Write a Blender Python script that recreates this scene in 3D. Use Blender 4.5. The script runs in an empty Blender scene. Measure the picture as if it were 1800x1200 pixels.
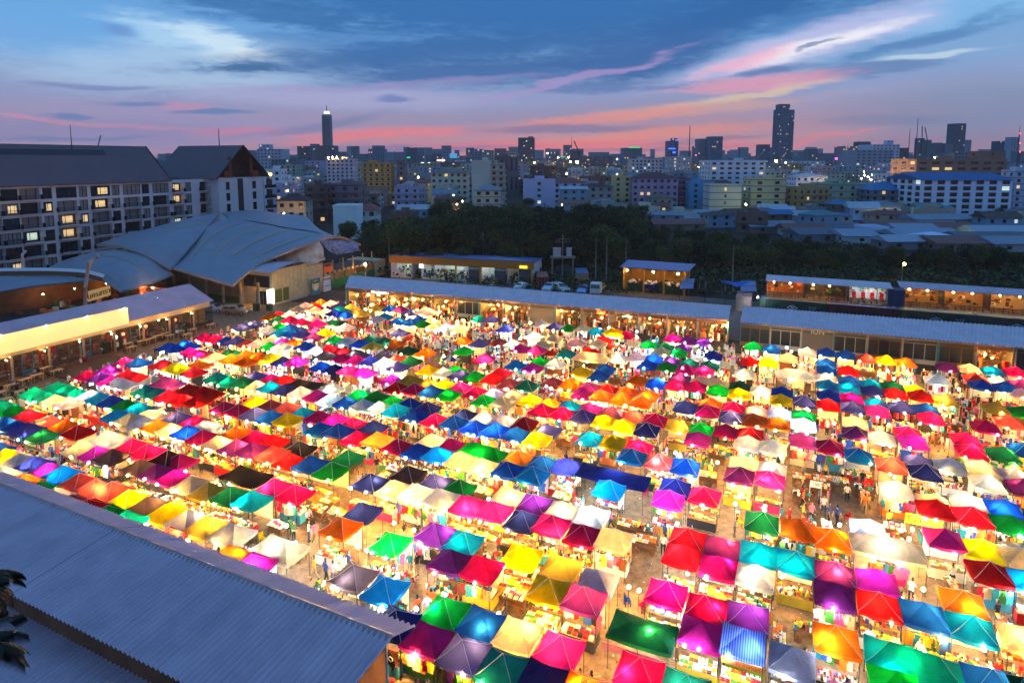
import bpy, math, random
from mathutils import Vector, Matrix
rnd = random.Random(7)
S = bpy.context.scene
COL = S.collection
# ---------------------------------------------------------------- camera
FPX, CX, CY, CAMH = 1120.0, 900.0, 411.0, 27.0
TH = math.atan(131/1120)
cam = bpy.data.cameras.new('camera'); camo = bpy.data.objects.new('camera', cam); COL.objects.link(camo)
cam.sensor_width = 36; cam.lens = 36*FPX/1800; cam.shift_y = -(600-CY)/1800
cam.clip_end = 20000; cam.clip_start = .5
camo.location = (0, 0, CAMH); camo.rotation_euler = (math.pi/2-TH, 0, 0)
S.camera = camo
S.view_settings.view_transform = 'Standard'; S.view_settings.look = 'None'
S.view_settings.exposure = 0.0; S.view_settings.gamma = 1; S.view_settings.use_curve_mapping = False
S.cycles.use_denoising = True
S.cycles.max_bounces = 6; S.cycles.diffuse_bounces = 3; S.cycles.glossy_bounces = 2
S.cycles.transmission_bounces = 4; S.cycles.transparent_max_bounces = 6
S.cycles.sample_clamp_indirect = 6.0; S.cycles.use_light_tree = True
S.cycles.caustics_reflective = False; S.cycles.caustics_refractive = False

def srgb(r, g, b):
    f = lambda c: (c/255/12.92) if c <= 10 else ((c/255+.055)/1.055)**2.4
    return (f(r), f(g), f(b), 1)
def ray(x, y):
    dx = (x-CX)/FPX; dy = -(y-CY)/FPX
    return (dx, math.cos(TH)+dy*math.sin(TH), -math.sin(TH)+dy*math.cos(TH))
def P(x, y, z=0.0):
    d = ray(x, y); t = (z-CAMH)/d[2]
    return Vector((d[0]*t, d[1]*t, z))
def PD(x, y, Y):                       # point on the sight line at distance Y
    d = ray(x, y); t = Y/d[1]
    return Vector((d[0]*t, Y, CAMH+d[2]*t))
AN = math.atan(500/1120*math.cos(TH)); CA, SA = math.cos(AN), math.sin(AN)
EU = Vector((CA, -SA, 0)); EV = Vector((SA, CA, 0))      # market axes: along a row / away from us
def UV(u, v, z=0.0): return Vector((u*CA+v*SA, -u*SA+v*CA, z))
def toUV(p): return p[0]*CA-p[1]*SA, p[0]*SA+p[1]*CA
ROT = -AN

# ---------------------------------------------------------------- sky
w = bpy.data.worlds.new('World'); S.world = w; w.use_nodes = True
nt = w.node_tree; nt.nodes.clear()
def N(t, **k):
    n = nt.nodes.new(t)
    for a, b in k.items(): setattr(n, a, b)
    return n
L = nt.links.new
def M_(op, a, b=None, c=None):
    n = N('ShaderNodeMath', operation=op)
    for i, q in enumerate((a, b, c)):
        if q is None: continue
        if isinstance(q, (int, float)): n.inputs[i].default_value = q
        else: L(q, n.inputs[i])
    return n.outputs[0]
tc = N('ShaderNodeTexCoord'); sx = N('ShaderNodeSeparateXYZ'); L(tc.outputs['Generated'], sx.inputs[0])
az = M_('MULTIPLY', M_('ARCTAN2', sx.outputs[0], sx.outputs[1]), 57.29578)
el = M_('MULTIPLY', M_('ARCSINE', sx.outputs[2]), 57.29578)
cxy = N('ShaderNodeCombineXYZ'); L(az, cxy.inputs[0]); L(el, cxy.inputs[1])
def noise(scale, sxy, detail=4, rough=.6, dist=0, off=(0, 0, 0)):
    mp = N('ShaderNodeMapping'); L(cxy.outputs[0], mp.inputs[0]); mp.inputs['Scale'].default_value = (sxy[0], sxy[1], 1)
    mp.inputs['Location'].default_value = off
    n = N('ShaderNodeTexNoise'); n.inputs['Scale'].default_value = scale; n.inputs['Detail'].default_value = detail
    n.inputs['Roughness'].default_value = rough; n.inputs['Distortion'].default_value = dist
    L(mp.outputs[0], n.inputs['Vector']); return n
wn = noise(1, (.10, .42), 4, .6, 0, (3, 5, 0))
sub = N('ShaderNodeVectorMath', operation='SUBTRACT'); L(wn.outputs['Color'], sub.inputs[0]); sub.inputs[1].default_value = (.5, .5, .5)
mul = N('ShaderNodeVectorMath', operation='MULTIPLY'); L(sub.outputs[0], mul.inputs[0]); mul.inputs[1].default_value = (7, 1.7, 0)
add = N('ShaderNodeVectorMath', operation='ADD'); L(cxy.outputs[0], add.inputs[0]); L(mul.outputs[0], add.inputs[1])
WC = add.outputs[0]
n1 = noise(1, (.22, 1.5), 6, .66, .6); n2 = noise(1, (.7, 2.6), 6, .7, 1.2, (9, 2, 0))
nz = M_('SUBTRACT', M_('ADD', M_('MULTIPLY', n1.outputs[0], 1.3), M_('MULTIPLY', n2.outputs[0], .9)), 1.1)
def azel(x, y):
    d = Vector(ray(x, y)).normalized()
    return math.degrees(math.atan2(d[0], d[1])), math.degrees(math.asin(d[2]))
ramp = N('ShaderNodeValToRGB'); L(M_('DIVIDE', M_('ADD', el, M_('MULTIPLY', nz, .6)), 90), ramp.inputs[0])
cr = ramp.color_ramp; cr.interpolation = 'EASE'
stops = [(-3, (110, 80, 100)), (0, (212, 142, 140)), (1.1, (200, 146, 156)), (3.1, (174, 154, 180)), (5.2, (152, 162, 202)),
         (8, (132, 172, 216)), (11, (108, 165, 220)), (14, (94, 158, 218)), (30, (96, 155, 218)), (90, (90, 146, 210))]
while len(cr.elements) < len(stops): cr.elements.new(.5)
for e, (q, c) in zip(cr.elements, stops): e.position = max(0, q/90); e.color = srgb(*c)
col = ramp.outputs[0]
FEAT = [(1230, 228, 420, 42, 2, (222, 150, 136), .55, .4), (760, 240, 300, 22, 0, (214, 134, 138), .5, .5), (1130, 55, 620, 60, 3, (58, 112, 172), .7, 1.1), (640, 70, 260, 34, 4, (64, 118, 176), .65, 1.2),(250, 225, 420, 50, 0, (160, 146, 186), .7, .4), (1650, 255, 260, 26, 0, (140, 118, 144), .65, .4), # x, y, rx, ry, tilt(deg, up to the right), colour, strength, raggedness
 (150, 60, 300, 70, 0, (96, 160, 218), .7, .3), (330, 120, 330, 50, 3, (168, 196, 222), .8, .6), (620, 175, 300, 22, 0, (176, 168, 204), .6, .6), (1500, 175, 260, 22, 4, (168, 160, 190), .6, .5), (1700, 190, 260, 60, 0, (118, 136, 165), .8, .3),
 (1250, 205, 420, 40, 0, (150, 130, 155), .5, .4), (1700, 15, 240, 40, 6, (125, 178, 222), .8, .5),
 (900, 15, 560, 62, 0, (48, 108, 172), .95, .8), (500, 26, 190, 22, -4, (56, 112, 172), .8, 1.2), (1300, 22, 260, 34, 10, (46, 100, 164), .92, .6),
 (330, 66, 130, 34, -10, (176, 210, 232), .75, 1.0), (395, 88, 95, 26, -22, (200, 222, 234), .85, .9), (455, 99, 60, 10, -6, (214, 226, 232), .8, .8),
 (760, 92, 420, 26, 6, (52, 104, 166), .85, .7), (850, 126, 330, 30, 2, (60, 104, 164), .9, .7), (440, 117, 70, 9, 2, (66, 110, 160), .95, .9),
 (1130, 100, 180, 44, 4, (58, 102, 164), .9, .8), (1120, 152, 210, 13, 0, (82, 108, 160), .9, .9), (1020, 136, 190, 9, 14, (165, 140, 190), .8, .8),
 (700, 150, 300, 8, 4, (150, 138, 185), .6, .8),
 (1420, 80, 290, 34, 13, (186, 186, 222), .9, .6), (1440, 82, 170, 15, 14, (238, 232, 240), .95, .5), (1310, 112, 100, 13, 12, (236, 170, 190), .8, .7),
 (1640, 58, 170, 9, 14, (82, 130, 180), .85, 1.1), (1610, 76, 190, 13, 12, (76, 120, 172), .9, 1.0), (1440, 82, 40, 6, 24, (96, 120, 165), .9, .9),
 (1350, 126, 75, 8, 5, (84, 108, 160), .95, .9), (1520, 124, 150, 15, 2, (88, 118, 166), .9, 1.0), (1640, 98, 110, 5, 2, (196, 214, 222), .8, .6),
 (1330, 148, 170, 15, 4, (230, 148, 162), .8, .8), (1290, 174, 190, 9, 9, (222, 192, 156), .85, .6), (1200, 196, 240, 12, 4, (206, 158, 142), .8, .6),
 (690, 233, 170, 11, 4, (243, 124, 118), .9, .7), (600, 246, 90, 8, 10, (243, 120, 116), .8, .7), (180, 218, 230, 4, -4, (236, 140, 150), .85, .6),
 (430, 236, 110, 9, 3, (216, 120, 142), .8, .9), (330, 190, 60, 8, 0, (196, 134, 160), .7, .8), (1050, 212, 190, 10, 4, (232, 140, 120), .85, .7),
 (1140, 238, 230, 12, 4, (248, 138, 110), .9, .8), (960, 258, 330, 12, 1, (243, 112, 108), .9, .7), (990, 228, 160, 8, 0, (134, 110, 142), .9, .7),
 (700, 262, 230, 11, 2, (122, 112, 150), .9, .6), (560, 222, 140, 10, 12, (122, 120, 160), .8, .7), (850, 252, 130, 4, 2, (246, 118, 116), .8, .7),
 (1480, 234, 75, 3.5, 5, (236, 122, 126), .7, .8), (1440, 250, 45, 5, 20, (236, 120, 124), .6, .9), (1300, 258, 110, 5, 4, (244, 104, 108), .8, .7),
 (1600, 272, 120, 6, 0, (238, 108, 108), .75, .6), (1260, 246, 120, 5, 4, (150, 108, 134), .8, .6), (1140, 262, 170, 5, 1, (150, 104, 130), .75, .6),
(150, 240, 330, 34, 0, (140, 128, 168), .7, .5), (60, 258, 200, 9, 0, (196, 148, 160), .6, .6),
 (245, 184, 55, 6, 3, (98, 122, 168), .9, .9), (120, 203, 50, 5, 0, (98, 120, 168), .9, .7), (385, 200, 75, 6, 2, (88, 118, 166), .9, .8),
 (170, 153, 120, 6, 2, (112, 122, 172), .85, .8), (685, 175, 45, 7, 0, (96, 116, 170), .9, .6), (200, 50, 45, 12, 0, (98, 128, 184), .7, .9),
 (130, 242, 140, 5, 2, (108, 120, 164), .8, .7), (60, 264, 140, 7, 0, (206, 150, 158), .6, .6), (1560, 210, 130, 12, 0, (120, 118, 152), .5, .6),
]
for (x, y, rx, ry, tilt, c, st, rg) in FEAT:
    a, e = azel(x, y); a2, _ = azel(x+10, y); _, e2 = azel(x, y-10)
    mp = N('ShaderNodeMapping', vector_type='TEXTURE'); L(WC, mp.inputs[0])
    mp.inputs['Location'].default_value = (a, e, 0); mp.inputs['Rotation'].default_value = (0, 0, math.radians(tilt))
    mp.inputs['Scale'].default_value = ((a2-a)/10*rx, (e2-e)/10*ry, 1)
    ln = N('ShaderNodeVectorMath', operation='LENGTH'); L(mp.outputs[0], ln.inputs[0])
    dk = sum(c) < 350; c = c if dk else tuple(min(255, q*1.05+7) for q in c); st = st if dk else st*.88; ry = ry*(1.22 if dk else 1)
    d = M_('ADD', ln.outputs['Value'], M_('MULTIPLY', nz, rg))
    mr = N('ShaderNodeMapRange', interpolation_type='SMOOTHSTEP'); L(d, mr.inputs[0])
    mr.inputs[1].default_value = 1.26; mr.inputs[2].default_value = .38; mr.inputs[3].default_value = 0; mr.inputs[4].default_value = st
    mx = N('ShaderNodeMix', data_type='RGBA'); L(mr.outputs[0], mx.inputs[0]); L(col, mx.inputs[6]); mx.inputs[7].default_value = srgb(*c)
    col = mx.outputs[2]
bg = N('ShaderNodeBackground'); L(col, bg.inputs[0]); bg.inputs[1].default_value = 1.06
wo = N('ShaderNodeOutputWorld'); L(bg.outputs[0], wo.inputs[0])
w.cycles.sampling_method = 'MANUAL'; w.cycles.sample_map_resolution = 512
# last glow of the set sun: very weak, wide, low in the west (ahead of the camera)
sun = bpy.data.lights.new('sun', 'SUN'); sun.energy = .06; sun.angle = math.radians(30); sun.color = (1, .55, .5)
suno = bpy.data.objects.new('sun', sun); COL.objects.link(suno)
suno.rotation_euler = (math.radians(80), 0, math.radians(172)); suno.location = (0, 0, 60)

# ---------------------------------------------------------------- materials
MATS = {}
def mat(name, c, rough=.7, metal=0, emit=None, es=0, transl=0, noise_s=0, noise_a=.25, bump=0, bump_s=30, spec=.4, kind=None):
    if name in MATS: return MATS[name]
    m = bpy.data.materials.new(name); m.use_nodes = True; t = m.node_tree; b = t.nodes['Principled BSDF']
    c = c if len(c) == 4 else (*c, 1)
    b.inputs['Base Color'].default_value = c; b.inputs['Roughness'].default_value = rough; b.inputs['Metallic'].default_value = metal
    b.inputs['Specular IOR Level'].default_value = spec
    def lk(a, q): t.links.new(a, q)
    csock = None
    if noise_s:
        o = t.nodes.new('ShaderNodeTexCoord'); n = t.nodes.new('ShaderNodeTexNoise'); n.inputs['Scale'].default_value = noise_s
        n.inputs['Detail'].default_value = 6; n.inputs['Roughness'].default_value = .65
        g = t.nodes.new('ShaderNodeNewGeometry'); lk(g.outputs['Position'], n.inputs['Vector'])
        r = t.nodes.new('ShaderNodeMapRange'); lk(n.outputs[0], r.inputs[0]); r.inputs[1].default_value = .3; r.inputs[2].default_value = .7
        r.inputs[3].default_value = 1-noise_a; r.inputs[4].default_value = 1+noise_a*.6
        v = t.nodes.new('ShaderNodeVectorMath'); v.operation = 'SCALE'; v.inputs[0].default_value = c[:3]; lk(r.outputs[0], v.inputs['Scale'])
        lk(v.outputs[0], b.inputs['Base Color']); csock = v.outputs[0]
    if bump:
        n = t.nodes.new('ShaderNodeTexNoise'); n.inputs['Scale'].default_value = bump_s; n.inputs['Detail'].default_value = 4
        g = t.nodes.new('ShaderNodeNewGeometry'); lk(g.outputs['Position'], n.inputs['Vector'])
        bp = t.nodes.new('ShaderNodeBump'); bp.inputs['Strength'].default_value = bump; bp.inputs['Distance'].default_value = .05
        lk(n.outputs[0], bp.inputs['Height']); lk(bp.outputs[0], b.inputs['Normal'])
    if emit:
        b.inputs['Emission Color'].default_value = emit if len(emit) == 4 else (*emit, 1); b.inputs['Emission Strength'].default_value = es
    if transl:
        tr = t.nodes.new('ShaderNodeBsdfTranslucent'); tr.inputs[0].default_value = c
        if csock: lk(csock, tr.inputs[0])
        mx = t.nodes.new('ShaderNodeMixShader'); mx.inputs[0].default_value = transl
        lk(b.outputs[0], mx.inputs[1]); lk(tr.outputs[0], mx.inputs[2]); lk(mx.outputs[0], t.nodes['Material Output'].inputs[0])
    MATS[name] = m; return m
def cm(name, r, g, b, **k): return mat(name, srgb(r, g, b), **k)
CODE = dict(R=('red', 214, 14, 24), P=('pink', 216, 8, 92), M=('magenta', 214, 30, 148), V=('purple', 128, 38, 128), U=('violet-blue', 62, 66, 156),
  B=('blue', 12, 72, 186), N=('navy', 24, 36, 116), A=('azure', 0, 124, 204), T=('teal', 0, 142, 142), G=('green', 0, 148, 44), E=('dark-green', 12, 92, 66),
  Y=('yellow', 250, 208, 0), K=('mustard', 190, 164, 58), O=('orange', 248, 104, 8), W=('white', 228, 228, 226), C=('cream', 232, 204, 164),
  L=('lavender', 186, 186, 212), S=('salmon', 214, 78, 76), D=('charcoal', 78, 62, 66), H=('black', 26, 26, 32), J=('blush', 232, 178, 188), X=('striped', 60, 90, 190))
CM = {}
for k, (n, r, g, b) in CODE.items():
    CM[k] = cm('canopy_'+n.replace('-', '_'), r, g, b, rough=.8, transl=.66, noise_s=1.1, noise_a=.34, spec=.12, bump=.35, bump_s=3.2)
def stripes(m):
    t = m.node_tree; n = t.nodes.new('ShaderNodeTexWave'); n.inputs['Scale'].default_value = 2.6
    o = t.nodes.new('ShaderNodeTexCoord'); t.links.new(o.outputs['Object'], n.inputs[0])
    r = t.nodes.new('ShaderNodeValToRGB'); r.color_ramp.interpolation = 'CONSTANT'; r.color_ramp.elements[0].color = srgb(22, 48, 170)
    r.color_ramp.elements[1].position = .62; r.color_ramp.elements[1].color = srgb(190, 200, 225); t.links.new(n.outputs[0], r.inputs[0])
    t.links.new(r.outputs[0], t.nodes['Principled BSDF'].inputs['Base Color'])
stripes(CM['X'])
steel = cm('dark_steel', 60, 60, 66, rough=.45, metal=.6)
galv = cm('galvanised_steel', 150, 150, 155, rough=.5, metal=.5)
WARM = mat('warm_bulb', (1, .8, .5), emit=(1, .55, .13), es=1850)
COOL = mat('cool_bulb', (1, 1, 1), emit=(.86, .95, 1), es=1050)
SODIUM = mat('sodium_lamp', (1, .7, .4), emit=(1, .45, .1), es=900)
GREENL = mat('yellow_green_lamp', (1, 1, .4), emit=(.75, 1, .15), es=500)
LAMPG = mat('lamp_glow', (1, .8, .4), emit=(1, .5, .12), es=9)
NEONW = mat('white_lightbox', (1, 1, 1), emit=(.85, 1, .98), es=1.6)
WINW = mat('lit_window_warm', (1, .8, .5), emit=(1, .62, .2), es=.75)
WINC = mat('lit_window_cool', (.9, 1, .8), emit=(.85, 1, .75), es=.6)
REDL = mat('red_beacon', (1, .1, .1), emit=(1, .06, .1), es=6)
BLUEL = mat('blue_neon', (.1, .2, 1), emit=(.05, .15, 1), es=2.2)
GREENN = mat('green_neon', (.03, .2, .1), emit=(.05, .9, .3), es=.9)
PINKN = mat('pink_neon', (1, .2, .9), emit=(1, .15, .9), es=2)
glass = cm('dark_glass', 34, 44, 54, rough=.12, spec=.8)
concrete = cm('concrete', 128, 122, 114, rough=.85, noise_s=1.6, noise_a=.3)
PAL = [cm('goods_'+n, *c, rough=.6) for n, c in dict(white=(235, 232, 225), cream=(240, 222, 180), yellow=(250, 205, 40), orange=(245, 130, 25), red=(200, 25, 28),
   green=(70, 140, 40), brown=(120, 70, 35), pink=(235, 90, 140), blue=(40, 90, 190), black=(28, 26, 28), teal=(30, 150, 160), skin=(225, 175, 120)).items()]

# ---------------------------------------------------------------- mesh helpers
class MB:
    def __init__(s): s.v = []; s.f = []; s.m = []; s.sm = []
    def q(s, pts, m=0, smooth=False):
        i = len(s.v); s.v += [tuple(p) for p in pts]; s.f.append(tuple(range(i, i+len(pts)))); s.m.append(m); s.sm.append(smooth)
    def box(s, c, d, m=0, rz=0, ax=None):
        cx, cy, cz = c; x, y, z = d[0]/2, d[1]/2, d[2]/2; i = len(s.v); co, si = math.cos(rz), math.sin(rz)
        for a in (-x, x):
            for b in (-y, y):
                for e in (-z, z): s.v.append((cx+a*co-b*si, cy+a*si+b*co, cz+e))
        for f in ((0, 1, 3, 2), (4, 6, 7, 5), (0, 4, 5, 1), (2, 3, 7, 6), (0, 2, 6, 4), (1, 5, 7, 3)):
            s.f.append(tuple(i+k for k in f)); s.m.append(m); s.sm.append(False)
    def tube(s, a, b, r, n=6, m=0, r2=None, caps=True):
        a, b = Vector(a), Vector(b); d = (b-a); r2 = r if r2 is None else r2
        if d.length < 1e-6: return
        d.normalize(); up = Vector((0, 0, 1)) if abs(d.z) < .9 else Vector((1, 0, 0)); e1 = d.cross(up).normalized(); e2 = d.cross(e1)
        i = len(s.v)
        for k in range(n):
            t = 2*math.pi*k/n; o = e1*math.cos(t)+e2*math.sin(t); s.v.append(tuple(a+o*r)); s.v.append(tuple(b+o*r2))
        for k in range(n):
            j = (k+1) % n; s.f.append((i+2*k, i+2*j, i+2*j+1, i+2*k+1)); s.m.append(m); s.sm.append(True)
        if caps:
            s.f.append(tuple(i+2*k for k in range(n))); s.m.append(m); s.sm.append(False)
            s.f.append(tuple(i+2*k+1 for k in reversed(range(n)))); s.m.append(m); s.sm.append(False)
    def path(s, pts, r, n=5, m=0):
        for a, b in zip(pts, pts[1:]): s.tube(a, b, r, n, m)
    def ball(s, c, r, m=0, n=8, k=5, sz=1):
        i = len(s.v); c = Vector(c)
        for a in range(k+1):
            ph = math.pi*a/k
            for b in range(n):
                t = 2*math.pi*b/n; s.v.append((c.x+r*math.sin(ph)*math.cos(t), c.y+r*math.sin(ph)*math.sin(t), c.z+r*sz*math.cos(ph)))
        for a in range(k):
            for b in range(n):
                j = (b+1) % n; s.f.append((i+a*n+b, i+(a+1)*n+b, i+(a+1)*n+j, i+a*n+j)); s.m.append(m); s.sm.append(True)
    def grid(s, rows, m=0, smooth=True):
        i = len(s.v); nr, nc = len(rows), len(rows[0])
        for r in rows: s.v += [tuple(p) for p in r]
        for a in range(nr-1):
            for b in range(nc-1):
                s.f.append((i+a*nc+b, i+a*nc+b+1, i+(a+1)*nc+b+1, i+(a+1)*nc+b)); s.m.append(m); s.sm.append(smooth)
    def add(s, o, mtx, mo=0):
        i = len(s.v); s.v += [tuple(mtx @ Vector(p)) for p in o.v]
        s.f += [tuple(i+k for k in f) for f in o.f]; s.m += [a+mo for a in o.m]; s.sm += o.sm
    def mesh(s, name, mats):
        me = bpy.data.meshes.new(name); me.from_pydata(s.v, [], s.f)
        for m in (mats if isinstance(mats, (list, tuple)) else [mats]): me.materials.append(m)
        me.polygons.foreach_set('material_index', s.m); me.polygons.foreach_set('use_smooth', s.sm); me.update(); return me
def link(name, data, parent=None, loc=(0, 0, 0), rz=0, mats=None):
    o = bpy.data.objects.new(name, data); COL.objects.link(o); o.location = loc; o.rotation_euler = (0, 0, rz)
    if parent is not None: o.parent = parent
    if mats:
        for i, m in enumerate(mats): o.material_slots[i].link = 'OBJECT'; o.material_slots[i].material = m
    return o
def tag(o, label=None, cat=None, group=None, kind=None):
    if label: o['label'] = label
    if cat: o['category'] = cat
    if group: o['group'] = group
    if kind: o['kind'] = kind
    return o
def thing(name, label, cat, loc=(0, 0, 0), rz=0, group=None): return tag(link(name, None, None, loc, rz), label, cat, group)
def struct(name, me, loc=(0, 0, 0), rz=0): return tag(link(name, me, None, loc, rz), kind='structure')
def part(name, mb, mats, parent, loc=(0, 0, 0), rz=0, kind=None):
    o = link(name, mb.mesh(name, mats), parent, loc, rz)
    if kind: o['kind'] = kind
    return o
def evaluate(o):          # done while the scene is still empty, so it stays quick
    COL.objects.link(o); return bpy.data.meshes.new_from_object(o.evaluated_get(bpy.context.evaluated_depsgraph_get()))
TM = {}
def prep_text(body, align='CENTER'):
    cu = bpy.data.curves.new('t', 'FONT'); cu.body = body; cu.size = 1; cu.extrude = .04; cu.align_x = align; cu.align_y = 'CENTER'; cu.resolution_u = 2
    o = bpy.data.objects.new('t', cu); me = evaluate(o); mb = MB()
    mb.v = [tuple(v.co) for v in me.vertices]; mb.f = [tuple(p.vertices) for p in me.polygons]; mb.m = [0]*len(mb.f); mb.sm = [False]*len(mb.f)
    bpy.data.objects.remove(o); bpy.data.curves.remove(cu); bpy.data.meshes.remove(me); TM[body] = mb
for b_ in ['นครสารา', 'BAR & GRILL', 'LAMP & ANTIQUE', 'OLD MARKET', 'ION', '22', 'SERVICE', 'TOBACCO', '40 1 4 2 0', 'MAX GROSS', 'RATCHADA', '089-456 34', 'S 20', '3 ชิ้น50', 'คุณกฤต', 'ชานมไข่มุก', 'ขนมจีบ ซาลาเปา', 'HAPPY', '100', '180', 'เสื้อผ้าแฟชั่น', 'GUSTO', 'JUICE', 'BAR']: prep_text(b_)
def text_part(body, size, m, parent, origin, right, up, depth=.02, name='lettering'):
    r = Vector(right).normalized(); u = Vector(up).normalized(); n = r.cross(u); r, u, n = r*size, u*size, n*size
    M = Matrix(((r.x, u.x, n.x, origin[0]), (r.y, u.y, n.y, origin[1]), (r.z, u.z, n.z, origin[2]), (0, 0, 0, 1)))
    b = MB(); b.add(TM[body], M); return part(name, b, m, parent)

def corr_sheets(parent, A, B, C, D, m, sheet=1.05, rib=.2, amp=.035, nrow=3, sag=0, name='roof_sheet'):
    """corrugated sheets side by side from edge A-D to edge B-C (A,B top edge; D,C bottom edge)"""
    A, B, C, D = map(Vector, (A, B, C, D)); Ln = (B-A).length; ns = max(1, round(Ln/sheet)); n = (B-A).cross(D-A).normalized()
    if n.z < 0: n = -n
    for i in range(ns):
        mb = MB(); k = max(3, int(sheet/rib*4)); rows = []
        dz = .012*(i % 2)
        for r in range(nrow+1):
            t = r/nrow; row = []
            for j in range(k+1):
                s = (i+j/k*1.01)/ns; p = (A.lerp(B, s)).lerp(D.lerp(C, s), t)
                p = p+n*(amp*math.sin(2*math.pi*s*Ln/rib)+dz); p.z -= sag*4*t*(1-t); row.append(p)
            rows.append(row)
        mb.grid(rows); part(name, mb, m, parent)
def facade(mb, panes, O, U, W, xs, zs, opens, depth, nrm):
    """wall with recessed openings. xs, zs breakpoints; opens {(i,j): pane material slot}; U unit along, W up"""
    O, U, W, nrm = map(Vector, (O, U, W, nrm))
    pt = lambda x, z, d=0: O+U*x+W*z-nrm*d
    for i in range(len(xs)-1):
        for j in range(len(zs)-1):
            x0, x1, z0, z1 = xs[i], xs[i+1], zs[j], zs[j+1]
            if (i, j) in opens:
                for a, b in (((x0, z0), (x1, z0)), ((x1, z0), (x1, z1)), ((x1, z1), (x0, z1)), ((x0, z1), (x0, z0))):
                    mb.q([pt(*a), pt(*b), pt(*b, depth), pt(*a, depth)])
                if panes is not None: panes.append((opens[(i, j)], [pt(x0, z0, depth), pt(x1, z0, depth), pt(x1, z1, depth), pt(x0, z1, depth)], (i, j)))
            else: mb.q([pt(x0, z0), pt(x1, z0), pt(x1, z1), pt(x0, z1)])
def figure(seed, pose):
    r = random.Random(seed); V = []; Ed = []; Rr = []
    def add(p, rad, par=None):
        V.append(Vector(p)); Rr.append(rad if isinstance(rad, tuple) else (rad, rad))
        if par is not None: Ed.append((par, len(V)-1))
        return len(V)-1
    st = {'stand': .0, 'walk': .22, 'walk2': -.2, 'sit': 0, 'reach': .04, 'browse': 0}[pose]; sit = pose == 'sit'; hz = .55 if sit else .93
    pel = add((0, 0, hz), (.145, .11)); w1 = add((0, -.01, hz+.18), (.125, .095), pel); ch = add((0, .0 if not pose == 'browse' else -.08, hz+.40), (.165, .105), w1)
    nk = add((0, -.01 if pose != 'browse' else -.13, hz+.54), (.055, .055), ch); hd = add((0, -.02 if pose != 'browse' else -.17, hz+.64), (.075, .085), nk); ht = add((0, -.015 if pose != 'browse' else -.19, hz+.745), (.085, .095), hd); add((0, -.01 if pose != 'browse' else -.18, hz+.80), (.05, .055), ht)
    add((0, -.10 if pose != 'browse' else -.27, hz+.665), (.015, .02), hd)
    for s in (-1, 1):
        hp = add((s*.095, 0, hz-.05), (.09, .09), pel)
        if sit: kn = add((s*.11, -.42, .5), (.062, .062), hp); an_ = add((s*.11, -.42, .1), (.042, .042), kn)
        else: kn = add((s*.1, -st*s*.5-.03, .49), (.062, .062), hp); an_ = add((s*.1, -st*s*(1.0 if st*s > 0 else 1.25)+.02, .09+(0.05 if st*s < 0 else 0)), (.042, .042), kn)
        a = V[an_]; add((a.x, a.y-.14, .035), (.035, .028), an_)
        sh = add((s*.185, V[ch].y, hz+.44), (.06, .055), ch)
        if pose in ('reach', 'browse') or sit: el_ = add((s*.22, V[ch].y-.12, hz+.18), (.042, .042), sh); ha = add((s*.15, V[ch].y-.34, hz+.17+(.1 if pose == 'reach' and s > 0 else 0)), (.03, .028), el_); d = Vector((0, -1, -.1))
        else: el_ = add((s*.245, V[ch].y+st*s*.4, hz+.15), (.042, .042), sh); ha = add((s*.25, V[ch].y+st*s*.9-.05, hz-.1), (.03, .028), el_); d = Vector((0, -.15, -1))
        pm_ = add(V[ha]+d*.06, (.034, .018), ha)
        for q in range(4): f1 = add(V[pm_]+d*(.045)+Vector((0, (q-1.5)*.018, 0) if abs(d.z) > .5 else ((q-1.5)*.018, 0, 0)), (.009, .009), pm_); add(V[f1]+d*(.035-.004*abs(q-1.2))+Vector((0, -.01, -.01)), (.008, .008), f1)
        add(V[ha]+d*.03+Vector((-s*.01, -.035, 0)) if abs(d.z) > .5 else V[ha]+d*.03+Vector((-s*.04, 0, 0)), (.009, .009), ha)
    me = bpy.data.meshes.new('p'); me.from_pydata(V, Ed, []); o = bpy.data.objects.new('p', me)
    m = o.modifiers.new('s', 'SKIN')
    for i, q in enumerate(me.skin_vertices[0].data): q.radius = Rr[i]; q.use_root = i == 0
    m.use_smooth_shade = True; sd = o.modifiers.new('d', 'SUBSURF'); sd.levels = 1
    out = evaluate(o); bpy.data.objects.remove(o)
    for k in ('shirt', 'trousers', 'skin', 'hair'): out.materials.append(PAL[11])
    hy = V[ht].y
    for f in out.polygons:
        c = f.center; k = 0
        if c.z > hz+.56: k = 3 if (c.y > hy-.03 or c.z > hz+.765) else 2
        elif c.z > hz+.5 and abs(c.x) < .08: k = 2
        elif c.z < hz+.03 and abs(c.x) < .21: k = 1 if c.z > .16 else 3
        elif abs(c.x) > .215 and c.z < hz+.22 or c.y < V[ch].y-.16 and c.z < hz+.3: k = 2
        if sit and c.z <= hz-.03: k = 1
        f.material_index = k; f.use_smooth = True
    out.name = 'person'; return out
FIG = [figure(i, p) for i, p in enumerate(('stand', 'walk', 'walk2', 'browse', 'reach', 'stand', 'walk', 'sit'))]

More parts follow.
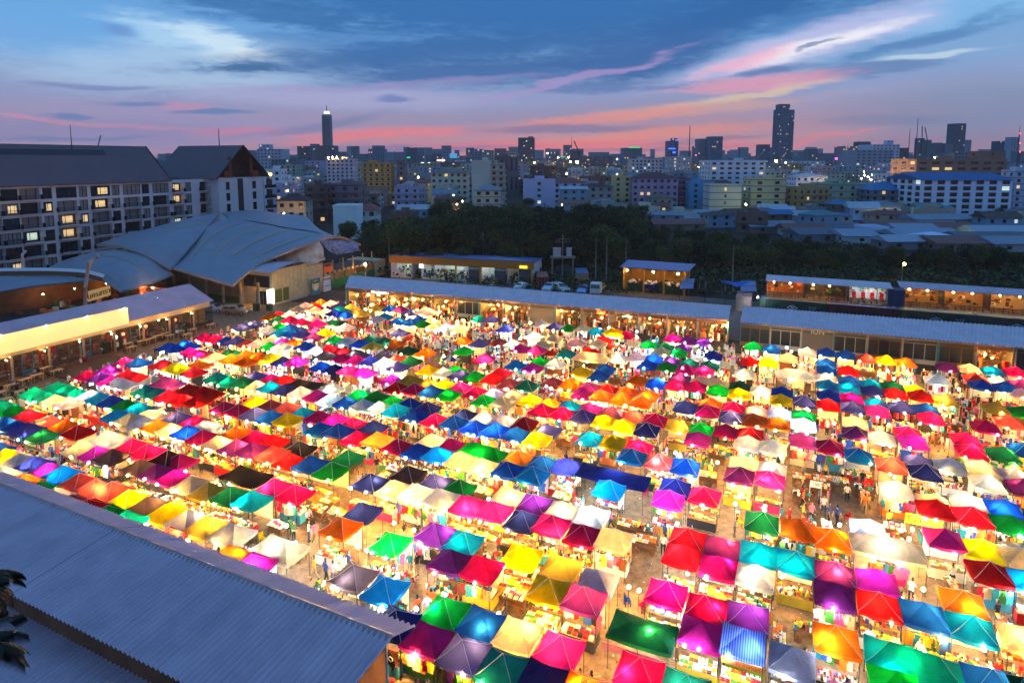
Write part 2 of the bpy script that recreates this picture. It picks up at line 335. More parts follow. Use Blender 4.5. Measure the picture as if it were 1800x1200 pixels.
# ---------------------------------------------------------------- ground
asph = cm('asphalt', 62, 60, 62, rough=.9, noise_s=.35, noise_a=.35, bump=.3, bump_s=8)
mb = MB(); mb.q([(-6000, -200, 0), (6000, -200, 0), (6000, 9000, 0), (-6000, 9000, 0)]); struct('ground', mb.mesh('ground', cm('dark_soil', 28, 32, 28, rough=.95, noise_s=.05, noise_a=.4)))
def sheet(name, uvs, z, m):
    mb = MB(); mb.q([UV(u, v, z) for u, v in uvs]); return struct(name, mb.mesh(name, m))
sheet('market_pavement', [(-108, 14), (44, 14), (44, 92), (-108, 92)], .012, cm('market_concrete', 134, 108, 76, rough=.75, noise_s=1.7, noise_a=.6, bump=.5, bump_s=7, spec=.5))
sheet('parking_road', [(-108, 92), (-60, 92), (-60, 104), (-108, 104)], .008, asph)
sheet('back_road', [(-84, 104), (90, 92.5), (90, 128), (-84, 128)], .006, cm('yard_concrete', 96, 92, 86, rough=.85, noise_s=.5, noise_a=.4))
# ---------------------------------------------------------------- market stalls
TENTS = """A 360 500
O 1020 125,J 1100 125,U 1185 140,K 1285 168,C 810 178,J 888 155,R 965 172,V 1070 183,T 1180 192 1.4,C 965 190,C 1065 200,N 1155 215,B 1230 222,K 1365 212 1.4,K 1525 178,B 1625 178,V 1712 190,U 1795 205,R 650 225,O 570 250,E 650 265,J 740 235,J 830 250,J 930 258,P 745 273,P 850 285,P 985 310,E 1140 292 1.5,U 330 332,U 420 305,G 665 338,B 745 342,A 665 378,L 560 370,N 840 355,B 750 385,U 850 398,V 950 370,Y 1045 375,V 955 412,L 1235 330,L 1515 260,A 1570 240,B 1710 282,B 1790 300,W 1690 350,U 1710 388,P 5 425,P 90 435,B 185 440,U 275 455,S 375 465,J 475 480,C 590 450,M 680 465,O 775 470,B 865 487,L 675 500,G 570 492,G 1150 440,W 1250 450,E 1440 440,E 1560 465,O 1670 460,K 1475 488,B 1365 475,R 1095 525,R 1200 545,W 980 535,D 935 550,D 1060 570,D 1330 560 1.4,D 1540 590,P 1205 595,P 1325 610,U 1460 622,S 1700 595,W 1580 632,U 1705 655,E 1790 525,E 1795 630,S 30 575,C 90 590,E 190 560,E 270 565,U 165 585,O 255 600,O 370 570,O 370 630,O 475 585,O 480 610,Y 580 598,U 680 618,M 800 635,B 1025 665,N 1140 690,M 1270 705,M 1395 725 1.1,M 1640 775,K 1780 800,T 105 765,T 230 800,U 450 750,P 590 770,E 340 810,C 450 825,A 570 840,R 705 795,H 860 820 1.7,N 705 880,L 835 895,C 1085 870 1.1,M 1010 905,G 1350 910,G 1500 935,G 1650 960,R 1705 840 1.1,W 1085 955,B 1240 965,W 1385 985,C 1530 1015,A 1690 1045,B 1790 1000,R 30 905,P 180 1010,P 305 1040,U 445 1070,Y 440 985,S 585 1010,S 715 1035,A 850 1055,B 585 1100,Y 720 1115,P 1000 1100,P 1150 1130,P 1290 1150
B 720 500
J 150 205 1.5,B 80 265,B 10 295,G 115 298,C 180 280,C 225 320,W 325 335,C 435 350,T 610 262,U 715 268,U 840 345,O 475 450,U 600 478,S 785 455,C 910 465,C 1085 410,W 1160 315,U 1275 325,G 1395 330,C 1525 352,A 1645 362,Y 1775 375,C 1270 430,J 1465 470,R 1705 438,C 1655 475,C 1165 490,M 975 510,M 1115 525,R 1575 540,T 1380 570,C 1585 580 2,O 140 545,G 475 540,M 655 605,E 30 640,A 935 645,G 1130 628,M 1080 670,L 1280 635,B 1720 700,B 1660 740,Y 1520 715,Y 160 700,G 405 695,W 295 710,U 435 740,G 580 760,R 795 725,R 720 775,S 880 810,E 1025 830,S 1255 795,O 1410 825,V 1580 845,M 1525 895,R 1740 870,O 1690 930,K 60 800,K 150 820,Y 275 835,M 440 860,P 35 860,B 190 870,P 580 880,G 345 900,J 730 895,C 895 915,G 650 955,C 815 985,Y 1050 960,Y 1130 960,Y 1225 985,A 1400 1010,M 1580 1040,P 1165 1045,P 1335 1070,U 1530 1095,S 1775 1070,Y 1725 1125,B 5 1000,U 140 1010,B 40 1070,P 215 1120,N 470 1080,B 400 1140,L 660 1125,L 810 1145,R 1000 1160
C 1080 500
Y 20 395,P 100 392,P 510 430,V 650 438,V 795 450,G 305 485,E 440 500,V 600 508,G 565 540,C 415 528,N 870 575,L 45 595,J 200 588,B 345 605,B 290 650,V 510 620,G 465 662,E 650 648,E 835 660,P 635 675,M 795 700,G 1220 498,B 1385 510,L 1700 548,R 1190 615,Y 1355 635,C 1530 602,L 1140 735,W 1600 745 2,O 200 780,B 370 805,V 575 780,C 840 798 2,P 545 825,P 715 845,E 1100 840,G 910 875,Y 1100 888,L 1295 865,B 1475 890,Y 1470 940,O 100 880,O 70 940,O 290 915,O 220 965,S 165 1100,P 355 1120,N 625 1020,O 840 995,P 825 1045,P 1045 1020,U 1030 1090,J 1260 1045,L 1460 1060,U 1675 980,G 1665 1100,W 1665 1165,O 1230 1120,O 1440 1145,K 565 1155,G 755 1195
D 1440 500
B 70 550,B 240 570,S 415 598,Y 590 610,O 765 632,V 1130 665,C 1330 685,A 1530 695,P 1730 722,B 70 645,B 70 690,R 260 705,W 1045 790 1.15,S 1390 770,L 1585 795,B 1435 830,B 1650 850,V 1770 825,J 1785 895,L 60 780,A 75 820,B 265 790,A 265 845,A 465 815,U 475 865,E 650 850,Y 845 865,R 670 895,R 890 915,K 1110 955,B 85 920,R 85 990,P 290 945,U 300 1010,A 505 985,M 520 1045,U 730 1015,B 950 1045,P 985 1095,K 1570 1010,G 1780 1050,S 1670 1140,P 1470 1175,C 320 1155
E 0 580
M 1110 225,B 1210 240,B 1500 110 1.4,B 1630 80 1.4,P 1670 145,P 1780 155,R 1480 255 1.6,Y 1500 290,Y 1580 292,O 1740 260,R 1700 315,M 935 310,P 785 350,V 880 360,P 975 395,R 1125 350,R 1225 370,C 1330 390,W 1090 405 1.5,V 1455 425 1.5,R 1660 465,R 1780 485,T 1280 465,T 1410 490,R 1470 535,R 1580 545,R 1740 560,T 500 455,T 590 475,T 670 500,T 315 495,T 400 525,W 785 520,C 490 550,L 600 570,A 875 545,B 975 565,G 1090 590,A 1200 615,A 1030 680,C 1145 715,W 1270 745,O 1375 775,C 1515 795,B 1640 835,P 1790 875,U 1560 710,P 1700 740,L 1790 800,T 10 615,G 50 630,G 120 655,R 240 680,B 40 750,B 145 775,U 235 800,S 450 745,O 570 770 1.1,R 680 810,E 370 850,L 930 905 1.3,C 725 955,M 880 1000,D 960 1035,P 1165 955,P 1290 990,H 1430 1070,P 1585 1060,D 1255 1110,Y 40 1040,W 160 1080,U 290 1120,B -30 980
F 0 740
V 1385 355,P 1535 400,C 1690 450,K 1800 530,M 410 345,A 540 400,S 685 440,S 830 500,S 965 535,Y 1115 590,D 1290 665,Y 1460 715,L 1640 765,K 1795 850,W 60 400,O 210 470,G 350 520,L 480 560,S 620 620,R 800 660,G 940 725,T 1100 780,S 1480 910
G 360 740
O 295 25,C 115 115,P 430 75,R 590 100,V 270 150,V 415 180,S 590 215,R 745 260,B 930 312,G 1100 340,E 1245 258,H 825 160,H 390 385 1.7,A 1015 0,B 1175 15,N 1460 0,P 1335 60,K 1520 100,P 1690 135,M 600 495,P 765 545,E 230 550,T 415 600,N 1375 715,O 1200 830,G 1630 965,N 1450 450,C 1680 495,D 1785 395,C 640 1010 1.6,W 200 885 1.2,O 200 1090,M 420 1160,D 1310 1250,A 1580 1355,N 1690 1640
H 720 740
B 60 170,A 260 205,C 185 95,P 350 150,G 640 190 2,C 445 260,C 645 325,O 950 245,B 855 315,B 1160 290,A 1080 390,U 1375 325,N 1780 420 2.6,A 1755 510,B 740 10,B 930 30,U 1205 15,Y 1125 85,A 1585 75,Y 1790 100,B 590 -10,U 215 440,G 430 485,W 50 550,W 270 600,M 510 650,M 745 705,C 870 585,V 1105 655,N 1005 760,W 1330 680,W 1600 745,M 1240 825,P 1525 895,C 1790 940,V 235 890,A 455 955,V 355 1110,Y 990 1080
I 1080 740
Y 100 -10,N 260 0,P 985 30,R 1200 45,M 735 75,L 1175 120,W 1395 150,V 1660 110,P 215 145,A 155 235,S 400 280,B 620 320,C 1135 290,C 1390 330,V 1100 395,M 1370 435,N 530 510,P 800 545,M 480 605,E 1300 790,O 1625 850,R 640 930,V 950 990,A 1270 1070,A 1600 1140,R 595 1080,P 915 1160
J 1440 740
V 325 25,L 550 70,P 790 35,M 830 95,P 1300 95,P 1345 175,E 1625 215,B 1820 190,P 100 140,A 355 215,S 635 310,U 880 290,N 935 370,W 1160 300,C 1440 345,L 1740 390,V 1820 500,C 1490 460,L 685 510,C 1020 620,C 1330 630,R 1025 690,R 1355 745,B 1620 680,G 1690 805,L 440 840,C 600 1010 2,M 1115 940,Y 1480 1020,O 130 920,C 1760 1120
K 720 960
P 635 95,K 1330 80,L 1640 205,Y 1225 250,V 1540 350,G 310 435,B 635 550,C 950 645,M 1310 780,M 130 660,U 480 780,T 805 930,N 1175 1000,O 1540 1135
L 1080 960
E 250 600 1.6,P 460 305,P 810 410,V 1175 505,M 775 620,X 1130 710,L 1570 860,P 225 950,E 620 1140,C 1245 135
M 1440 960
V 145 120,M 515 205,V 145 295,R 535 390,B 930 485,A 1350 595,O 1275 380,R 1550 135,C 1830 690,O 160 720,T 840 860 2,G 680 1090,B 1525 1060,E 1830 1130,A 1850 190"""
T = []; org = None
for l in TENTS.strip().split('\n'):
    p = l.split()
    if ',' not in l: org = (int(p[1]), int(p[2])); continue
    for e in l.split(','):
        q = e.split(); x = org[0]+float(q[1])/5; y = org[1]+float(q[2])/5; w_ = float(q[3]) if len(q) > 3 else 1
        pt = P(x, y, 2.88); u, v = toUV(pt)
        if any(math.hypot(k['u']-u, k['v']-v) < 1.0 for k in T): continue
        T.append(dict(c=q[0], w=w_, u=u, v=v, x=x, y=y, d=pt.length))
# nudge neighbours along a row so that their eaves just meet
for _ in range(4):
    for a in T:
        for b in T:
            if a is b: continue
            du, dv = b['u']-a['u'], b['v']-a['v']
            if abs(dv) < .8 and 0 < du < 3.6*(max(a['w'], b['w'])):
                need = 1.06*(a['w']+b['w'])
                if du < need and du > need-.7: s = (need-du)*.22; a['u'] -= s; b['u'] += s
                if abs(dv) > .03: a['v'] += dv*.08; b['v'] -= dv*.08
            if abs(du) < .8 and 1.4 < dv < 2.12: s = (2.12-dv)*.22; a['v'] -= s; b['v'] += s
def near(a, du, dv, ru, rv):
    best = None
    for b in T:
        if b is a: continue
        x, y = b['u']-a['u'], b['v']-a['v']
        if abs(x-du) < ru and abs(y-dv) < rv:
            k = abs(x-du)+abs(y-dv)
            if best is None or k < best[0]: best = (k, b)
    return best[1] if best else None
cn = lambda b: CODE[b['c']][0] if b else None
T.sort(key=lambda t: t['d'])
for a in T:
    W2 = 1.06*a['w']
    a['l'] = near(a, -W2-1.06, 0, .9, .9); a['r'] = near(a, W2+1.06, 0, .9, .9)
    a['f'] = near(a, 0, -2.12, 1.0, .9); a['b'] = near(a, 0, 2.12, 1.0, .9)
    a['ff'] = near(a, 0, -3.9, 1.2, 1.2); a['bb'] = near(a, 0, 3.9, 1.2, 1.2)
    big = 'wide ' if a['w'] > 1.3 else ''
    bits = [x for x in ((cn(a['l']) or 'gap')+' left', (cn(a['r']) or 'gap')+' right', (cn(a['f'] or a['ff']) or 'nothing')+' in front', (cn(a['b'] or a['bb']) or 'nothing')+' behind')]
    a['core'] = f"{big}{cn(a)} canopy, {bits[0]}, {bits[1]}, {bits[2]}, {bits[3]}"
seen = {}
for a in T: seen.setdefault(a['core'], []).append(a)
for k, ls in seen.items():
    if len(ls) > 1:
        ls.sort(key=lambda t: t['x'])
        for i, a in enumerate(ls):
            b = ['leftmost', 'rightmost'] if len(ls) == 2 else ['leftmost', 'middle', 'rightmost', 'nearest']
            a['core'] = b[min(i, len(b)-1)]+' '+a['core']

def canopy_mb(w, seed, peak=.72, flat=False):
    r = random.Random(seed); mb = MB(); a, b = 1.075*w, 1.075; n = 6; rl = a-b  # half ridge length
    val = .2; lean = (r.uniform(-.07, .07), r.uniform(-.07, .07))
    g = (lambda t: (t**1.28)) if not flat else (lambda t: 1-(1-t)**1.6)
    ph = r.random()*6
    def pt(x, y):
        t = min(a-abs(x), b-abs(y))/b; t = max(0, min(1, t)); z = peak*g(t)
        ed = max(abs(x)/a, abs(y)/b); cnr = min(abs(x)/a, abs(y)/b)
        z -= .10*(ed**4)*(1-cnr**2)
        z += .018*math.sin(5*x+ph)*math.sin(4.3*y+ph)*(1-t)
        return (x+lean[0]*t, y+lean[1]*t, z)
    C = [(-a, -b), (a, -b), (a, b), (-a, b)]; R = [(-rl, 0), (rl, 0), (rl, 0), (-rl, 0)]
    for k in range(4):
        c0, c1 = C[k], C[(k+1) % 4]; r0, r1 = R[k], R[(k+1) % 4]; rows = []
        for i in range(n+1):
            t = i/n; row = []
            for j in range(n+1):
                s = j/n; p0 = (c0[0]*(1-s)+c1[0]*s, c0[1]*(1-s)+c1[1]*s); p1 = (r0[0]*(1-s)+r1[0]*s, r0[1]*(1-s)+r1[1]*s)
                row.append(pt(p0[0]*(1-t)+p1[0]*t, p0[1]*(1-t)+p1[1]*t))
            rows.append(row)
        mb.grid(rows)
        # valance
        top = rows[0]; nx, ny = (0, -1) if k == 0 else (1, 0) if k == 1 else (0, 1) if k == 2 else (-1, 0)
        low = [(p[0]+nx*.02, p[1]+ny*.02, p[2]-val-.02*math.sin(9*j+ph)) for j, p in enumerate(top)]
        mb.grid([low, top], smooth=False)
    return mb
CMESH = {}
def canopy_mesh(w, seed, flat):
    k = (w, seed, flat)
    if k not in CMESH: CMESH[k] = canopy_mb(w, seed, .72 if not flat else .25, flat).mesh('canopy', CM['W'])
    return CMESH[k]
SEAM = {}; seamm = cm('pale_seam', 205, 196, 196, rough=.7)
def seam_mesh(w, seed):
    if (w, seed) not in SEAM:
        me = CMESH[(w, seed, False)]; m = MB(); n = 6; st = 0
        for k in range(4):
            vs = [me.vertices[st+i*(n+1)].co+Vector((0, 0, .012)) for i in range(n+1)]; st += (n+1)*(n+1)+2*(n+1)
            for p, q in zip(vs, vs[1:]): m.tube(p, q, .011, 3, caps=False)
        SEAM[(w, seed)] = m.mesh('seam', seamm)
    return SEAM[(w, seed)]
LEG = {}
def leg_mesh(h):
    if h not in LEG:
        m = MB(); m.tube((0, 0, 0), (0, 0, h), .024, 5); m.box((0, 0, .015), (.1, .1, .03)); LEG[h] = m.mesh('leg', steel)
    return LEG[h]
NEAR = T[:300]; FAR = T[300:]
for a in T:
    a['flat'] = (a['c'] in 'HNE' and a['w'] >= 1.5) or a['w'] == 2.6
    a['z'] = 2.1+rnd.uniform(-.13, .15)
for a in NEAR:
    loc = UV(a['u'], a['v']); rz = ROT+rnd.gauss(0, .018)
    t = thing('market_stall', 'market stall, '+a['core'], 'market stall', loc, rz, 'canopy stalls of the night market')
    a['rz'] = rz
    seed = rnd.randrange(5)
    cp = link('canopy', canopy_mesh(a['w'], seed, a['flat']), t, (0, 0, a['z']), 0, [CM[a['c']]]); cp.rotation_euler = (rnd.gauss(0, .022), rnd.gauss(0, .022), rnd.gauss(0, .015))
    if a['d'] < 75 and rnd.random() < .6 and not a['flat']: link('seam', seam_mesh(a['w'], seed), cp)
    lm = leg_mesh(2.1)
    for sx_ in (-1, 1):
        for sy_ in (-1, 1): link('leg', lm, t, (sx_*(1.0*a['w']), sy_*1.0, 0))
    if a['w'] >= 1.5:
        for sy_ in (-1, 1): link('leg', lm, t, (0, sy_*1.0, 0))
# the stalls beyond the 300 largest: one mass
mb = MB(); codes = list(CODE); dark = len(codes)
for i, a in enumerate(FAR):
    rz = ROT+rnd.gauss(0, .02); loc = UV(a['u'], a['v'])
    M = Matrix.Translation((loc.x, loc.y, a['z'])) @ Matrix.Rotation(rz, 4, 'Z')
    mb.add(canopy_mb(a['w'], i % 5, .72 if not a['flat'] else .25, a['flat']), M, codes.index(a['c']))
    M = Matrix.Translation(loc) @ Matrix.Rotation(rz, 4, 'Z'); l_ = MB()
    for sx_ in (-1, 1):
        for sy_ in (-1, 1): l_.tube((sx_*a['w'], sy_, 0), (sx_*a['w'], sy_, 2.1), .025, 4)
    mb.add(l_, M, dark)
tag(link('distant_stalls', mb.mesh('distant_stalls', [CM[c] for c in codes]+[steel])), 'hundreds of small coloured canopies filling the far half of the night market', 'stalls', kind='stuff')

# ---------------------------------------------------------------- goods
def goods_mb(kind, seed, w=1.9, d=.8, n=46):
    r = random.Random(seed); m = MB()
    if kind == 'food':
        cols = r.sample([1, 2, 3, 4, 5, 6, 2, 3], 5); nx, ny = int(w/.22), 4
        for i in range(nx):
            for j in range(ny):
                c = cols[(i//2+j) % 5]; x = -w/2+(i+.5)*w/nx; y = -d/2+(j+.5)*d/ny; tilt = .05*j
                m.box((x, y, .04+tilt), (w/nx*.86, d/ny*.86, .06), 0 if r.random() < .3 else c)
                for _ in range(2): m.ball((x+r.uniform(-.05, .05), y+r.uniform(-.05, .05), .09+tilt), r.uniform(.03, .055), c, 5, 3)
    elif kind == 'misc':
        for i in range(n):
            h = r.uniform(.04, .34); c = r.choice([0, 0, 1, 2, 4, 7, 8, 9, 10, 3, 6, 5])
            m.box((r.uniform(-w/2, w/2), r.uniform(-d/2, d/2), h/2), (r.uniform(.06, .22), r.uniform(.06, .2), h), c, r.uniform(0, 3))
    elif kind == 'folded':
        nx = int(w/.3)
        for i in range(nx):
            for j in range(3):
                h = r.uniform(.05, .22); m.box((-w/2+(i+.5)*w/nx, -d/2+(j+.5)*d/3, h/2), (.25, .22, h), r.choice([0, 0, 1, 9, 8, 4, 7, 10, 1]), r.uniform(-.1, .1))
    elif kind == 'shoes':
        for i in range(int(w/.14)):
            for j in range(4):
                c = r.choice([0, 1, 9, 6, 4, 7, 8]); m.box((-w/2+(i+.5)*.14, -d/2+(j+.5)*d/4, .05), (.09, .2, .08), c); m.box((-w/2+(i+.5)*.14, -d/2+(j+.8)*d/4, .1), (.08, .08, .06), c)
    return m
GOODS = []
for i, k in enumerate(['food', 'misc', 'folded', 'food', 'shoes', 'misc', 'food', 'folded', 'misc', 'food', 'misc']):
    GOODS.append((k, goods_mb(k, i+3).mesh('goods', PAL)))
def garment_mb(seed):
    r = random.Random(seed); m = MB(); h = r.uniform(.55, .85); wd = r.uniform(.34, .46)
    m.grid([[(-wd/2*f, .03*math.sin(6*f+seed)+.02*k, -h*t) for f in (-1-.1*t, -.4, .4, 1+.1*t)] for k, t in ((0, 0), (1, .35), (0, .7), (1, 1))])
    m.box((-wd*.52, .01, -.14), (.13, .04, .26), 0, .2); m.box((wd*.52, .01, -.14), (.13, .04, .26), 0, -.2); m.tube((0, 0, 0), (0, 0, .09), .008, 3)
    return m
GARM = [garment_mb(i).mesh('garment', PAL[0]) for i in range(6)]
tt = MB(); tt.box((0, 0, .74), (2.0, .86, .05)); TOP = tt.mesh('tabletop', cm('table_ply', 150, 115, 75))
tl = MB(); tl.box((0, 0, .36), (.05, .05, .72)); TLEG = tl.mesh('table_leg', steel)
CL = []
for c in ((230, 228, 220), (225, 40, 110), (215, 30, 30), (245, 200, 50), (60, 160, 190), (240, 120, 40), (245, 225, 180), (40, 40, 46), (90, 160, 70)):
    k = MB(); top = [(-1.02+.17*i, -.45, .77) for i in range(13)]; low = [(p[0], -.46+.02*math.sin(i*2.1), .12) for i, p in enumerate(top)]
    k.grid([low, top], smooth=False)
    for sgn in (-1, 1): k.q([(sgn*1.02, -.45, .12), (sgn*1.02, .42, .12), (sgn*1.02, .42, .77), (sgn*1.02, -.45, .77)])
    CL.append(k.mesh('tablecloth', mat('cloth_%d_%d_%d' % c, srgb(*c), rough=.8)))
GN = dict(food='food', misc='small wares', folded='folded clothes', shoes='shoes')
bk = []
for c in ((236, 230, 215), (240, 215, 165), (225, 225, 230), (230, 190, 150), (250, 235, 200)):
    k = MB(); k.grid([[(-1+.25*i, .03*math.sin(i*1.9+j), 1.86-1.6*j/3) for i in range(9)] for j in range(4)]); bk.append(k.mesh('back_sheet', mat('sheet_%d_%d' % c[1:], srgb(*c), rough=.8, transl=.3)))
rail_mb = MB(); rail_mb.tube((-1, 0, 1.72), (1, 0, 1.72), .015, 5); rail_mb.tube((-1, 0, 0), (-1, 0, 1.72), .018, 5); rail_mb.tube((1, 0, 0), (1, 0, 1.72), .018, 5)
for s_ in (-1, 1): rail_mb.tube((s_, -.25, .03), (s_, .25, .03), .018, 4)
RAIL = rail_mb.mesh('rack_frame', steel)
LOC = lambda a, x, y, z=0: UV(a['u']+x, a['v']+y, z)
far_goods = MB(); ntab = 0; nrack = 0; lamps = []
def zone_cool(a):   # which parts of the market burn white lamps
    s = math.sin(a['u']*.23+1.3)*math.cos(a['v']*.19+.4)+.5*math.sin(a['u']*.07-a['v']*.11)
    return s > .42
for idx, a in enumerate(T):
    front = a['f'] is None; side = a['l'] is None or a['r'] is None
    a['front'] = front
    r = rnd.random(); nearby = idx < 300
    short = a['core'].split(', ')[0]
    if front:
        kind, gm = rnd.choice(GOODS)
        if nearby:
            ntab += 1; ss = a['core'] if not a['core'].startswith('wide') else a['core'][5:]
            lab = ss.replace(' canopy,', ',').replace(',', '')
            rk_ = kind != 'food' and r < .75 and nrack < 170; fr_ = rk_ and rnd.random() < .6
            t = thing('display_table', f"{GN[kind].split()[0]} table under {lab}", 'table', LOC(a, 0, (-.86-.25*rnd.random()) if not fr_ else -.2), a['rz'], 'display tables of the stalls')
            link('tabletop', TOP, t)
            for sx_ in (-.92, .92):
                for sy_ in (-.36, .36): link('leg', TLEG, t, (sx_, sy_, 0))
            link('tablecloth', rnd.choice(CL), t)
            g = link('goods', gm, t, (0, 0, .775), rnd.choice((0, math.pi))); g['kind'] = 'stuff'
            if rk_:
                nrack += 1
                k = thing('garment_rack', f"clothes rack under {lab}", 'rack', LOC(a, 0, (-.05-.3*rnd.random()) if not fr_ else -1.0-.15*rnd.random()), a['rz']+rnd.uniform(-.05, .05), 'clothes racks in the stalls')
                link('rack_frame', RAIL, k)
                for i in range(7):
                    link('garment', rnd.choice(GARM), k, (-.86+i*.285, 0, 1.63), rnd.uniform(-.5, .5), [rnd.choice(PAL)])
            if r > .3:
                k = link('back_sheet', rnd.choice(bk), None, LOC(a, 0, .95), a['rz']); tag(k, f"hung sheet behind {lab}", 'sheet', 'hung sheets closing the backs of stalls')
            if rnd.random() < .5:
                k2, gm2 = rnd.choice(GOODS); t = thing('display_table', f"rear {GN[k2].split()[0]} table under {lab}"[:110], 'table', LOC(a, 0, .35), a['rz'], 'display tables of the stalls')
                link('tabletop', TOP, t); g = link('goods', gm2, t, (0, 0, .775)); g['kind'] = 'stuff'
                for sx_ in (-.92, .92):
                    for sy_ in (-.36, .36): link('leg', TLEG, t, (sx_, sy_, 0))
        else:
            m = MB(); m.box((0, 0, .38), (1.95, .8, .76), rnd.choice([0, 1, 4, 7, 0, 6])); q = rnd.random()
            for _ in range(14):
                h = rnd.uniform(.05, .3); m.box((rnd.uniform(-.95, .95), rnd.uniform(-.38, .38), .76+h/2), (rnd.uniform(.08, .25), rnd.uniform(.1, .22), h), rnd.choice([0, 1, 2, 3, 4, 5, 7, 8, 9, 10, 0, 6]))
            if q < .6:
                for _ in range(7): m.box((rnd.uniform(-.9, .9), .5, 1.35), (.26, .05, rnd.uniform(.5, .75)), rnd.choice([0, 1, 4, 7, 8, 9, 10, 0]))
            m.box((0, 1.25, 1.1), (1.9, .03, 1.5), rnd.choice([0, 1, 1, 9, 6]))
            loc = LOC(a, 0, -.9); far_goods.add(m, Matrix.Translation(loc) @ Matrix.Rotation(ROT, 4, 'Z'))
    # lamps
    cool = zone_cool(a) if rnd.random() > .12 else not zone_cool(a)
    if front:
        for _ in range(1 if rnd.random() < .7 else 2): lamps.append((LOC(a, rnd.uniform(-.8, .8), -1.12-.12*rnd.random(), rnd.uniform(1.72, 1.98)), cool, a, 'front edge of'))
    if rnd.random() < (.6 if front else .88): lamps.append((LOC(a, rnd.uniform(-.5, .5), rnd.uniform(-.5, .5), rnd.uniform(1.9, 2.25)), cool, a, 'inside'))
    if a['b'] is None and rnd.random() < .6: lamps.append((LOC(a, rnd.uniform(-.7, .7), 1.1+.1*rnd.random(), rnd.uniform(1.75, 2.0)), cool, a, 'rear edge of'))
tag(link('distant_goods', far_goods.mesh('distant_goods', PAL)), 'crowded bright wares on tables under the far small canopies', 'goods', kind='stuff')
lamps.sort(key=lambda t: t[0].length)
bb = MB(); bb.ball((0, 0, 0), .07, 0, 6, 4); BW = bb.mesh('bulb', WARM); BC = bb.mesh('bulb', COOL)
cb = MB(); cb.tube((0, 0, .05), (0, 0, .3), .008, 3); cb.tube((0, 0, .04), (0, 0, .1), .03, 5); CORD = cb.mesh('cord', steel)
seenl = {}
fb = MB()
for i, (p, cool, a, where) in enumerate(lamps):
    if i < 300:
        lab = a['core'].replace(' canopy,', ',').replace(',', '').replace('wide ', ''); w0 = 'white' if cool else 'warm'
        lb = f"{w0} lamp, {where.split()[0]} of {lab}"
        t = thing('hanging_lamp', lb, 'lamp', p, 0, 'lamps hung in the market stalls')
        link('bulb', BC if cool else BW, t); link('cord', CORD, t)
    else:
        o = MB(); o.ball((0, 0, 0), .062, 1 if cool else 0, 5, 3); fb.add(o, Matrix.Translation(p))
tag(link('distant_lamps', fb.mesh('distant_lamps', [WARM, COOL])), 'small warm and white bulbs among the far canopies', 'lamps', kind='stuff')
print('tents', len(T), 'lamps', len(lamps), 'tables', ntab, 'racks', nrack)

# ---------------------------------------------------------------- warehouse roof, near left
roofm = cm('weathered_metal_roof', 196, 168, 180, rough=.55, metal=.15, noise_s=.45, noise_a=.18, spec=.4)
roofm2 = cm('violet_grey_metal_roof', 214, 190, 198, rough=.55, metal=.1, noise_s=.8, noise_a=.16)
def ext(a, b, t0, t1):
    d = (b-a); return a+d*t0, a+d*t1
wh = thing('warehouse', 'long corrugated metal warehouse roof running along the near left of the market', 'warehouse', UV(-40, 20))
inv = Matrix.Translation(-UV(-40, 20))
A0 = P(0, 851, 5.5); A1 = P(690, 1119, 5.5); D0 = P(33, 1052, 5.0); D1 = P(427, 1198, 5.0); dr = (A1-A0).normalized()
A0 = A0-dr*9; Dn = D0+dr*((A1-D0).dot(dr)); Df = D0+dr*((A0-D0).dot(dr))
E0 = P(0, 828, 4.75); E1 = P(727, 1101, 4.75); En = E0+dr*((A1-E0).dot(dr)); Ef = E0+dr*((A0-E0).dot(dr))
tr = lambda p: inv @ p
for (p, q, r_, s_) in ((A0, A1, Dn, Df), (A0, A1, En, Ef)):
    corr_sheets(wh, tr(p), tr(q), tr(r_), tr(s_), roofm, sheet=1.5, rib=.32, amp=.085, nrow=6)
mb = MB(); nrm = Vector((-dr.y, dr.x, 0))
for k in range(26):
    a = tr(A0.lerp(A1, k/26)); b = tr(A0.lerp(A1, (k+1.015)/26)); u = Vector((0, 0, .07))
    mb.q([a+nrm*.26-u*.9, b+nrm*.26-u*.9, b+u*1.6, a+u*1.6]); mb.q([a-nrm*.26-u, b-nrm*.26-u, b+u*1.6, a+u*1.6])
part('ridge_cap', mb, cm('rusty_ridge_cap', 168, 142, 140, rough=.5, metal=.3, noise_s=2, noise_a=.3), wh)
mb = MB(); mb.tube(tr(Ef)-Vector((0, 0, .12)), tr(En)-Vector((0, 0, .12)), .07, 6); part('gutter', mb, cm('gutter_dark', 50, 46, 52), wh)
brown = cm('brown_plaster', 118, 78, 52, rough=.85, noise_s=.8, noise_a=.35)
mb = MB()
for p, q in ((Dn, Df), (En, Ef)):
    p2, q2 = p.lerp(A1, .12)-dr*1.6, q.lerp(A0, .12); a, b = tr(p2), tr(q2); mb.q([(a.x, a.y, 0), (b.x, b.y, 0), (b.x, b.y, b.z-.15), (a.x, a.y, a.z-.15)])
a, b = tr(Dn.lerp(A1, .12)), tr(En.lerp(A1, .12)); c = tr(A1); bk_ = -dr*1.6
mb.q([Vector((a.x, a.y, 0))+bk_, Vector((b.x, b.y, 0))+bk_, Vector((b.x, b.y, b.z-.15))+bk_, c+bk_-Vector((0, 0, .1)), Vector((a.x, a.y, a.z-.15))+bk_]); part('wall', mb, brown, wh)
mb = MB(); q = Vector((b.x, b.y, 0)); mb.tube(q+bk_, q+bk_+Vector((0, 0, 4.3)), .08, 8); part('downpipe', mb, cm('blue_pipe', 20, 90, 150), wh)
mb = MB(); c_ = tr(P(305, 957, 4.6)); mb.box(c_+Vector((0, 0, .25)), (1.1, .2, .14), 0, .5)
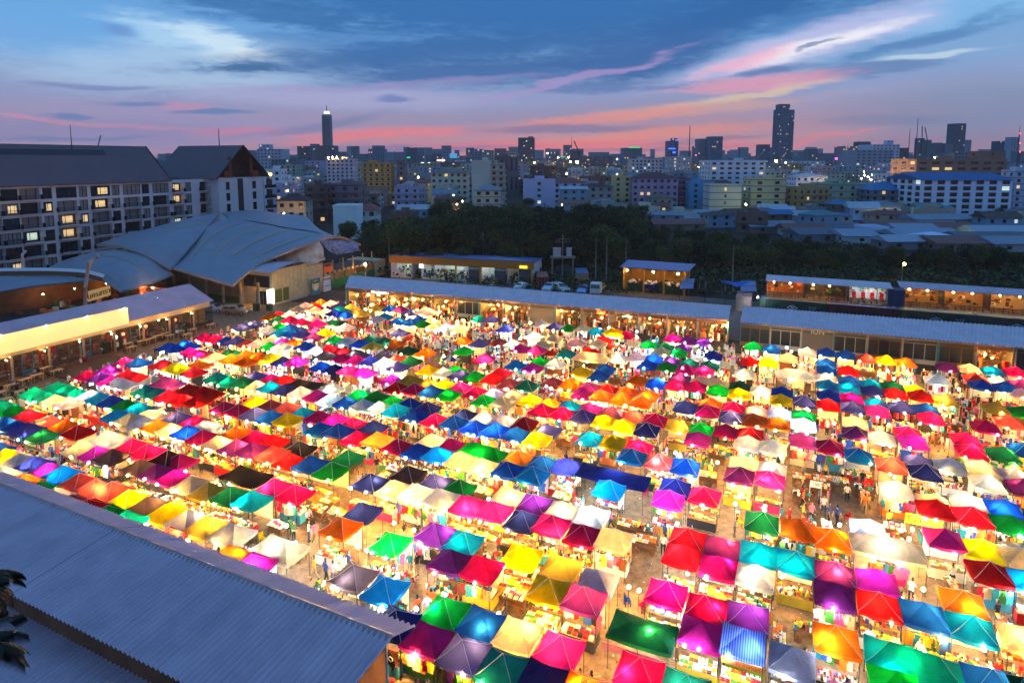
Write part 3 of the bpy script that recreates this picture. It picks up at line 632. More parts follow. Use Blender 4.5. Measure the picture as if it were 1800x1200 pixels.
for i in range(3): mb.box(c_+Vector((-.35+.35*i, -.2+.2*i, .36)), (.2, .18, .14), 0, .4)
part('bracket', mb, cm('pale_bracket', 200, 185, 180), wh)
# lower annex roof under it
an_ = thing('annex_roof', 'lower corrugated tin roof beneath the warehouse eave at the bottom left corner', 'roof', UV(-40, 14)); inv2 = Matrix.Translation(-UV(-40, 14))
nd = Vector((dr.y, -dr.x, 0)); F0 = Vector((Df.x, Df.y, 3.3))-nd*1.0; F1 = F0+dr*(Dn-Df).length*.93; G0 = F0+nd*13-Vector((0, 0, .8)); G1 = F1+nd*13-Vector((0, 0, .8))
corr_sheets(an_, *[inv2 @ q for q in (F0, F1, G1, G0)], roofm, sheet=1.5, rib=.32, amp=.08, nrow=8)
wire = cm('black_cable', 18, 16, 20)
def cable(name, lab, pts, r=.02, group=None):
    m = MB(); m.path(pts, r, 4); o = link(name, m.mesh(name, wire)); tag(o, lab, 'cable', group); return o
base = P(75, 1128, 2.75); pts = []
for i in range(60):
    t = i*.55; rr = .75+.12*math.sin(i*1.7); pts.append(base+Vector((rr*math.cos(t)*1.2, rr*math.sin(t)*.8, .05+.02*(i % 4))))
cable('cable_coil', 'tangled coil of black cable lying on the lower tin roof', pts, .022)
cable('cable', 'loose black cable trailing down the lower tin roof', [P(x, y, 2.75-.0) for x, y in ((105, 1125), (130, 1140), (150, 1152), (160, 1168), (185, 1176), (200, 1190), (240, 1200))], .03)
# palm at the left edge
def frond(m, base, az, ln, droop, r):
    pts = []
    for i in range(9):
        t = i/8; pts.append(base+Vector((math.cos(az)*ln*t*(1-.15*t), math.sin(az)*ln*t*(1-.15*t), ln*(.35*t-droop*t*t))))
    m.path(pts, .025, 4, 1)
    for i in range(1, 52):
        t = i/52; k = min(7, int(t*8)); p = pts[k].lerp(pts[k+1], t*8-k); l2 = (.2+.34*math.sin(math.pi*t))
        for s in (-1, 1):
            d = Vector((-math.sin(az)*s+.5*math.cos(az), math.cos(az)*s+.5*math.sin(az), -.75)).normalized(); e = Vector((math.cos(az), math.sin(az), 0))*.014
            m.q([p-e, p+e, p+d*l2*.6+e*.8+Vector((0, 0, -.02)), p+d*l2+Vector((0, 0, -.12)), p+d*l2*.6-e*.8], 0)
palmg = cm('palm_green', 22, 30, 20, rough=.6); bark = cm('bark', 70, 58, 46, rough=.9)
def palm(lab, base, h, seed, ln=2.4, n=15, r=1):
    rr = random.Random(seed); t = thing('palm_tree', lab, 'palm tree', base)
    m = MB(); m.path([(0, 0, 0), (.1, .05, h*.5), (0, 0, h)], .14, 7); part('trunk', m, bark, t)
    m = MB()
    for i in range(n): frond(m, Vector((0, 0, h)), i*2.4+rr.random()*.4, ln*rr.uniform(.7, 1.05), rr.uniform(.35, .95), r)
    part('crown', m, [palmg, bark], t); return t
p_ = PD(-66, 1030, 18.5); palm('dark palm tree whose fronds reach in at the left edge of the frame', (p_.x, p_.y, 0), p_.z, 3, 1.75, 24)
p_ = PD(-74, 1140, 17); palm('lower dark palm tree with drooping fronds in the bottom left corner', (p_.x, p_.y, 0), p_.z, 5, 2.0, 24)

# ---------------------------------------------------------------- open shop sheds behind the market
shopdark = cm('dark_shopfront', 62, 56, 52, rough=.7); shoppale = cm('shop_plaster', 150, 134, 110, rough=.8, noise_s=1, noise_a=.25)
tealp = cm('teal_steel', 20, 110, 130, rough=.5); wood = cm('brown_wood', 120, 74, 40, rough=.6, noise_s=2, noise_a=.3)
shutter = cm('grey_shutter', 96, 92, 92, rough=.6); framem = cm('pale_frame', 168, 166, 160, rough=.5)
lampn = 0
SHN = ['lamp', 'junk', 'curio', 'antique', 'toy', 'bicycle']
def shed(label, R0, R1, E0, E1, zr, ze, styles, depth=5.0, text=None):
    r0, r1, e0, e1 = P(*R0, zr), P(*R1, zr), P(*E0, ze), P(*E1, ze); o = Vector((e0.x, e0.y, 0)); X = (e1-e0).normalized(); ln = (e1-e0).length
    Yd = Vector((-X.y, X.x, 0)); rz = math.atan2(X.y, X.x); t = thing('shop_shed', label, 'shed', o, rz)
    rd = (r0-e0).dot(Yd); rd2 = (r1-e1).dot(Yd); sh0 = (r0-e0).dot(X); sh1 = (r1-e1).dot(X)
    corr_sheets(t, (sh0, rd, zr), (ln+sh1, rd2, zr), (ln, 0, ze), (0, 0, ze), roofm2, sheet=1.2, rib=.48, amp=.08, nrow=3)
    corr_sheets(t, (sh0, rd, zr), (ln+sh1, rd2, zr), (ln+sh1, rd2+2.5, zr-.8), (sh0, rd+2.5, zr-.8), roofm2, sheet=2.3, rib=.36, amp=.045, nrow=1)
    mb = MB(); mb.box((ln/2, .03, ze-.16), (ln, .08, .16)); part('gutter', mb, cm('rust_gutter', 150, 110, 90), t)
    mb = MB(); D = 1.1; mb.box((ln/2, depth+.2, (ze-.3)/2), (ln, .12, ze-.3)); part('wall', mb, shoppale, t)
    n = len(styles); bw = ln/n
    for i in range(n+1):
        mb = MB(); mb.box((min(max(i*bw, .08), ln-.08), .18, (ze-.25)/2), (.14, .14, ze-.25)); part('column', mb, tealp if i % 3 == 0 else galv, t)
        mb = MB(); mb.box((min(max(i*bw, .08), ln-.08), D+depth/2-.5, (ze-.3)/2), (.1, depth-1, ze-.3)); part('partition', mb, shoppale, t)
    mb = MB(); mb.tube((0, .12, ze-.42), (ln*.6, .12, ze-.42), .04, 6); part('pipe', mb, tealp, t)
    for i, s in enumerate(styles):
        x0 = i*bw+.1; wd = bw-.2; xc = x0+wd/2
        mb = MB(); mb.box((xc, D, ze-.65), (wd, .08, .6)); part('sign_panel', mb, shopdark if s != 'l' else wood, t)
        if s == 'g':
            f = MB(); f.box((xc, D+.03, (ze-.95)/2), (wd, .05, ze-.95)); sh_ = part('shutter', f, shutter, t)
            m = MB()
            for k in range(14): m.box((xc, D-.01, .15+k*.19), (wd-.1, .03, .05))
            part('slat', m, shutter, sh_, kind='stuff')
        elif s == 'd':
            f = MB(); H = ze-.95
            for k in range(4): f.box((x0+wd*k/3, D, H/2), (.09, .09, H))
            f.box((xc, D, H), (wd, .09, .09)); f.box((xc, D, .3), (wd, .09, .6)); fr = part('window_frame', f, framem if i % 2 else wood, t)
            for k in range(3):
                g = MB(); g.box((x0+wd*(k+.5)/3, D+.02, .6+(H-.6)/2), (wd/3-.09, .02, H-.65)); part('pane', g, glass, fr)
        else:
            nm = SHN[i % len(SHN)]
            fl = MB(); fl.box((xc, D+2, .05), (wd, 4, .1)); part('floor', fl, wood, t)
            for lev in range(3):
                sh = MB(); sh.box((xc, depth-.3, .7+lev*.75), (wd-.2, .5, .05)); p_ = part('shelf', sh, wood, t)
                m = MB()
                for _ in range(int(wd*4)):
                    h = rnd.uniform(.1, .55); m.box((x0+rnd.uniform(.2, wd-.2), depth-.35+rnd.uniform(-.1, .1), .73+lev*.75+h/2), (rnd.uniform(.08, .3), .15, h), rnd.choice([1, 2, 3, 3, 6, 6, 9, 0, 4]))
                part('curios', m, PAL, p_, kind='stuff')
            m = MB()
            for _ in range(int(wd*6)):
                h = rnd.uniform(.3, 1.3); m.box((x0+rnd.uniform(.2, wd-.2), D+rnd.uniform(-.5, 2.3), h/2+.1), (rnd.uniform(.15, .5), rnd.uniform(.15, .4), h), rnd.choice([6, 6, 9, 1, 3, 9, 6, 4, 0]), rnd.random())
            for _ in range(int(wd*2)):
                x = x0+rnd.uniform(.2, wd-.2); z = rnd.uniform(1.8, ze-1.1); y = D+rnd.uniform(-.1, 1.5)
                m.tube((x, y, z), (x, y, ze-.9), .01, 3, 9); m.ball((x, y, z), rnd.uniform(.08, .2), rnd.choice([1, 2, 3, 6]), 6, 4)
            part('curios', m, PAL, t, kind='stuff')
            for k in range(max(2, int(wd/1.6))):
                p = Vector((x0+rnd.uniform(.3, wd-.3), D+rnd.uniform(-.2, 1.6), rnd.uniform(1.4, ze-1.1)))
                b = link('bulb', BW, t, p)
    return t, o, X, Yd, ln, bw
styA = 'lllllgldlllgdllllllll'
styA = ['l', 'l', 'l', 'c', 'l', 'd', 'l', 'l', 'g', 'l', 'l', 'l', 'l', 'l', 'l']
shA = shed('long open shed of lamp lit curio shops under a lilac corrugated roof at centre back', (615, 484), (1285, 537), (606, 505), (1281, 562), 4.6, 3.7, styA)
shB = shed('lilac roofed shop shed with dark glazed fronts at the right back', (1307, 538), (1860, 580), (1301, 566), (1860, 617), 4.6, 3.7, ['d', 'd', 'g', 'd', 'd', 'd', 'd', 'l', 'd'])
def local_text(sh, body, x, z, size, m, name='lettering', yoff=.98):
    t, o, X, Yd, ln, bw = sh
    text_part(body, size, m, t, (x, yoff, z), (1, 0, 0), (0, 0, 1), .015, name)
local_text(shB, 'ION', shB[5]*2.5, 3.02, .95, cm('bone_letters', 205, 196, 170))
t, o, X, Yd, ln, bw = shA
mb = MB(); mb.box((bw*1.55, .85, 3.1), (3.6, .1, .42)); lb = part('light_box', mb, NEONW, t)
text_part('LAMP & ANTIQUE', .3, cm('sign_black', 20, 20, 22), lb, (bw*1.55, .79, 3.1), (1, 0, 0), (0, 0, 1), .01)
mb = MB(); mb.box((bw*10.7, .85, 3.0), (1.4, .1, .7)); lb = part('red_sign', mb, mat('red_sign', (.8, .05, .02), emit=(1, .08, .02), es=1.4), t)
mb = MB(); pts = [(bw*10.7+.5*math.cos(a/10*math.pi), .78, 3.05-.28*math.sin(a/10*math.pi)) for a in range(11)]; mb.path(pts, .05, 5); mb.ball((bw*10.7, .78, 3.0), .12, 0, 6, 4); part('smile_emblem', mb, mat('orange_neon', (1, .5, .1), emit=(1, .45, .05), es=5), lb)
local_text(shA, 'OLD MARKET', bw*11.5, 3.05, .42, cm('bone_letters', 205, 196, 170))

# ---------------------------------------------------------------- long bar building on the left
barglass = cm('bar_glass', 60, 64, 66, rough=.1); barglass.node_tree.nodes['Principled BSDF'].inputs['Alpha'].default_value = .4
dm = MB(); dm.ball((0, 0, 0), .1, 0, 6, 4); BDIM = dm.mesh('bulb', mat('dim_bulb', (1, .8, .5), emit=(1, .5, .15), es=260))
bar = thing('bar_building', 'single storey bar with lilac metal roof and a blank cream signboard on the left', 'bar', UV(-86, 20), ROT)
R0, V0, V1 = 86, 0, 53   # local frame: x to +u, y to +v
corr_sheets(bar, (-4.6, -8, 6.6), (-4.6, V1, 6.6), (.8, V1, 4.25), (.8, -8, 4.25), roofm, sheet=1.2, rib=.22, amp=.03, nrow=4)
corr_sheets(bar, (-4.6, -8, 6.6), (-4.6, V1, 6.6), (-10, V1, 4.25), (-10, -8, 4.25), roofm, sheet=2.4, rib=.22, amp=.03, nrow=1)
mb = MB(); mb.box((-4.6, 22.5, .08+0), (10, 61, .1)); part('floor', mb, wood, bar)
mb = MB(); mb.box((-9.2, 22.5, 2.1), (.15, 61, 4.2)); mb.q([(-9.2, V1-.3, 0), (-1, V1-.3, 0), (-1, V1-.3, 4.3), (-4.6, V1-.3, 6.3), (-9.2, V1-.3, 4.3)]); part('wall', mb, shoppale, bar)
mb = MB(); mb.box((-.3, 22.5, 3.7), (.2, 61, .95)); part('fascia', mb, cm('cream_fascia', 205, 180, 130, rough=.8), bar)
for i in range(14):
    y = -6+i*4.3; mb = MB(); mb.box((-.2, y, 1.65), (.22, .22, 3.3)); part('post', mb, shoppale, bar)
    for k in range(3):
        g = MB(); g.box((-1.0, y+.75+k*1.38, 1.75), (.03, 1.2, 2.3)); fr = MB()
        for s in (-1, 1): fr.box((-1.0, y+.75+k*1.38+s*.64, 1.6), (.1, .08, 3.1))
        for zz in (.5, 1.9, 3.0): fr.box((-1.0, y+.75+k*1.38, zz), (.1, 1.3, .08 if zz > 1 else .5))
        f_ = part('window_frame' if (i*3+k) % 5 != 2 else 'door_frame', fr, tealp if (i*3+k) % 5 == 2 else shopdark, bar); part('pane', g, barglass, f_)
    for q_ in range(2): link('bulb', BDIM, bar, (-2.5-2*q_, y+1+q_*1.6, 2.6))
    m = MB()
    for q_ in range(9): h = rnd.uniform(.4, 1.6); m.box((-rnd.uniform(2, 7.5), y+rnd.uniform(.4, 3.9), h/2+.1), (.5, .5, h), rnd.choice([6, 6, 9, 1, 3, 4]))
    part('furniture', m, PAL, bar, kind='stuff')
sg = thing('signboard', 'large blank cream lit signboard along the front edge of the bar roof', 'signboard', UV(-85.1, 12), ROT)
mb = MB(); mb.box((0, 22.9, 5.15), (.12, 47, 2.35)); part('panel', mb, mat('cream_sign', srgb(250, 214, 150), emit=srgb(255, 204, 124), es=.6), sg)
mb = MB()
for i in range(12): mb.box((-.25, 1+i*4, 4.9), (.1, .1, 1.9))
part('bracket', mb, steel, sg)
wl = MB(); wl.tube((0, 0, 0), (.55, 0, .1), .02, 4); wl.tube((.55, 0, .1), (.55, 0, -.1), .16, 8, 0, .05); WL = wl.mesh('lamp_arm', steel)
for i in range(9):
    v = 22+i*5.1; t = thing('gooseneck_lamp', f"gooseneck lamp over the signboard top, {['first','second','third','fourth','fifth','sixth','seventh','eighth','ninth'][8-i]} from its far end" if i < 7 else f"gooseneck lamp above the bar roof end, {['nearer','farther'][i-7]}", 'lamp', UV(-85.3, v if i < 7 else v, 6.45 if v < 58 else 3.6), ROT, 'gooseneck lamps on the bar')
    link('lamp_arm', WL, t); link('bulb', BDIM, t, (.55, 0, -.1))
for i in range(11):
    v = 26+i*4.3; t = thing('wall_lamp', f"warm wall lamp under the bar fascia, {i+1 if i else 'nearest'}{'' if not i else ['','','nd','rd']+['th']*9 and ('nd' if i==1 else 'rd' if i==2 else 'th')} from the left", 'lamp', UV(-86, v, 3.2), ROT, 'wall lamps on the bar front')
    link('lamp_arm', WL, t); link('bulb', BDIM, t, (.5, 0, -.1))

# ---------------------------------------------------------------- hotel
whitew = cm('white_render', 205, 200, 205, rough=.8, noise_s=.3, noise_a=.06); hroof = cm('brown_grey_roof', 96, 84, 92, rough=.75, noise_s=.25, noise_a=.08)
redfr = cm('maroon_frame', 70, 30, 34, rough=.5); curt = cm('curtain_grey', 128, 124, 126, rough=.8); railm = cm('black_railing', 20, 20, 26)
HU = -151.0
def vv(x, u=HU):
    xh = (x-900)/1120; Z = u/(xh*CA-SA); return Z*(xh*SA+CA)
hot = thing('apartment_hotel', 'long white apartment hotel with balconies and a steep brown grey roof at far left', 'hotel', UV(HU, 100), ROT)
def hl(u, v): return (u-HU, v-100)
zs = [0]; ZT = 20.75; fl = 3.1
levels = [(ZT-2.45-fl*k, ZT-fl*k) for k in range(6)][::-1]
for a, b in levels: zs += [a, b]
zs.append(21.6); zs = sorted(set(zs)); nz_ = len(zs)-1
colspx = [(-70, -40, 'g'), (-34, 0, 'b'), (1, 31, 'g'), (34, 70, 'b'), (75, 92, 'w'), (99, 135, 'G'), (139, 154, 'w'), (160, 194, 'G'), (197, 211, 'w'), (217, 247, 'G'), (250, 263, 'w'), (269, 297, 'G'), (304, 323, 'b'), (326, 337, 'w'), (352, 383, 'b')]
xs = [vv(-120)-100]; ops = []
for a, b, k in colspx:
    xs += [vv(a)-100, vv(b)-100]; ops.append((len(xs)-2, k))
xs.append(129.4-100)
mb = MB(); opens = {}; info = []
for ci, k in ops:
    for r, (a, b) in enumerate(levels): opens[(ci, zs.index(a))] = 0; info.append((ci, k, r, a, b))
facade(mb, None, (0, 0, 0), (0, 1, 0), (0, 0, 1), xs, zs, opens, 1.3, (1, 0, 0))
mb.box((-8, 0, .0), (.1, .1, .1))
# rest of the block: back, roof slab, wing
mb.q([(-17, xs[0], 0), (-17, 29.4, 0), (-17, 29.4, 21.6), (-17, xs[0], 21.6)]); mb.q([(0, xs[0], 0), (-17, xs[0], 0), (-17, xs[0], 21.6), (0, xs[0], 21.6)])
wallp = part('wall', mb, whitew, hot)
lit = {(5, 2): WINW, (6, 2): WINW, (5, 3): WINW, (9, 4): WINW, (3, 3): WINC, (12, 3): WINC, (2, 1): WINW, (14, 3): WINW}
bi = 0
for n_, (ci, k, r, a, b) in enumerate(info):
    x0, x1 = xs[ci], xs[ci+1]; col_i = [c for c, _ in ops].index(ci); d = .25 if k == 'w' else (.06 if (k == 'G' and r == 5) or k == 'g' else 1.25)
    fr = MB(); th = .12
    for yy in (x0+th/2, x1-th/2, (x0+x1)/2): fr.box((-d+.02, yy, (a+b)/2), (.1, th, b-a))
    if d < 1 and k != 'w':
        for q in range(1, 4): fr.box((-d+.02, x0+(x1-x0)*q/4, (a+b)/2), (.08, .05, b-a))
        fr.box((-d+.02, (x0+x1)/2, a+.9), (.08, x1-x0, .05))
    for zz in (a+.05, b-.05): fr.box((-d+.02, (x0+x1)/2, zz), (.1, x1-x0, .1))
    f_ = part('window_frame', fr, redfr if k == 'w' else railm, hot); pn = MB()
    lm_ = lit.get((col_i, 5-r)) or (WINW if rnd.random() < .07 else None)
    pn.box((-d-.03, (x0+x1)/2, (a+b)/2), (.04, x1-x0-.1, b-a-.05))
    if lm_: lp = MB(); lp.box((-d-.0, x0+(x1-x0)*.62, a+(b-a)*.5), (.03, (x1-x0)*.5, (b-a)*.62)); part('lit_pane', lp, lm_, f_); lm_ = None
    part('pane', pn, lm_ or (glass if rnd.random() < .42 else curt), f_)
    if d > 1 or k == 'g':
        rb = MB(); pr = 1.0 if d > 1 else .35; yc = (x0+x1)/2; L_ = x1-x0
        rb.box((pr-.45 if d > 1 else .2, yc, a-.1), (pr+.1, L_+.4, .14), 1)
        rb.box((pr, yc, a+1.0), (.05, L_+.3, .05)); nb = int(L_/.22)
        for q in range(nb+1): rb.box((pr, x0-.15+(L_+.3)*q/nb, a+.5), (.03, .03, 1.0))
        for s in (x0-.15, x1+.15):
            rb.box((pr/2, s, a+1.0), (pr, .05, .05)); rb.box((pr/2, s, a+.5), (pr, .03, .9))
        part('balcony', rb, [railm, whitew], hot)
# gable wing
GU, G0v, G1v = 4.0, 29.5, 46.0
mb = MB(); wz = [0]
for a, b in levels: wz += [a+.1, b-.15]
wz.append(21.8); wx = [G0v, G0v+2.6, G0v+3.9, G0v+6.8, G0v+8.7, G0v+12.2, G0v+13.6, G1v]
op = {}
for r, (a, b) in enumerate(levels): op[(1, wz.index(a+.1))] = 1; op[(5, wz.index(a+.1))] = 1
facade(mb, None, (GU, 0, 0), (0, 1, 0), (0, 0, 1), wx, wz, op, .25, (1, 0, 0))
mb.q([(GU, G0v, 0), (-25, G0v, 0), (-25, G0v, 21.8), (GU, G0v, 21.8)]); mb.q([(GU, G1v, 0), (-25, G1v, 0), (-25, G1v, 21.8), (GU, G1v, 21.8)])
part('wall', mb, whitew, hot)
for (i, j) in op:
    pn = MB(); pn.box((GU-.25, (wx[i]+wx[i+1])/2, (wz[j]+wz[j+1])/2), (.05, 1.2, wz[j+1]-wz[j])); fr = MB()
    for s in (wx[i]+.06, wx[i+1]-.06): fr.box((GU-.12, s, (wz[j]+wz[j+1])/2), (.3, .12, wz[j+1]-wz[j]))
    for s in (wz[j]+.06, wz[j+1]-.06): fr.box((GU-.12, (wx[i]+wx[i+1])/2, s), (.3, 1.3, .12))
    part('pane', pn, glass, part('window_frame', fr, redfr, hot))
mb = MB(); mb.box((GU+.04, G0v+7.75, 11), (.12, 1.9, 21)); part('dark_panel', mb, cm('dark_brown_panel', 62, 50, 54), hot)
for r, (a, b) in enumerate(levels):
    rb = MB(); rb.box((GU-1.2, G1v+2.4, a-.1), (3.4, 4.6, .16), 1); rb.box((GU+.45, G1v+2.4, a+.5), (.05, 4.6, 1.0)); rb.box((GU-1.2, G1v+3.6, (a+b)/2+.2), (2.2, .2, b-a), 2); rb.box((GU-1.25, G1v+.02, (a+b)/2), (2.4, .3, b-a), 2)
    part('balcony', rb, [railm, whitew, glass], hot)
mb = MB()
mb.q([(.9, xs[0]-3, 21.5), (.9, 17.3, 21.5), (-8.2, 17.3, 30.4), (-8.2, xs[0]-3, 30.4)]); mb.q([(-17.5, xs[0]-3, 21.5), (-17.5, 17.3, 21.5), (-8.2, 17.3, 30.4), (-8.2, xs[0]-3, 30.4)])
mb.q([(.9, xs[0]-3, 21.2), (.9, 17.3, 21.2), (.9, 17.3, 21.5), (.9, xs[0]-3, 21.5)])
part('roof', mb, hroof, hot)
mb = MB(); mb.tube((.9, 17.4, 21.4), (-8.2, 17.4, 30.4), .2, 5); mb.box((-1.6, -2, 25.1), (.1, .1, .1))
rk = [(-6.1, xs[0]+12), (-6.1, 7)]
part('verge', mb, cm('black_verge', 30, 30, 36), hot)
mb = MB(); mb.q([(-5.75, -62, 28.15), (-5.75, 5, 28.15), (-6.95, 5, 29.3), (-6.95, -62, 29.3)]); part('skylight', mb, cm('dark_skylight', 30, 30, 46, rough=.4), hot)
gm = (G0v+G1v)/2; mb = MB(); ex = GU+1.4
mb.q([(ex, G0v-1.6, 21.7), (-21, G0v-1.6, 21.7), (-21, gm, 31), (ex, gm, 31)]); mb.q([(ex, G1v+1.6, 21.7), (-21, G1v+1.6, 21.7), (-21, gm, 31), (ex, gm, 31)])
part('roof', mb, hroof, hot)
mb = MB(); mb.tube((ex, G0v-1.6, 21.6), (ex, gm, 30.9), .22, 5); mb.tube((ex, G1v+1.6, 21.6), (ex, gm, 30.9), .22, 5); part('verge', mb, cm('black_verge', 30, 30, 36), hot)
mb = MB(); mb.q([(1.5, G0v-.4, 21.9), (1.5, G1v+.4, 21.9), (1.5, gm, 30.2)]); part('gable_recess', mb, cm('dark_timber', 60, 42, 38), hot)
for dy, w_ in ((-4.2, .8), (3.6, .8)):
    mb = MB(); mb.box((GU+.2, gm+dy, 24.8), (.6, w_, 5.6)); part('gable_post', mb, cm('rust_timber', 120, 62, 44), hot)
for dy in (-5, 4.6):
    mb = MB(); mb.box((GU+.1, gm+dy, 22.8), (.8, 3, 1.7)); part('planter_box', mb, cm('rust_timber', 120, 62, 44), hot)
q_ = UV(GU+HU+1.5, 100+G1v+1.5, 22.4); t = thing('floodlight', 'bright orange floodlight at the right foot of the hotel gable', 'lamp', q_)
mb = MB(); mb.ball((0, 0, 0), .45, 0, 8, 5); part('bulb', mb, mat('orange_flood', (1, .5, .1), emit=(1, .32, .03), es=40), t)
def mast(px, pytop, Y, zb, r=.12, lab=None, m=steel, name='mast'):
    p = PD(px, pytop, Y); mb = MB(); mb.tube((0, 0, 0), (0, 0, p.z-zb), r, 5, 0, r*.5); o = link(name, mb.mesh(name, m), None, (p.x, p.y, zb)); tag(o, lab, 'mast'); return o
mast(123, 219, 150, 29, .12, 'thin antenna mast rising behind the hotel roof ridge')

# ---------------------------------------------------------------- vaulted hall roofs
vault = cm('vault_sheet', 132, 134, 146, rough=.5, metal=.1, noise_s=.25, noise_a=.15); fas = cm('rust_fascia', 178, 152, 138, rough=.7); sky_ = cm('skylight_strip', 158, 140, 124, rough=.6)
def smooth_curve(pts, n):
    P_ = [Vector(p) for p in pts]; out = []; m = len(P_)-1
    for i in range(n+1):
        t = i/n*m; k = min(int(t), m-1); f = t-k; p0, p1, p2, p3 = P_[max(k-1, 0)], P_[k], P_[k+1], P_[min(k+2, m)]
        out.append(.5*((2*p1)+(p2-p0)*f+(2*p0-5*p1+4*p2-p3)*f*f+(-p0+3*p1-3*p2+p3)*f**3))
    return out
def loft(curves, n=40, m=24):
    cs = [smooth_curve([P(*p) for p in c], n) for c in curves]; rows = []
    for i in range(n+1): rows.append(smooth_curve([c[i] for c in cs], m))
    return rows   # rows[i][j]
def vaultobj(name, lab, curves, strips=(), rims=(), cat='hall roof', ribs=True, thick=.3, m_=None):
    R = loft(curves); o = R[0][0].copy(); o.z = 0; t = thing(name, lab, cat, o); nn = len(R)-1; mm = len(R[0])-1
    pieces = 8 if ribs else 1; st = mm//pieces
    for k in range(pieces):
        sub_ = [[p-o+Vector((0, 0, .02*(k % 2))) for p in r[k*st:(k+1)*st+1 if k < pieces-1 else mm+1]] for r in R]; mb = MB(); mb.grid(sub_); low = [[p-Vector((0, 0, thick)) for p in r] for r in sub_]; mb.grid(low)
        part('roof_sheet', mb, m_ or vault, t)
    for (j0, i0, i1) in strips:
        mb = MB(); j = int(j0*mm); rows = [[R[i][j]-o+Vector((0, 0, .06)), R[i][j].lerp(R[i][min(j+1, mm)], .75)-o+Vector((0, 0, .06))] for i in range(int(i0*nn), int(i1*nn)+1)]
        mb.grid(rows); part('skylight_strip', mb, sky_, t)
    for which in rims:
        pts = {'a': [r[0]-o for r in R], 'b': [r[-1]-o for r in R], 'c': [p-o for p in R[0]], 'd': [p-o for p in R[-1]]}[which]
        mb = MB()
        for p, q in zip(pts, pts[1:]): mb.q([p+Vector((0, 0, .1)), q+Vector((0, 0, .1)), q-Vector((0, 0, .28)), p-Vector((0, 0, .28))]); mb.tube(p+Vector((0, 0, .1)), q+Vector((0, 0, .1)), .1, 4)
        part('fascia', mb, fas, t)
    return t
V1L = [(302, 471, 6), (322, 440, 8), (347, 410, 10.3), (366, 398, 11.3), (388, 388, 12.2), (404, 383, 12.6), (414, 384, 12.3)]
V1R = [(409, 502, 5), (455, 465, 7.2), (500, 445, 8.8), (540, 430, 10), (575, 419, 10.6), (600, 417, 10.3), (634, 430, 8.4)]
vaultobj('vaulted_hall', 'largest blue grey vaulted hall roof rising behind the parked cars', [V1L, V1R], [(.24, .12, .62), (.42, .16, .72), (.6, .2, .8), (.8, .22, .86)], 'bc')
TOP2 = [(171, 429, 9), (215, 414, 10.2), (260, 402, 11.2), (300, 392, 12.), (345, 381, 12.8), (388, 373, 13.2)]
RIM2 = [(170, 431, 9), (205, 432, 9.3), (240, 442, 8.8), (262, 452, 8.1), (284, 464, 7), (300, 473, 6)]
def mid(a, b, t, dz): return [(p[0]*(1-t)+q[0]*t, p[1]*(1-t)+q[1]*t, p[2]*(1-t)+q[2]*t+dz*math.sin(math.pi*i/(len(a)-1))) for i, (p, q) in enumerate(zip(a, b))]
vaultobj('vaulted_hall', 'fan shaped vaulted roof left of the largest hall roof, with an orange rust rim', [RIM2, mid(RIM2, TOP2, .5, .35), TOP2], [(.75, .62, .98)], 'a')
vaultobj('vaulted_hall', 'farther vaulted roof behind the crest of the largest hall', [[(404, 384, 12.4), (432, 387, 12.3), (470, 393, 12), (505, 400, 11.6), (540, 405, 11.2), (600, 418, 10)], [(389, 373, 13), (430, 370, 13.2), (460, 371, 13.2), (500, 376, 12.9), (538, 381, 12.5), (557, 405, 10)]], [(.0, .2, .2)], '', ribs=False)
vaultobj('vaulted_hall', 'low vaulted roof in front of the fan shaped one, pointed at its near end', [[(83, 473, 6), (118, 476, 6.4), (150, 481, 6.6), (180, 492, 6), (212, 512, 4.6)], [(100, 462, 6.8), (145, 452, 8.2), (190, 455, 8.3), (230, 470, 7.6), (262, 498, 5)], [(120, 455, 7.2), (170, 442, 8.4), (225, 440, 8.6), (268, 453, 7.8), (304, 482, 5)]], [(.2, .35, .85), (.62, .3, .85)], 'a')
vaultobj('canopy_wing', 'flat pale wing roof with a brown edge beam at the far left', [[(-20, 486, 7), (60, 486, 7), (120, 487, 6.8), (182, 490, 6.2)], [(-20, 516, 6.4), (50, 504, 6.4), (110, 497, 6.4), (182, 491, 6.2)]], [], '', 'wing roof', ribs=False, thick=.15)
mb = MB(); bp = smooth_curve([P(-20, 477, 7.6), P(60, 476, 7.9), P(110, 477, 7.8), P(150, 480, 7.5), P(181, 488, 6.6)], 20)
for p, q in zip(bp, bp[1:]): mb.q([p, q, q-Vector((0, 0, .8)), p-Vector((0, 0, .8))], 0); mb.q([p, q, q+Vector((0, .6, .45)), p+Vector((0, .6, .45))], 1)
tag(link('edge_beam', mb.mesh('edge_beam', [cm('brown_beam', 110, 78, 56), whitew])), 'curved brown and white edge beam above the far left wing roof', 'beam')
for pts, lab, m_, r_ in (([(148, 540, 2), (150, 505, 5), (157, 461, 9.2), (173, 450, 10)], 'leaning rust brown steel mast beside the curved sign', fas, .28), ([(38, 470, 8), (39, 448, 10), (45, 441, 10.8)], 'white bent steel mast over the far left wing roof', whitew, .2)):
    Y = P(pts[0][0], pts[0][1], pts[0][2]).y; pp = [PD(x, y, Y) for x, y, z in pts]; pp[0].z = max(0, pp[0].z-3); mb = MB(); mb.path(pp, r_, 6); tag(link('steel_mast', mb.mesh('steel_mast', m_)), lab, 'mast')
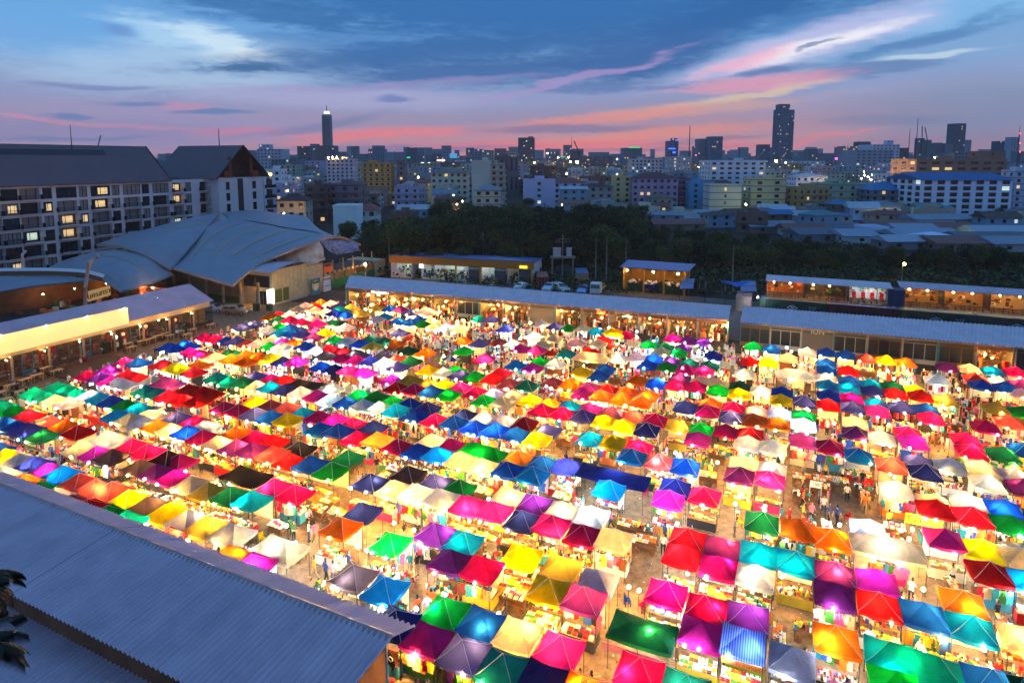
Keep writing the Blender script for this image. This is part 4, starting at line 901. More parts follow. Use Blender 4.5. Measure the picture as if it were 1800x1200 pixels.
# walls, columns and the sign under the vaults
und = thing('hall_front', 'low walls and columns under the vaulted roofs facing the parked cars', 'building', UV(-100, 80), ROT)
mb = MB(); mb.box((-4, 11, 2.6), (32, .3, 5.2)); mb.box((-24, 6, 2.2), (18, .3, 4.4)); part('wall', mb, cm('dim_wall', 126, 120, 106, noise_s=.7, noise_a=.3), und)
for i in range(6):
    mb = MB(); mb.tube((-11+i*4.4, 6, 0), (-11+i*4.4, 6, 4.6), .28, 8); part('column', mb, cm('dim_wall', 126, 120, 106), und)
mb = MB(); mb.box((-6, 8, .03), (22, 6, .06)); part('lawn', mb, cm('grass_patch', 46, 80, 30, noise_s=3), und)
sg = thing('curved_sign', 'curved cream sign with black Thai lettering between the low vault and the mast', 'sign', P(190, 522, 0)); SX = Vector((.93, -.05, 0))
p0 = P(155, 512, 0); Ys = P(190, 540, 0).y; a = PD(155, 522, Ys)-sg.location; b = PD(194, 510, Ys)-sg.location
mb = MB(); mb.q([a+Vector((0, 0, -.9)), b+Vector((0, 0, -.9)), b+Vector((0, 0, .9)), a+Vector((0, 0, 1.1))]); part('board', mb, mat('lit_board', srgb(225, 200, 150), emit=srgb(240, 190, 110), es=.28), sg)
c_ = (a+b)/2; text_part('นครสารา', 1.25, cm('sign_black', 20, 20, 22), sg, c_+Vector((0, -.12, 0)), b-a, (0, 0, 1), .03)
pm = P(262, 502, 0); gate = thing('lit_gateway', 'red brown bar gateway with small orange lamps and dark glass under the vault', 'gateway', UV(-103, 76), ROT)
mb = MB(); mb.box((0, 0, 3.9), (7.6, .5, 1.1)); mb.box((-3.5, 0, 1.7), (.8, .5, 3.4)); mb.box((3.5, 0, 1.7), (.8, .5, 3.4)); part('frame', mb, cm('brick_red', 150, 62, 40, noise_s=2), gate)
mb = MB(); mb.box((0, .3, 1.8), (6.4, .1, 3.4)); part('pane', mb, glass, gate)
text_part('BAR & GRILL', .7, cm('sign_black', 20, 20, 22), gate, (0, -.3, 3.9), (1, 0, 0), (0, 0, 1), .02)
for i, x in enumerate((-3.3, 0, 3.3, -3.2)): link('bulb', bpy.data.meshes['bulb'], gate, (x, -.5, 4.5 if i < 3 else 3.0))
link('bulb', BC, gate, (.8, -.3, 2.6))

# ---------------------------------------------------------------- far shops, containers and yard behind the market
orangef = cm('orange_fascia', 190, 116, 34, rough=.6, noise_s=3, noise_a=.15); greyw = cm('slate_wall', 74, 78, 84, rough=.8)
bluef = cm('blue_metal', 70, 110, 160, rough=.4, metal=.3); yel = cm('yellow_post', 220, 150, 30)
def frame_of(p0, p1):
    o = Vector((p0.x, p0.y, 0)); X = Vector((p1.x-p0.x, p1.y-p0.y, 0)); ln = X.length; X.normalize(); return o, X, ln, math.atan2(X.y, X.x)
tube_l = mat('fluorescent_tube', (1, 1, 1), emit=(.9, 1, .92), es=40)
o, X, ln, rz = frame_of(P(688, 487), P(936, 501))
fs = thing('service_shops', 'row of white lit shops under a long orange fascia behind the market', 'shop row', o, rz)
H = 5.1
mb = MB(); mb.box((ln/2, -.1, H-.85), (ln+.6, .25, 1.7)); part('fascia', mb, orangef, fs)
for i in range(int(ln/1.2)):
    mb = MB(); mb.box((.1+i*1.2+.6, -.24, H-.85), (.05, .04, 1.66))
    if i % 2 == 0: part('fascia_rib', mb, orangef, fs)
mb = MB(); mb.q([(-.5, -.3, H+.05), (ln+.5, -.3, H+.05), (ln+.5, 9, H-.5), (-.5, 9, H-.5)]); mb.q([(-.5, -.32, H-.05), (ln+.5, -.32, H-.05), (ln+.5, -.32, H+.1), (-.5, -.32, H+.1)]); part('roof', mb, bluef, fs)
mb = MB(); mb.box((ln/2, 8, H/2-.3), (ln, .2, H-.6)); mb.box((0, 4, H/2-.3), (.2, 8, H-.6)); mb.box((ln, 4, H/2-.3), (.2, 8, H-.6)); part('wall', mb, whitew, fs)
def at(px): return (px-688)/(936-688)*ln*(1+ (936-px)/(936-688)*.04)
segs = [(688, 725, 'room'), (742, 765, 'door'), (766, 802, 'shop'), (804, 825, 'shop'), (825, 845, 'grey'), (848, 870, 'bay'), (870, 890, 'grey'), (893, 912, 'dim'), (912, 934, 'grey')]
for a, b, k in segs:
    x0, x1 = at(a), at(b); xc = (x0+x1)/2; wd = x1-x0
    if k == 'grey':
        mb = MB(); mb.box((xc, .15, 1.7), (wd, .2, 3.4)); part('wall_panel', mb, greyw, fs)
        continue
    mb = MB(); mb.box((xc, 3, .06), (wd, 6, .1)); part('floor', mb, cm('pale_floor', 190, 196, 186), fs)
    mb = MB(); mb.box((xc, 5.8, 1.7), (wd, .1, 3.3)); part('wall', mb, cm('mint_wall', 200, 214, 200), fs)
    for s in (x0, x1): mb = MB(); mb.box((s, 3, 1.7), (.12, 6, 3.3)); part('partition', mb, whitew, fs)
    if k == 'room': mb = MB(); mb.box((xc, .1, .6), (wd, .15, 1.2)); mb.box((x0+.7, .1, 2.3), (1.4, .15, 2.3)); part('wall', mb, whitew, fs)
    m = MB()
    for _ in range(int(wd*7)):
        h = rnd.uniform(.2, 1.5); m.box((x0+rnd.uniform(.2, wd-.2), rnd.uniform(.6, 4.5), h/2+.1), (rnd.uniform(.2, .6), rnd.uniform(.2, .5), h), rnd.choice([0, 8, 8, 10, 10, 4, 9, 0, 2]), rnd.random())
    if k != 'room': part('stock', m, PAL, fs, kind='stuff')
    m = MB(); m.box((xc, 1.5, 3.2), (wd*.6, .12, .08)); m.box((xc, 4, 3.2), (wd*.6, .12, .08)); part('tube_light', m, tube_l if k != 'dim' else mat('dim_tube', (1, 1, .8), emit=(1, .9, .5), es=8), fs)
for px in (803, 846, 935):
    mb = MB(); mb.box((at(px), -.05, 1.75), (.35, .3, 3.5)); part('post', mb, yel, fs)
mb = MB(); mb.box((at(743), -.4, 3.0), (1.0, .12, .9)); part('light_box', mb, NEONW, fs)
mb = MB(); mb.box((at(921), -.35, 3.9), (1.7, .12, .6)); sb = part('yellow_sign', mb, mat('yellow_sign', (1, .9, .1), emit=(1, .85, .05), es=1.2), fs)
text_part('22', .75, cm('red_letters', 200, 40, 40), fs, (at(921), -.36, 4.55), (1, 0, 0), (0, 0, 1), .03)
for px, tx in ((835, 'SERVICE'), (881, 'TOBACCO')):
    text_part(tx, .62, cm('white_letters', 235, 235, 235), fs, (at(px), -.0, 2.95), (1, 0, 0), (0, 0, 1), .02)
# shipping containers
def container(lab, loc, rz, col, L_=6.06, H_=2.6, W_=2.44, door=True, logo=None, roof=None):
    c = cm('container_%d_%d_%d' % col, *col, rough=.6, noise_s=1.2, noise_a=.3); t = thing('shipping_container', lab, 'container', loc, rz)
    mb = MB()
    def wall(p, q):
        p, q = Vector(p), Vector(q); d = q-p; n = Vector((d.y, -d.x, 0)).normalized(); k = max(6, int(d.length/.14)); lo, hi = [], []
        for i in range(k+1):
            o_ = n*(.035 if (i//2) % 2 else 0); a = p+d*i/k+o_; lo.append((a.x, a.y, .15)); hi.append((a.x, a.y, H_-.12))
        mb.grid([lo, hi], smooth=False)
    x, y = L_/2, W_/2; wall((-x, -y, 0), (x, -y, 0)); wall((x, y, 0), (-x, y, 0))
    wall((-x, y, 0), (-x, -y, 0)) if not door else None
    wall((x, -y, 0), (x, y, 0)); part('wall', mb, c, t)
    mb = MB(); k = int(L_/.3); mb.grid([[(-x+L_*i/k, s*y, H_-.03+(.03 if i % 2 else 0)) for i in range(k+1)] for s in (-1, 1)], smooth=False); part('roof', mb, roof or c, t)
    mb = MB()
    for sx_ in (-1, 1):
        for sy_ in (-1, 1): mb.box((sx_*(x-.05), sy_*(y-.03), H_/2), (.16, .16, H_))
        mb.box((sx_*(x-.05), 0, .08), (.14, W_, .16)); mb.box((sx_*(x-.05), 0, H_-.06), (.14, W_, .12))
    for sy_ in (-1, 1): mb.box((0, sy_*(y-.02), .08), (L_, .12, .16)); mb.box((0, sy_*(y-.02), H_-.06), (L_, .12, .12))
    part('corner_frame', mb, c, t)
    if door:
        for s in (-1, 1):
            d = MB(); d.box((-x-.02, s*W_/4, H_/2), (.06, W_/2-.06, H_-.3)); dd = part('door', d, c, t); r_ = MB()
            for q in (-.3, .3): r_.tube((-x-.08, s*W_/4+q, .1), (-x-.08, s*W_/4+q, H_-.1), .025, 5); r_.box((-x-.08, s*W_/4+q, 1.1), (.05, .2, .1))
            part('lock_rod', r_, galv, dd)
    if logo:
        lm = cm('pale_marking', 170, 190, 200); m = MB(); yy = -y-.06; z = H_*.55
        D_ = [(-.85, z), (0, z+.42), (.85, z), (0, z-.42)]
        for i in range(4): a, b = D_[i], D_[(i+1) % 4]; m.tube((a[0], yy, a[1]), (b[0], yy, b[1]), .05, 4)
        for i in range(4): an = i*math.pi/4; m.tube((-.32*math.cos(an), yy, z-.28*math.sin(an)), (.32*math.cos(an), yy, z+.28*math.sin(an)), .04, 4)
        part('emblem', m, lm, t)
        for j in range(3):
            m = MB(); m.box((L_*.3, yy, z+.35-.28*j), (1.5-.3*j, .01, .12)); 
            if j == 0: text_part('40 1 4 2 0', .28, lm, t, (L_*.3, yy, z+.3), (1, 0, 0), (0, 0, 1), .01)
            if j == 1: text_part('MAX GROSS', .2, lm, t, (L_*.3, yy, z), (1, 0, 0), (0, 0, 1), .01)
    return t
b = P(958, 506); container('dark red shipping container beside the end of the orange shop row', (b.x-.5, b.y+2, 0), math.pi/2, (120, 44, 40), roof=cm('rust_roof', 150, 96, 80), L_=7)
b = P(1024, 503); container('weathered grey beige shipping container behind the parked white pickups', (b.x, b.y+2, 0), math.pi/2-.05, (140, 126, 112), roof=bluef, L_=6.5, H_=3.1)
b = P(990, 489); container('teal shipping container under the transformer platform', (b.x, b.y+2, 0), 0.1, (20, 86, 92), L_=3.4)
# green container row with emblems
g0, g1 = P(1336, 524, 2.75), P(1800, 561, 2.75); o, X, ln, rz = frame_of(g0, g1); Yd = Vector((-X.y, X.x, 0))
cl_ = 12.2; i = 0; x = 0; wn_ = ['leftmost', 'second', 'third', 'fourth', 'fifth', 'sixth']
troof = cm('teal_container_roof', 40, 104, 122, rough=.5, noise_s=2, noise_a=.3)
spec = [(10.5, (22, 56, 48), True, 'dark green'), (10.5, (70, 26, 38), False, 'dark maroon'), (10.5, (22, 56, 50), True, 'dark green'), (10.5, (20, 52, 50), True, 'dark green'), (10.5, (24, 56, 46), True, 'dark green'), (10.5, (22, 54, 48), True, 'dark green')]
for i, (L_, c, lg, nm) in enumerate(spec):
    if x > ln+6: break
    p = o+X*(x+L_/2)+Yd*1.25; container(f"{nm} container{' with white diamond emblem' if lg else ''}, {wn_[i]} in the row behind the right shed", p, rz, c, L_, 2.75, door=False, logo=lg, roof=troof if lg else cm('lilac_roof', 130, 120, 150)); x += L_+.05
# terraces on the containers
deckm = cm('deck_boards', 96, 72, 58, rough=.8, noise_s=4)
brickm = mat('brick_face', srgb(176, 96, 58), rough=.85, noise_s=4, noise_a=.4)
def bar_unit(lab, x0, x1, kind, zf=2.8, hh=2.7, setb=3.6, dp=3.2, wallc=None):
    t = thing('terrace_bar', lab, 'bar', o+X*x0+Yd*setb+Vector((0, 0, 0)), rz); wd = x1-x0
    mb = MB(); mb.box((wd/2, .2-setb*0+dp/2-1.2, zf-.1), (wd, dp+2.8, .2)); part('deck', mb, deckm, t)
    mb = MB(); mb.box((wd/2, dp, zf+hh/2), (wd, .15, hh)); part('wall', mb, wallc or brickm, t)
    if kind == 'brick':
        nb = 0; bm = MB(); bm.box((0, 0, 0), (.42, .05, .13)); BMs = bm.mesh('brick', brickm)
        for r in range(17):
            for c in range(int(wd/.46)):
                if nb < 290: link('brick', BMs, t, (.25+c*.46+(.23 if r % 2 else 0), dp-.1, zf+.1+r*.155)); nb += 1
    for q in (0, wd): mb = MB(); mb.box((q, dp/2, zf+hh/2), (.12, dp, hh)); part('partition', mb, cm('dark_partition', 60, 56, 66), t)
    mb = MB(); mb.q([(-.2, -.6, zf+hh-.05), (wd+.2, -.6, zf+hh-.05), (wd+.2, dp+.3, zf+hh+.35), (-.2, dp+.3, zf+hh+.35)]); mb.box((wd/2, -.6, zf+hh-.03), (wd+.4, .08, .14)); part('roof', mb, roofm2 if kind != 'w' else roofm, t)
    rl = MB(); rl.box((wd/2, -2.3, zf+.95), (wd, .05, .05)); rl.box((wd/2, -2.3, zf+.5), (wd, .03, .03))
    for q in range(int(wd/1.2)+1): rl.box((q*1.2, -2.3, zf+.5), (.05, .05, 1))
    part('railing', rl, railm, t)
    for q in range(int(wd/1.9)):
        xx = .9+q*1.9; f = MB(); f.box((xx, -1, zf+.72), (.7, .7, .05)); f.box((xx, -1, zf+.36), (.06, .06, .7))
        for s in (-.6, .6): f.box((xx+s*.9, -1, zf+.45), (.36, .36, .05)); f.box((xx+s*1.15, -1, zf+.7), (.05, .36, .5)); f.box((xx+s*.9, -1, zf+.22), (.3, .3, .42))
        part('table_set', f, cm('terrace_wood', 120, 84, 56), t)
    if kind == 'barber':
        for q in range(4): m = MB(); xx = .9+q*1.4; m.box((xx, 1.3, zf+.55), (.6, .6, .25)); m.box((xx, 1.55, zf+1.0), (.6, .16, .9)); m.tube((xx, 1.3, zf), (xx, 1.3, zf+.5), .1, 6); part('barber_chair', m, cm('red_leather', 200, 20, 24, rough=.35), t)
        m = MB()
        for _ in range(50): m.box((rnd.uniform(.2, wd-.2), dp-.2, zf+rnd.uniform(1.1, 2.4)), (rnd.uniform(.1, .5), .08, rnd.uniform(.1, .4)), rnd.choice([0, 0, 10, 6, 9, 5]))
        part('mirrors', m, PAL, t, kind='stuff')
        for q in range(4): m = MB(); m.box((q*wd/3, -.2, zf+hh/2), (.07, .07, hh)); part('window_frame', m, railm, t)
        m = MB(); m.box((wd/2, 1.2, zf+hh-.2), (wd*.8, .15, .08)); part('tube_light', m, tube_l, t)
    else:
        m = MB()
        for _ in range(int(wd*2)): m.box((rnd.uniform(.4, wd-.4), dp-.4, zf+rnd.uniform(.2, 1.9)), (rnd.uniform(.15, .7), .3, rnd.uniform(.1, .7)), rnd.choice([1, 6, 6, 9, 3, 0, 5]))
        part('bar_shelves', m, PAL, t, kind='stuff')
        for q in range(max(2, int(wd/2.6))): link('bulb', BW, t, (1.2+q*2.6, -.1, zf+hh-.35))
    return t
sc = lambda px: (P(px, 530, 2.75)-o).dot(X)*1.0
def sx_of(px, y=520, z=2.8, sb=3.6):
    # along-row coordinate where the sight line of column px meets the plane sb behind the row front
    d = Vector(ray(px, y)); c0 = Vector((0, 0, CAMH)); n = Yd; k = ((o+Yd*sb)-c0).dot(n)/d.dot(n); return (c0+d*k-o).dot(X)
bar_unit('open container bar with an orange lit brick back wall, leftmost of the terrace', sx_of(1347), sx_of(1413), 'brick')
bar_unit('dark open container bar with a row of small warm lamps, beside the brick bar', sx_of(1415), sx_of(1490), 'dark', wallc=cm('dark_partition', 60, 56, 66))
bar_unit('white lit glazed container barber shop with red chairs', sx_of(1492), sx_of(1566), 'barber', wallc=whitew)
container('upright dark blue container end beside the barber shop', o+X*sx_of(1574)+Yd*3.6+Vector((0, 0, 2.8)), rz, (36, 52, 84), 2.4, 2.7)
bar_unit('warm lit terrace bar with corrugated back wall right of the blue container', sx_of(1586), sx_of(1662), 'w', 2.6, 3.0, 5.2, wallc=cm('tan_panel', 176, 132, 80))
bar_unit('warm lit terrace bar with posters on its wall, middle of the right group', sx_of(1664), sx_of(1745), 'w', 2.6, 3.0, 5.2, wallc=cm('tan_panel', 176, 132, 80))
bar_unit('warm lit terrace bar cut by the right edge of the photo', sx_of(1747), sx_of(1830), 'w', 2.6, 3.0, 5.2, wallc=cm('tan_panel2', 190, 160, 110))
def pole_lamp(lab, px, pyt, Y, m=SODIUM, r=.16, pole=True, zb=0, cat='lamp', py0=None, br=.22):
    p = PD(px, pyt, Y); t = thing('lamp_post', lab, cat, (p.x, p.y, zb)); h = p.z-zb
    mb = MB(); mb.tube((0, 0, 0), (0, 0, h+(.4 if pole else -.1)), .11, 7, 0, .07); mb.tube((0, 0, h), (0, -.5, h+.1), .04, 5); part('pole', mb, concrete if pole else steel, t)
    mb = MB(); mb.ball((0, -.6, h), br, 0, 8, 5); part('bulb', mb, m, t); return t
SOD2 = mat('sodium_small', (1, .7, .4), emit=(1, .5, .12), es=350)
pole_lamp('bright sodium lamp on a pole in front of the cream corner building', 455, 502, 118, SODIUM)
pole_lamp('bright sodium lamp on a post beside the green mesh fence', 643, 464, 136, SODIUM)
pole_lamp('yellow street lamp on a tall concrete pole behind the barber shop', 1587, 463, 128, SOD2, zb=0)
pole_lamp('orange lamp on the terrace rail, left of two', 1661, 534, 110, SOD2, pole=False, zb=2.6)
pole_lamp('orange lamp on the terrace rail, right of two', 1749, 543, 108, SOD2, pole=False, zb=2.6)
pole_lamp('warm lamp at the right end post of the central shop shed', 1275, 571, 91.5, WARM, pole=False, br=.1)
pole_lamp('warm lamp standing before the grey shutter of the central shed', 932, 566, 100, WARM, pole=False, br=.12)
pole_lamp('yellow green lamp by the shacks at the right edge of the trees', 1685, 415, 215, GREENL)
# waste shed with skips
w0, w1 = P(1097, 511), P(1203, 520); o2, X2, ln2, rz2 = frame_of(w0, w1)
ws = thing('waste_shed', 'open yellow lit shed with a blue roof sheltering skips of rubbish', 'shed', o2, rz2)
mb = MB(); mb.q([(-.8, -.8, 5.0), (ln2+.8, -.8, 5.0), (ln2+1.2, 6, 5.5), (-.8, 6, 5.5)]); mb.q([(-.8, -.8, 5.1), (ln2+.8, -.8, 5.1), (ln2+1.2, 6, 5.6), (-.8, 6, 5.6)]); part('roof', mb, bluef, ws)
mb = MB(); mb.box((ln2/2, 5.6, 2.5), (ln2, .2, 5)); mb.box((0, 2.6, 2.5), (.3, 6, 5)); mb.box((ln2, 3, 2.5), (.2, 6, 5)); part('wall', mb, cm('ochre_wall', 190, 140, 60, noise_s=1), ws)
for i in range(4): mb = MB(); mb.box((ln2*i/3, -.3, 2.5), (.3, .3, 5)); part('post', mb, cm('ochre_wall', 190, 140, 60), ws)
for i, x in enumerate((.8, ln2*.5, ln2-1.2)): link('bulb', bpy.data.meshes.get('big_bulb') or (lambda m: (m.ball((0, 0, 0), .16, 0, 8, 5), m.mesh('big_bulb', SOD2))[1])(MB()), ws, (x, -.9, 4.5))
for i, (x, c) in enumerate(((2, (30, 66, 40)), (5.3, (28, 44, 110)), (8.6, (34, 80, 50)), (11.5, (40, 60, 50)))):
    if x > ln2: continue
    sk = thing('rubbish_skip', f"{['dark green','blue','mid green','grey green'][i]} skip heaped with rubbish bags in the waste shed", 'skip', o2+X2*x+Vector((-X2.y, X2.x, 0))*1.2, rz2)
    mb = MB(); mb.q([(-1.3, -.9, .1), (1.3, -.9, .1), (1.4, -1.1, 1.7), (-1.4, -1.1, 1.7)]); mb.q([(-1.3, .9, .1), (1.3, .9, .1), (1.4, 1.1, 1.7), (-1.4, 1.1, 1.7)]); mb.q([(-1.3, -.9, .1), (-1.3, .9, .1), (-1.4, 1.1, 1.7), (-1.4, -1.1, 1.7)]); mb.q([(1.3, -.9, .1), (1.3, .9, .1), (1.4, 1.1, 1.7), (1.4, -1.1, 1.7)])
    for q in (-.9, -.3, .3, .9): mb.box((q, -1.06, .95), (.08, .1, 1.5))
    part('bin', mb, cm('skip_%d_%d_%d' % c, *c), sk); m = MB()
    for _ in range(26): m.ball((rnd.uniform(-1.1, 1.1), rnd.uniform(-.9, .9), 1.65+rnd.uniform(0, .5)), rnd.uniform(.18, .36), rnd.choice([0, 1, 9, 6, 0]), 6, 4)
    part('rubbish', m, PAL, sk, kind='stuff')
# transformer platform
pt = P(988, 492); tp = thing('transformer_platform', 'raised concrete platform carrying grey transformer boxes and a wire mast', 'platform', pt)
mb = MB()
for x in (-2.2, 2.4): mb.box((x, 0, 2.7), (.4, .4, 5.4))
mb.box((.1, 0, 5.2), (5.6, 1.6, .4)); part('frame', mb, concrete, tp)
for x, w_, h in ((-1.2, 1.7, 1.8), (1.5, 1.1, 1.8)): mb = MB(); mb.box((x, 0, 5.4+h/2), (w_, 1, h)); mb.box((x, 0, 5.45+h), (w_+.2, 1.2, .1)); part('transformer', mb, cm('pale_box', 176, 166, 168), tp)
mb = MB(); mb.tube((.1, .3, 0), (.1, .3, 10.3), .13, 7); mb.box((.1, .3, 8.6), (3.2, .1, .1)); mb.box((.1, .3, 9.3), (2.4, .1, .1))
for x in (-1.4, -.7, .9, 1.6): mb.tube((x, .3, 8.6), (x, .3, 9.1), .06, 5)
part('mast', mb, concrete, tp)
# poles
for px, yt, Y, lab in ((849, 408, 152, 'concrete pole with a short arm rising behind the orange shop row'), (1048, 418, 142, 'cross armed utility pole behind the grey beige container'), (1067, 416, 140, 'plain concrete pole, left of the waste shed pair'), (1101, 418, 140, 'plain concrete pole standing at the waste shed corner'), (1290, 431, 132, 'tall concrete pole in front of the dark trees right of the waste shed'), (683, 402, 150, 'thin pole at the left end of the orange shop row'), (426, 503, 118, 'leaning concrete pole at the back of the parked pickup'), (513, 460, 127, 'timber pole against the cream building wall'), (597, 455, 136, 'slim pole in front of the torn tarpaulins')):
    p = PD(px, yt, Y); mb = MB(); mb.tube((0, 0, 0), (0, 0, p.z), .17, 7, 0, .11)
    if 'arm' in lab: mb.box((0, 0, p.z-.6), (1.8 if 'cross' in lab else .9, .1, .1))
    tag(link('utility_pole', mb.mesh('utility_pole', concrete), None, (p.x, p.y, 0)), lab, 'pole')
mb = MB()
def sag(a, b, s):
    q = [a.lerp(b, i/14) for i in range(15)]
    for i, k in enumerate(q): k.z -= s*4*(i/14)*(1-i/14)
    return q
for dz in (0, .4, .8, 1.2):
    cable('overhead_wire', f"overhead wire from the leaning pole, {['lowest','second','third','highest'][round(dz/.4)]} of four", sag(PD(426, 505, 118)+Vector((0, 0, dz-1)), PD(513, 463, 127)+Vector((0, 0, dz-1.2)), .6), .022)
# frames with blue roofs beside the container row
for i, (px0, px1, y0, lab) in enumerate(((1195, 1240, 508, 'steel roof frame with two blue panels, left of the gap behind the sheds'), (1275, 1330, 513, 'steel roof frame with blue panels beside the white lamp'))):
    a = P(px0, y0, 2.9); fr = thing('roof_frame', lab, 'roof frame', (a.x, a.y, 0)); wd = (P(px1, y0, 2.9)-a).length
    mb = MB()
    for q in range(5): mb.tube((wd*q/4, 0, 2.9), (wd*q/4+2.2, 6.5, 3.6), .07, 5)
    mb.tube((0, 0, 2.9), (wd, 0, 2.9), .08, 5); mb.tube((2.2, 6.5, 3.6), (wd+2.2, 6.5, 3.6), .08, 5)
    for q in (0, wd): mb.tube((q, 0, 0), (q, 0, 2.9), .08, 5); mb.tube((q+2.2, 6.5, 0), (q+2.2, 6.5, 3.6), .08, 5)
    part('frame', mb, steel, fr); x0_ = 0 if i == 0 else wd*.5
    mb = MB(); mb.q([(x0_, 0, 3), (x0_+wd*.5, 0, 3), (x0_+wd*.5+1, 3, 3.33), (x0_+1, 3, 3.33)]); mb.q([(x0_+1.1, 3.2, 3.36), (x0_+wd*.5+1.1, 3.2, 3.36), (x0_+wd*.5+2.2, 6.4, 3.7), (x0_+2.2, 6.4, 3.7)]); part('panel', mb, bluef, fr)
p = P(1292, 500, 4.4); mb = MB(); mb.grid([[p+Vector((x, y*.9, .5*abs(x)*.5+.3*math.sin(y*2+x))) for x in (-2.4, -1.2, 0, 1.2, 2.4)] for y in (-1, 0, 1)], smooth=False)
tag(link('blue_tarpaulin', mb.mesh('blue_tarpaulin', cm('blue_tarp', 30, 110, 200, transl=.2))), 'bright blue tarpaulin slung over the steel roof frames', 'tarpaulin')
bc = MB(); bc.box((0, 0, 1.4), (2.4, 5, 2.8)); b = P(1316, 548); container('pale container end standing left of the green container row', (b.x, b.y+2.5, 0), rz+math.pi/2, (150, 130, 124), 5, 2.7)
pole_lamp('white lamp at the corner of the pale container', 1330, 521, 110, COOL, pole=False, br=.12)

# ---------------------------------------------------------------- cream buildings on the lane (upper left of the market)
creamp = cm('cream_panel', 205, 184, 140, rough=.8, noise_s=1.2, noise_a=.2)
cb_ = thing('corner_building', 'cream panelled two storey building with glass door and curved roof on the market lane', 'building', UV(-87.5, 88), ROT)
xs = [0, 2.9, 4.6, 4.8, 6.5, 9]; zz = [0, .4, 2.9, 7.0]
mb = MB(); facade(mb, None, (0, 0, 0), (0, 1, 0), (0, 0, 1), [0, .6, 2.4, 2.6, 4.2, 9.2], [0, .4, 2.9, 6.6], {(1, 1): 0, (3, 1): 0}, .12, (1, 0, 0))
mb.q([(0, 0, 0), (-7.5, 0, 0), (-7.5, 0, 6.4), (0, 0, 6.4)]); mb.q([(0, 9.2, 0), (-7.5, 9.2, 0), (-7.5, 9.2, 6.4), (0, 9.2, 6.4)]); part('wall', mb, creamp, cb_)
for i in range(9): mb = MB(); mb.box((.03, .3+i*1.05, 4.7), (.06, .06, 3.6)); part('panel_rib', mb, creamp, cb_)
for a, b in ((.6, 2.4), (2.6, 4.2)): mb = MB(); mb.box((-.1, (a+b)/2, 1.65), (.04, b-a, 2.5)); part('window', mb, cm('olive_glass', 120, 112, 52, rough=.3), cb_)
mb = MB(); mb.grid([[(1.0, y, 6.5+.9*math.sin(math.pi*(y+1)/11.5)) for y in (-1, 1, 3, 5, 7, 9, 10.2)], [(-8, y, 6.3+.9*math.sin(math.pi*(y+1)/11.5)) for y in (-1, 1, 3, 5, 7, 9, 10.2)]]); part('roof', mb, roofm, cb_)
mb = MB(); mb.box((-1.6, -.08, 1.3), (1.2, .1, 2.5)); mb.box((-3.2, -.08, 1.3), (1.6, .1, 2.5)); mb.box((-3.8, -.08, 4.4), (6.4, .1, 2.2)); part('window', mb, glass, cb_)
lbx = MB(); lbx.box((.35, -.9, 1.9), (.2, 1.6, 2.8)); part('light_box', lbx, mat('lightbox_white', (1, 1, 1), emit=(1, .97, .85), es=2.6), cb_)
ab = thing('advert_board', 'blue and yellow poster board on the cream wall of the lane', 'poster board', UV(-87.0, 97.6), ROT)
mb = MB(); mb.box((0, 1.4, 1.7), (.1, 2.6, 3.2)); part('board', mb, cm('poster_blue', 40, 130, 150), ab)
mb = MB(); mb.tube((.06, 1.4, 1.9), (.09, 1.4, 1.9), 1.05, 20, 0); mb.tube((.1, 1.4, 1.6), (.12, 1.4, 1.6), .6, 16, 1); mb.box((.1, 1.4, 2.5), (.03, 1.6, .3), 2); part('print', mb, [cm('poster_yellow', 240, 200, 40), cm('poster_white', 230, 230, 225), cm('poster_navy', 20, 30, 70)], ab)
ab = thing('advert_board', 'white poster board with blue lettering next to the green mesh', 'poster board', UV(-87.0, 101.2), ROT)
mb = MB(); mb.box((0, 1.2, 1.6), (.1, 2.2, 3.0)); part('board', mb, cm('poster_white', 230, 230, 225), ab)
text_part('RATCHADA', .5, cm('poster_navy', 20, 30, 70), ab, (.08, 1.2, 2.6), (0, 1, 0), (0, 0, 1), .01); text_part('089-456 34', .32, cm('poster_navy', 20, 30, 70), ab, (.08, 1.2, 1.2), (0, 1, 0), (0, 0, 1), .01)
ln_b = thing('lane_building', 'long cream building with a dark open parking floor behind green mesh on the lane', 'building', UV(-88, 97.3), ROT)
mb = MB(); mb.box((-4, 2.6, 2.9), (8, 5.2, 5.8)); mb.box((-6, 14, 1.6), (.2, 18, 3.2)); mb.box((-4, 25, 1.8), (8, 4, 3.6)); part('wall', mb, creamp, ln_b)
mb = MB(); mb.box((-3.2, 14, 3.4), (6.4, 18, .35)); part('floor_slab', mb, cm('dark_slab', 70, 62, 62), ln_b)
for i in range(12): mb = MB(); mb.box((.06, 5.8+i*1.5, 3.45), (.1, .7, .4)); part('tread_block', mb, creamp, ln_b)
for i in range(6):
    mb = MB(); mb.box((-.2, 5.6+i*3.4, 1.7), (.3, .3, 3.4)); part('column', mb, concrete, ln_b)
    mb = MB(); mb.box((-.6, 5.6+i*3.4, 4.6), (.2, .2, 2.6)); part('post', mb, creamp, ln_b)
mb = MB(); mb.grid([[(.3, 5.6+i*1.4, z+.12*math.sin(i*2.3)*(z > 1)) for i in range(13)] for z in (.1, 1.0, 2.0)]); part('mesh_screen', mb, cm('green_mesh', 30, 120, 80, transl=.3), ln_b)
mb = MB(); mb.box((.1, 6.6, 4.7), (.12, 2.6, 1.9)); osn = part('orange_banner', mb, cm('orange_banner', 220, 90, 40), ln_b); mb = MB(); mb.box((.18, 6.6, 5.2), (.02, 2, .6)); part('print', mb, cm('poster_navy', 20, 30, 70), osn)
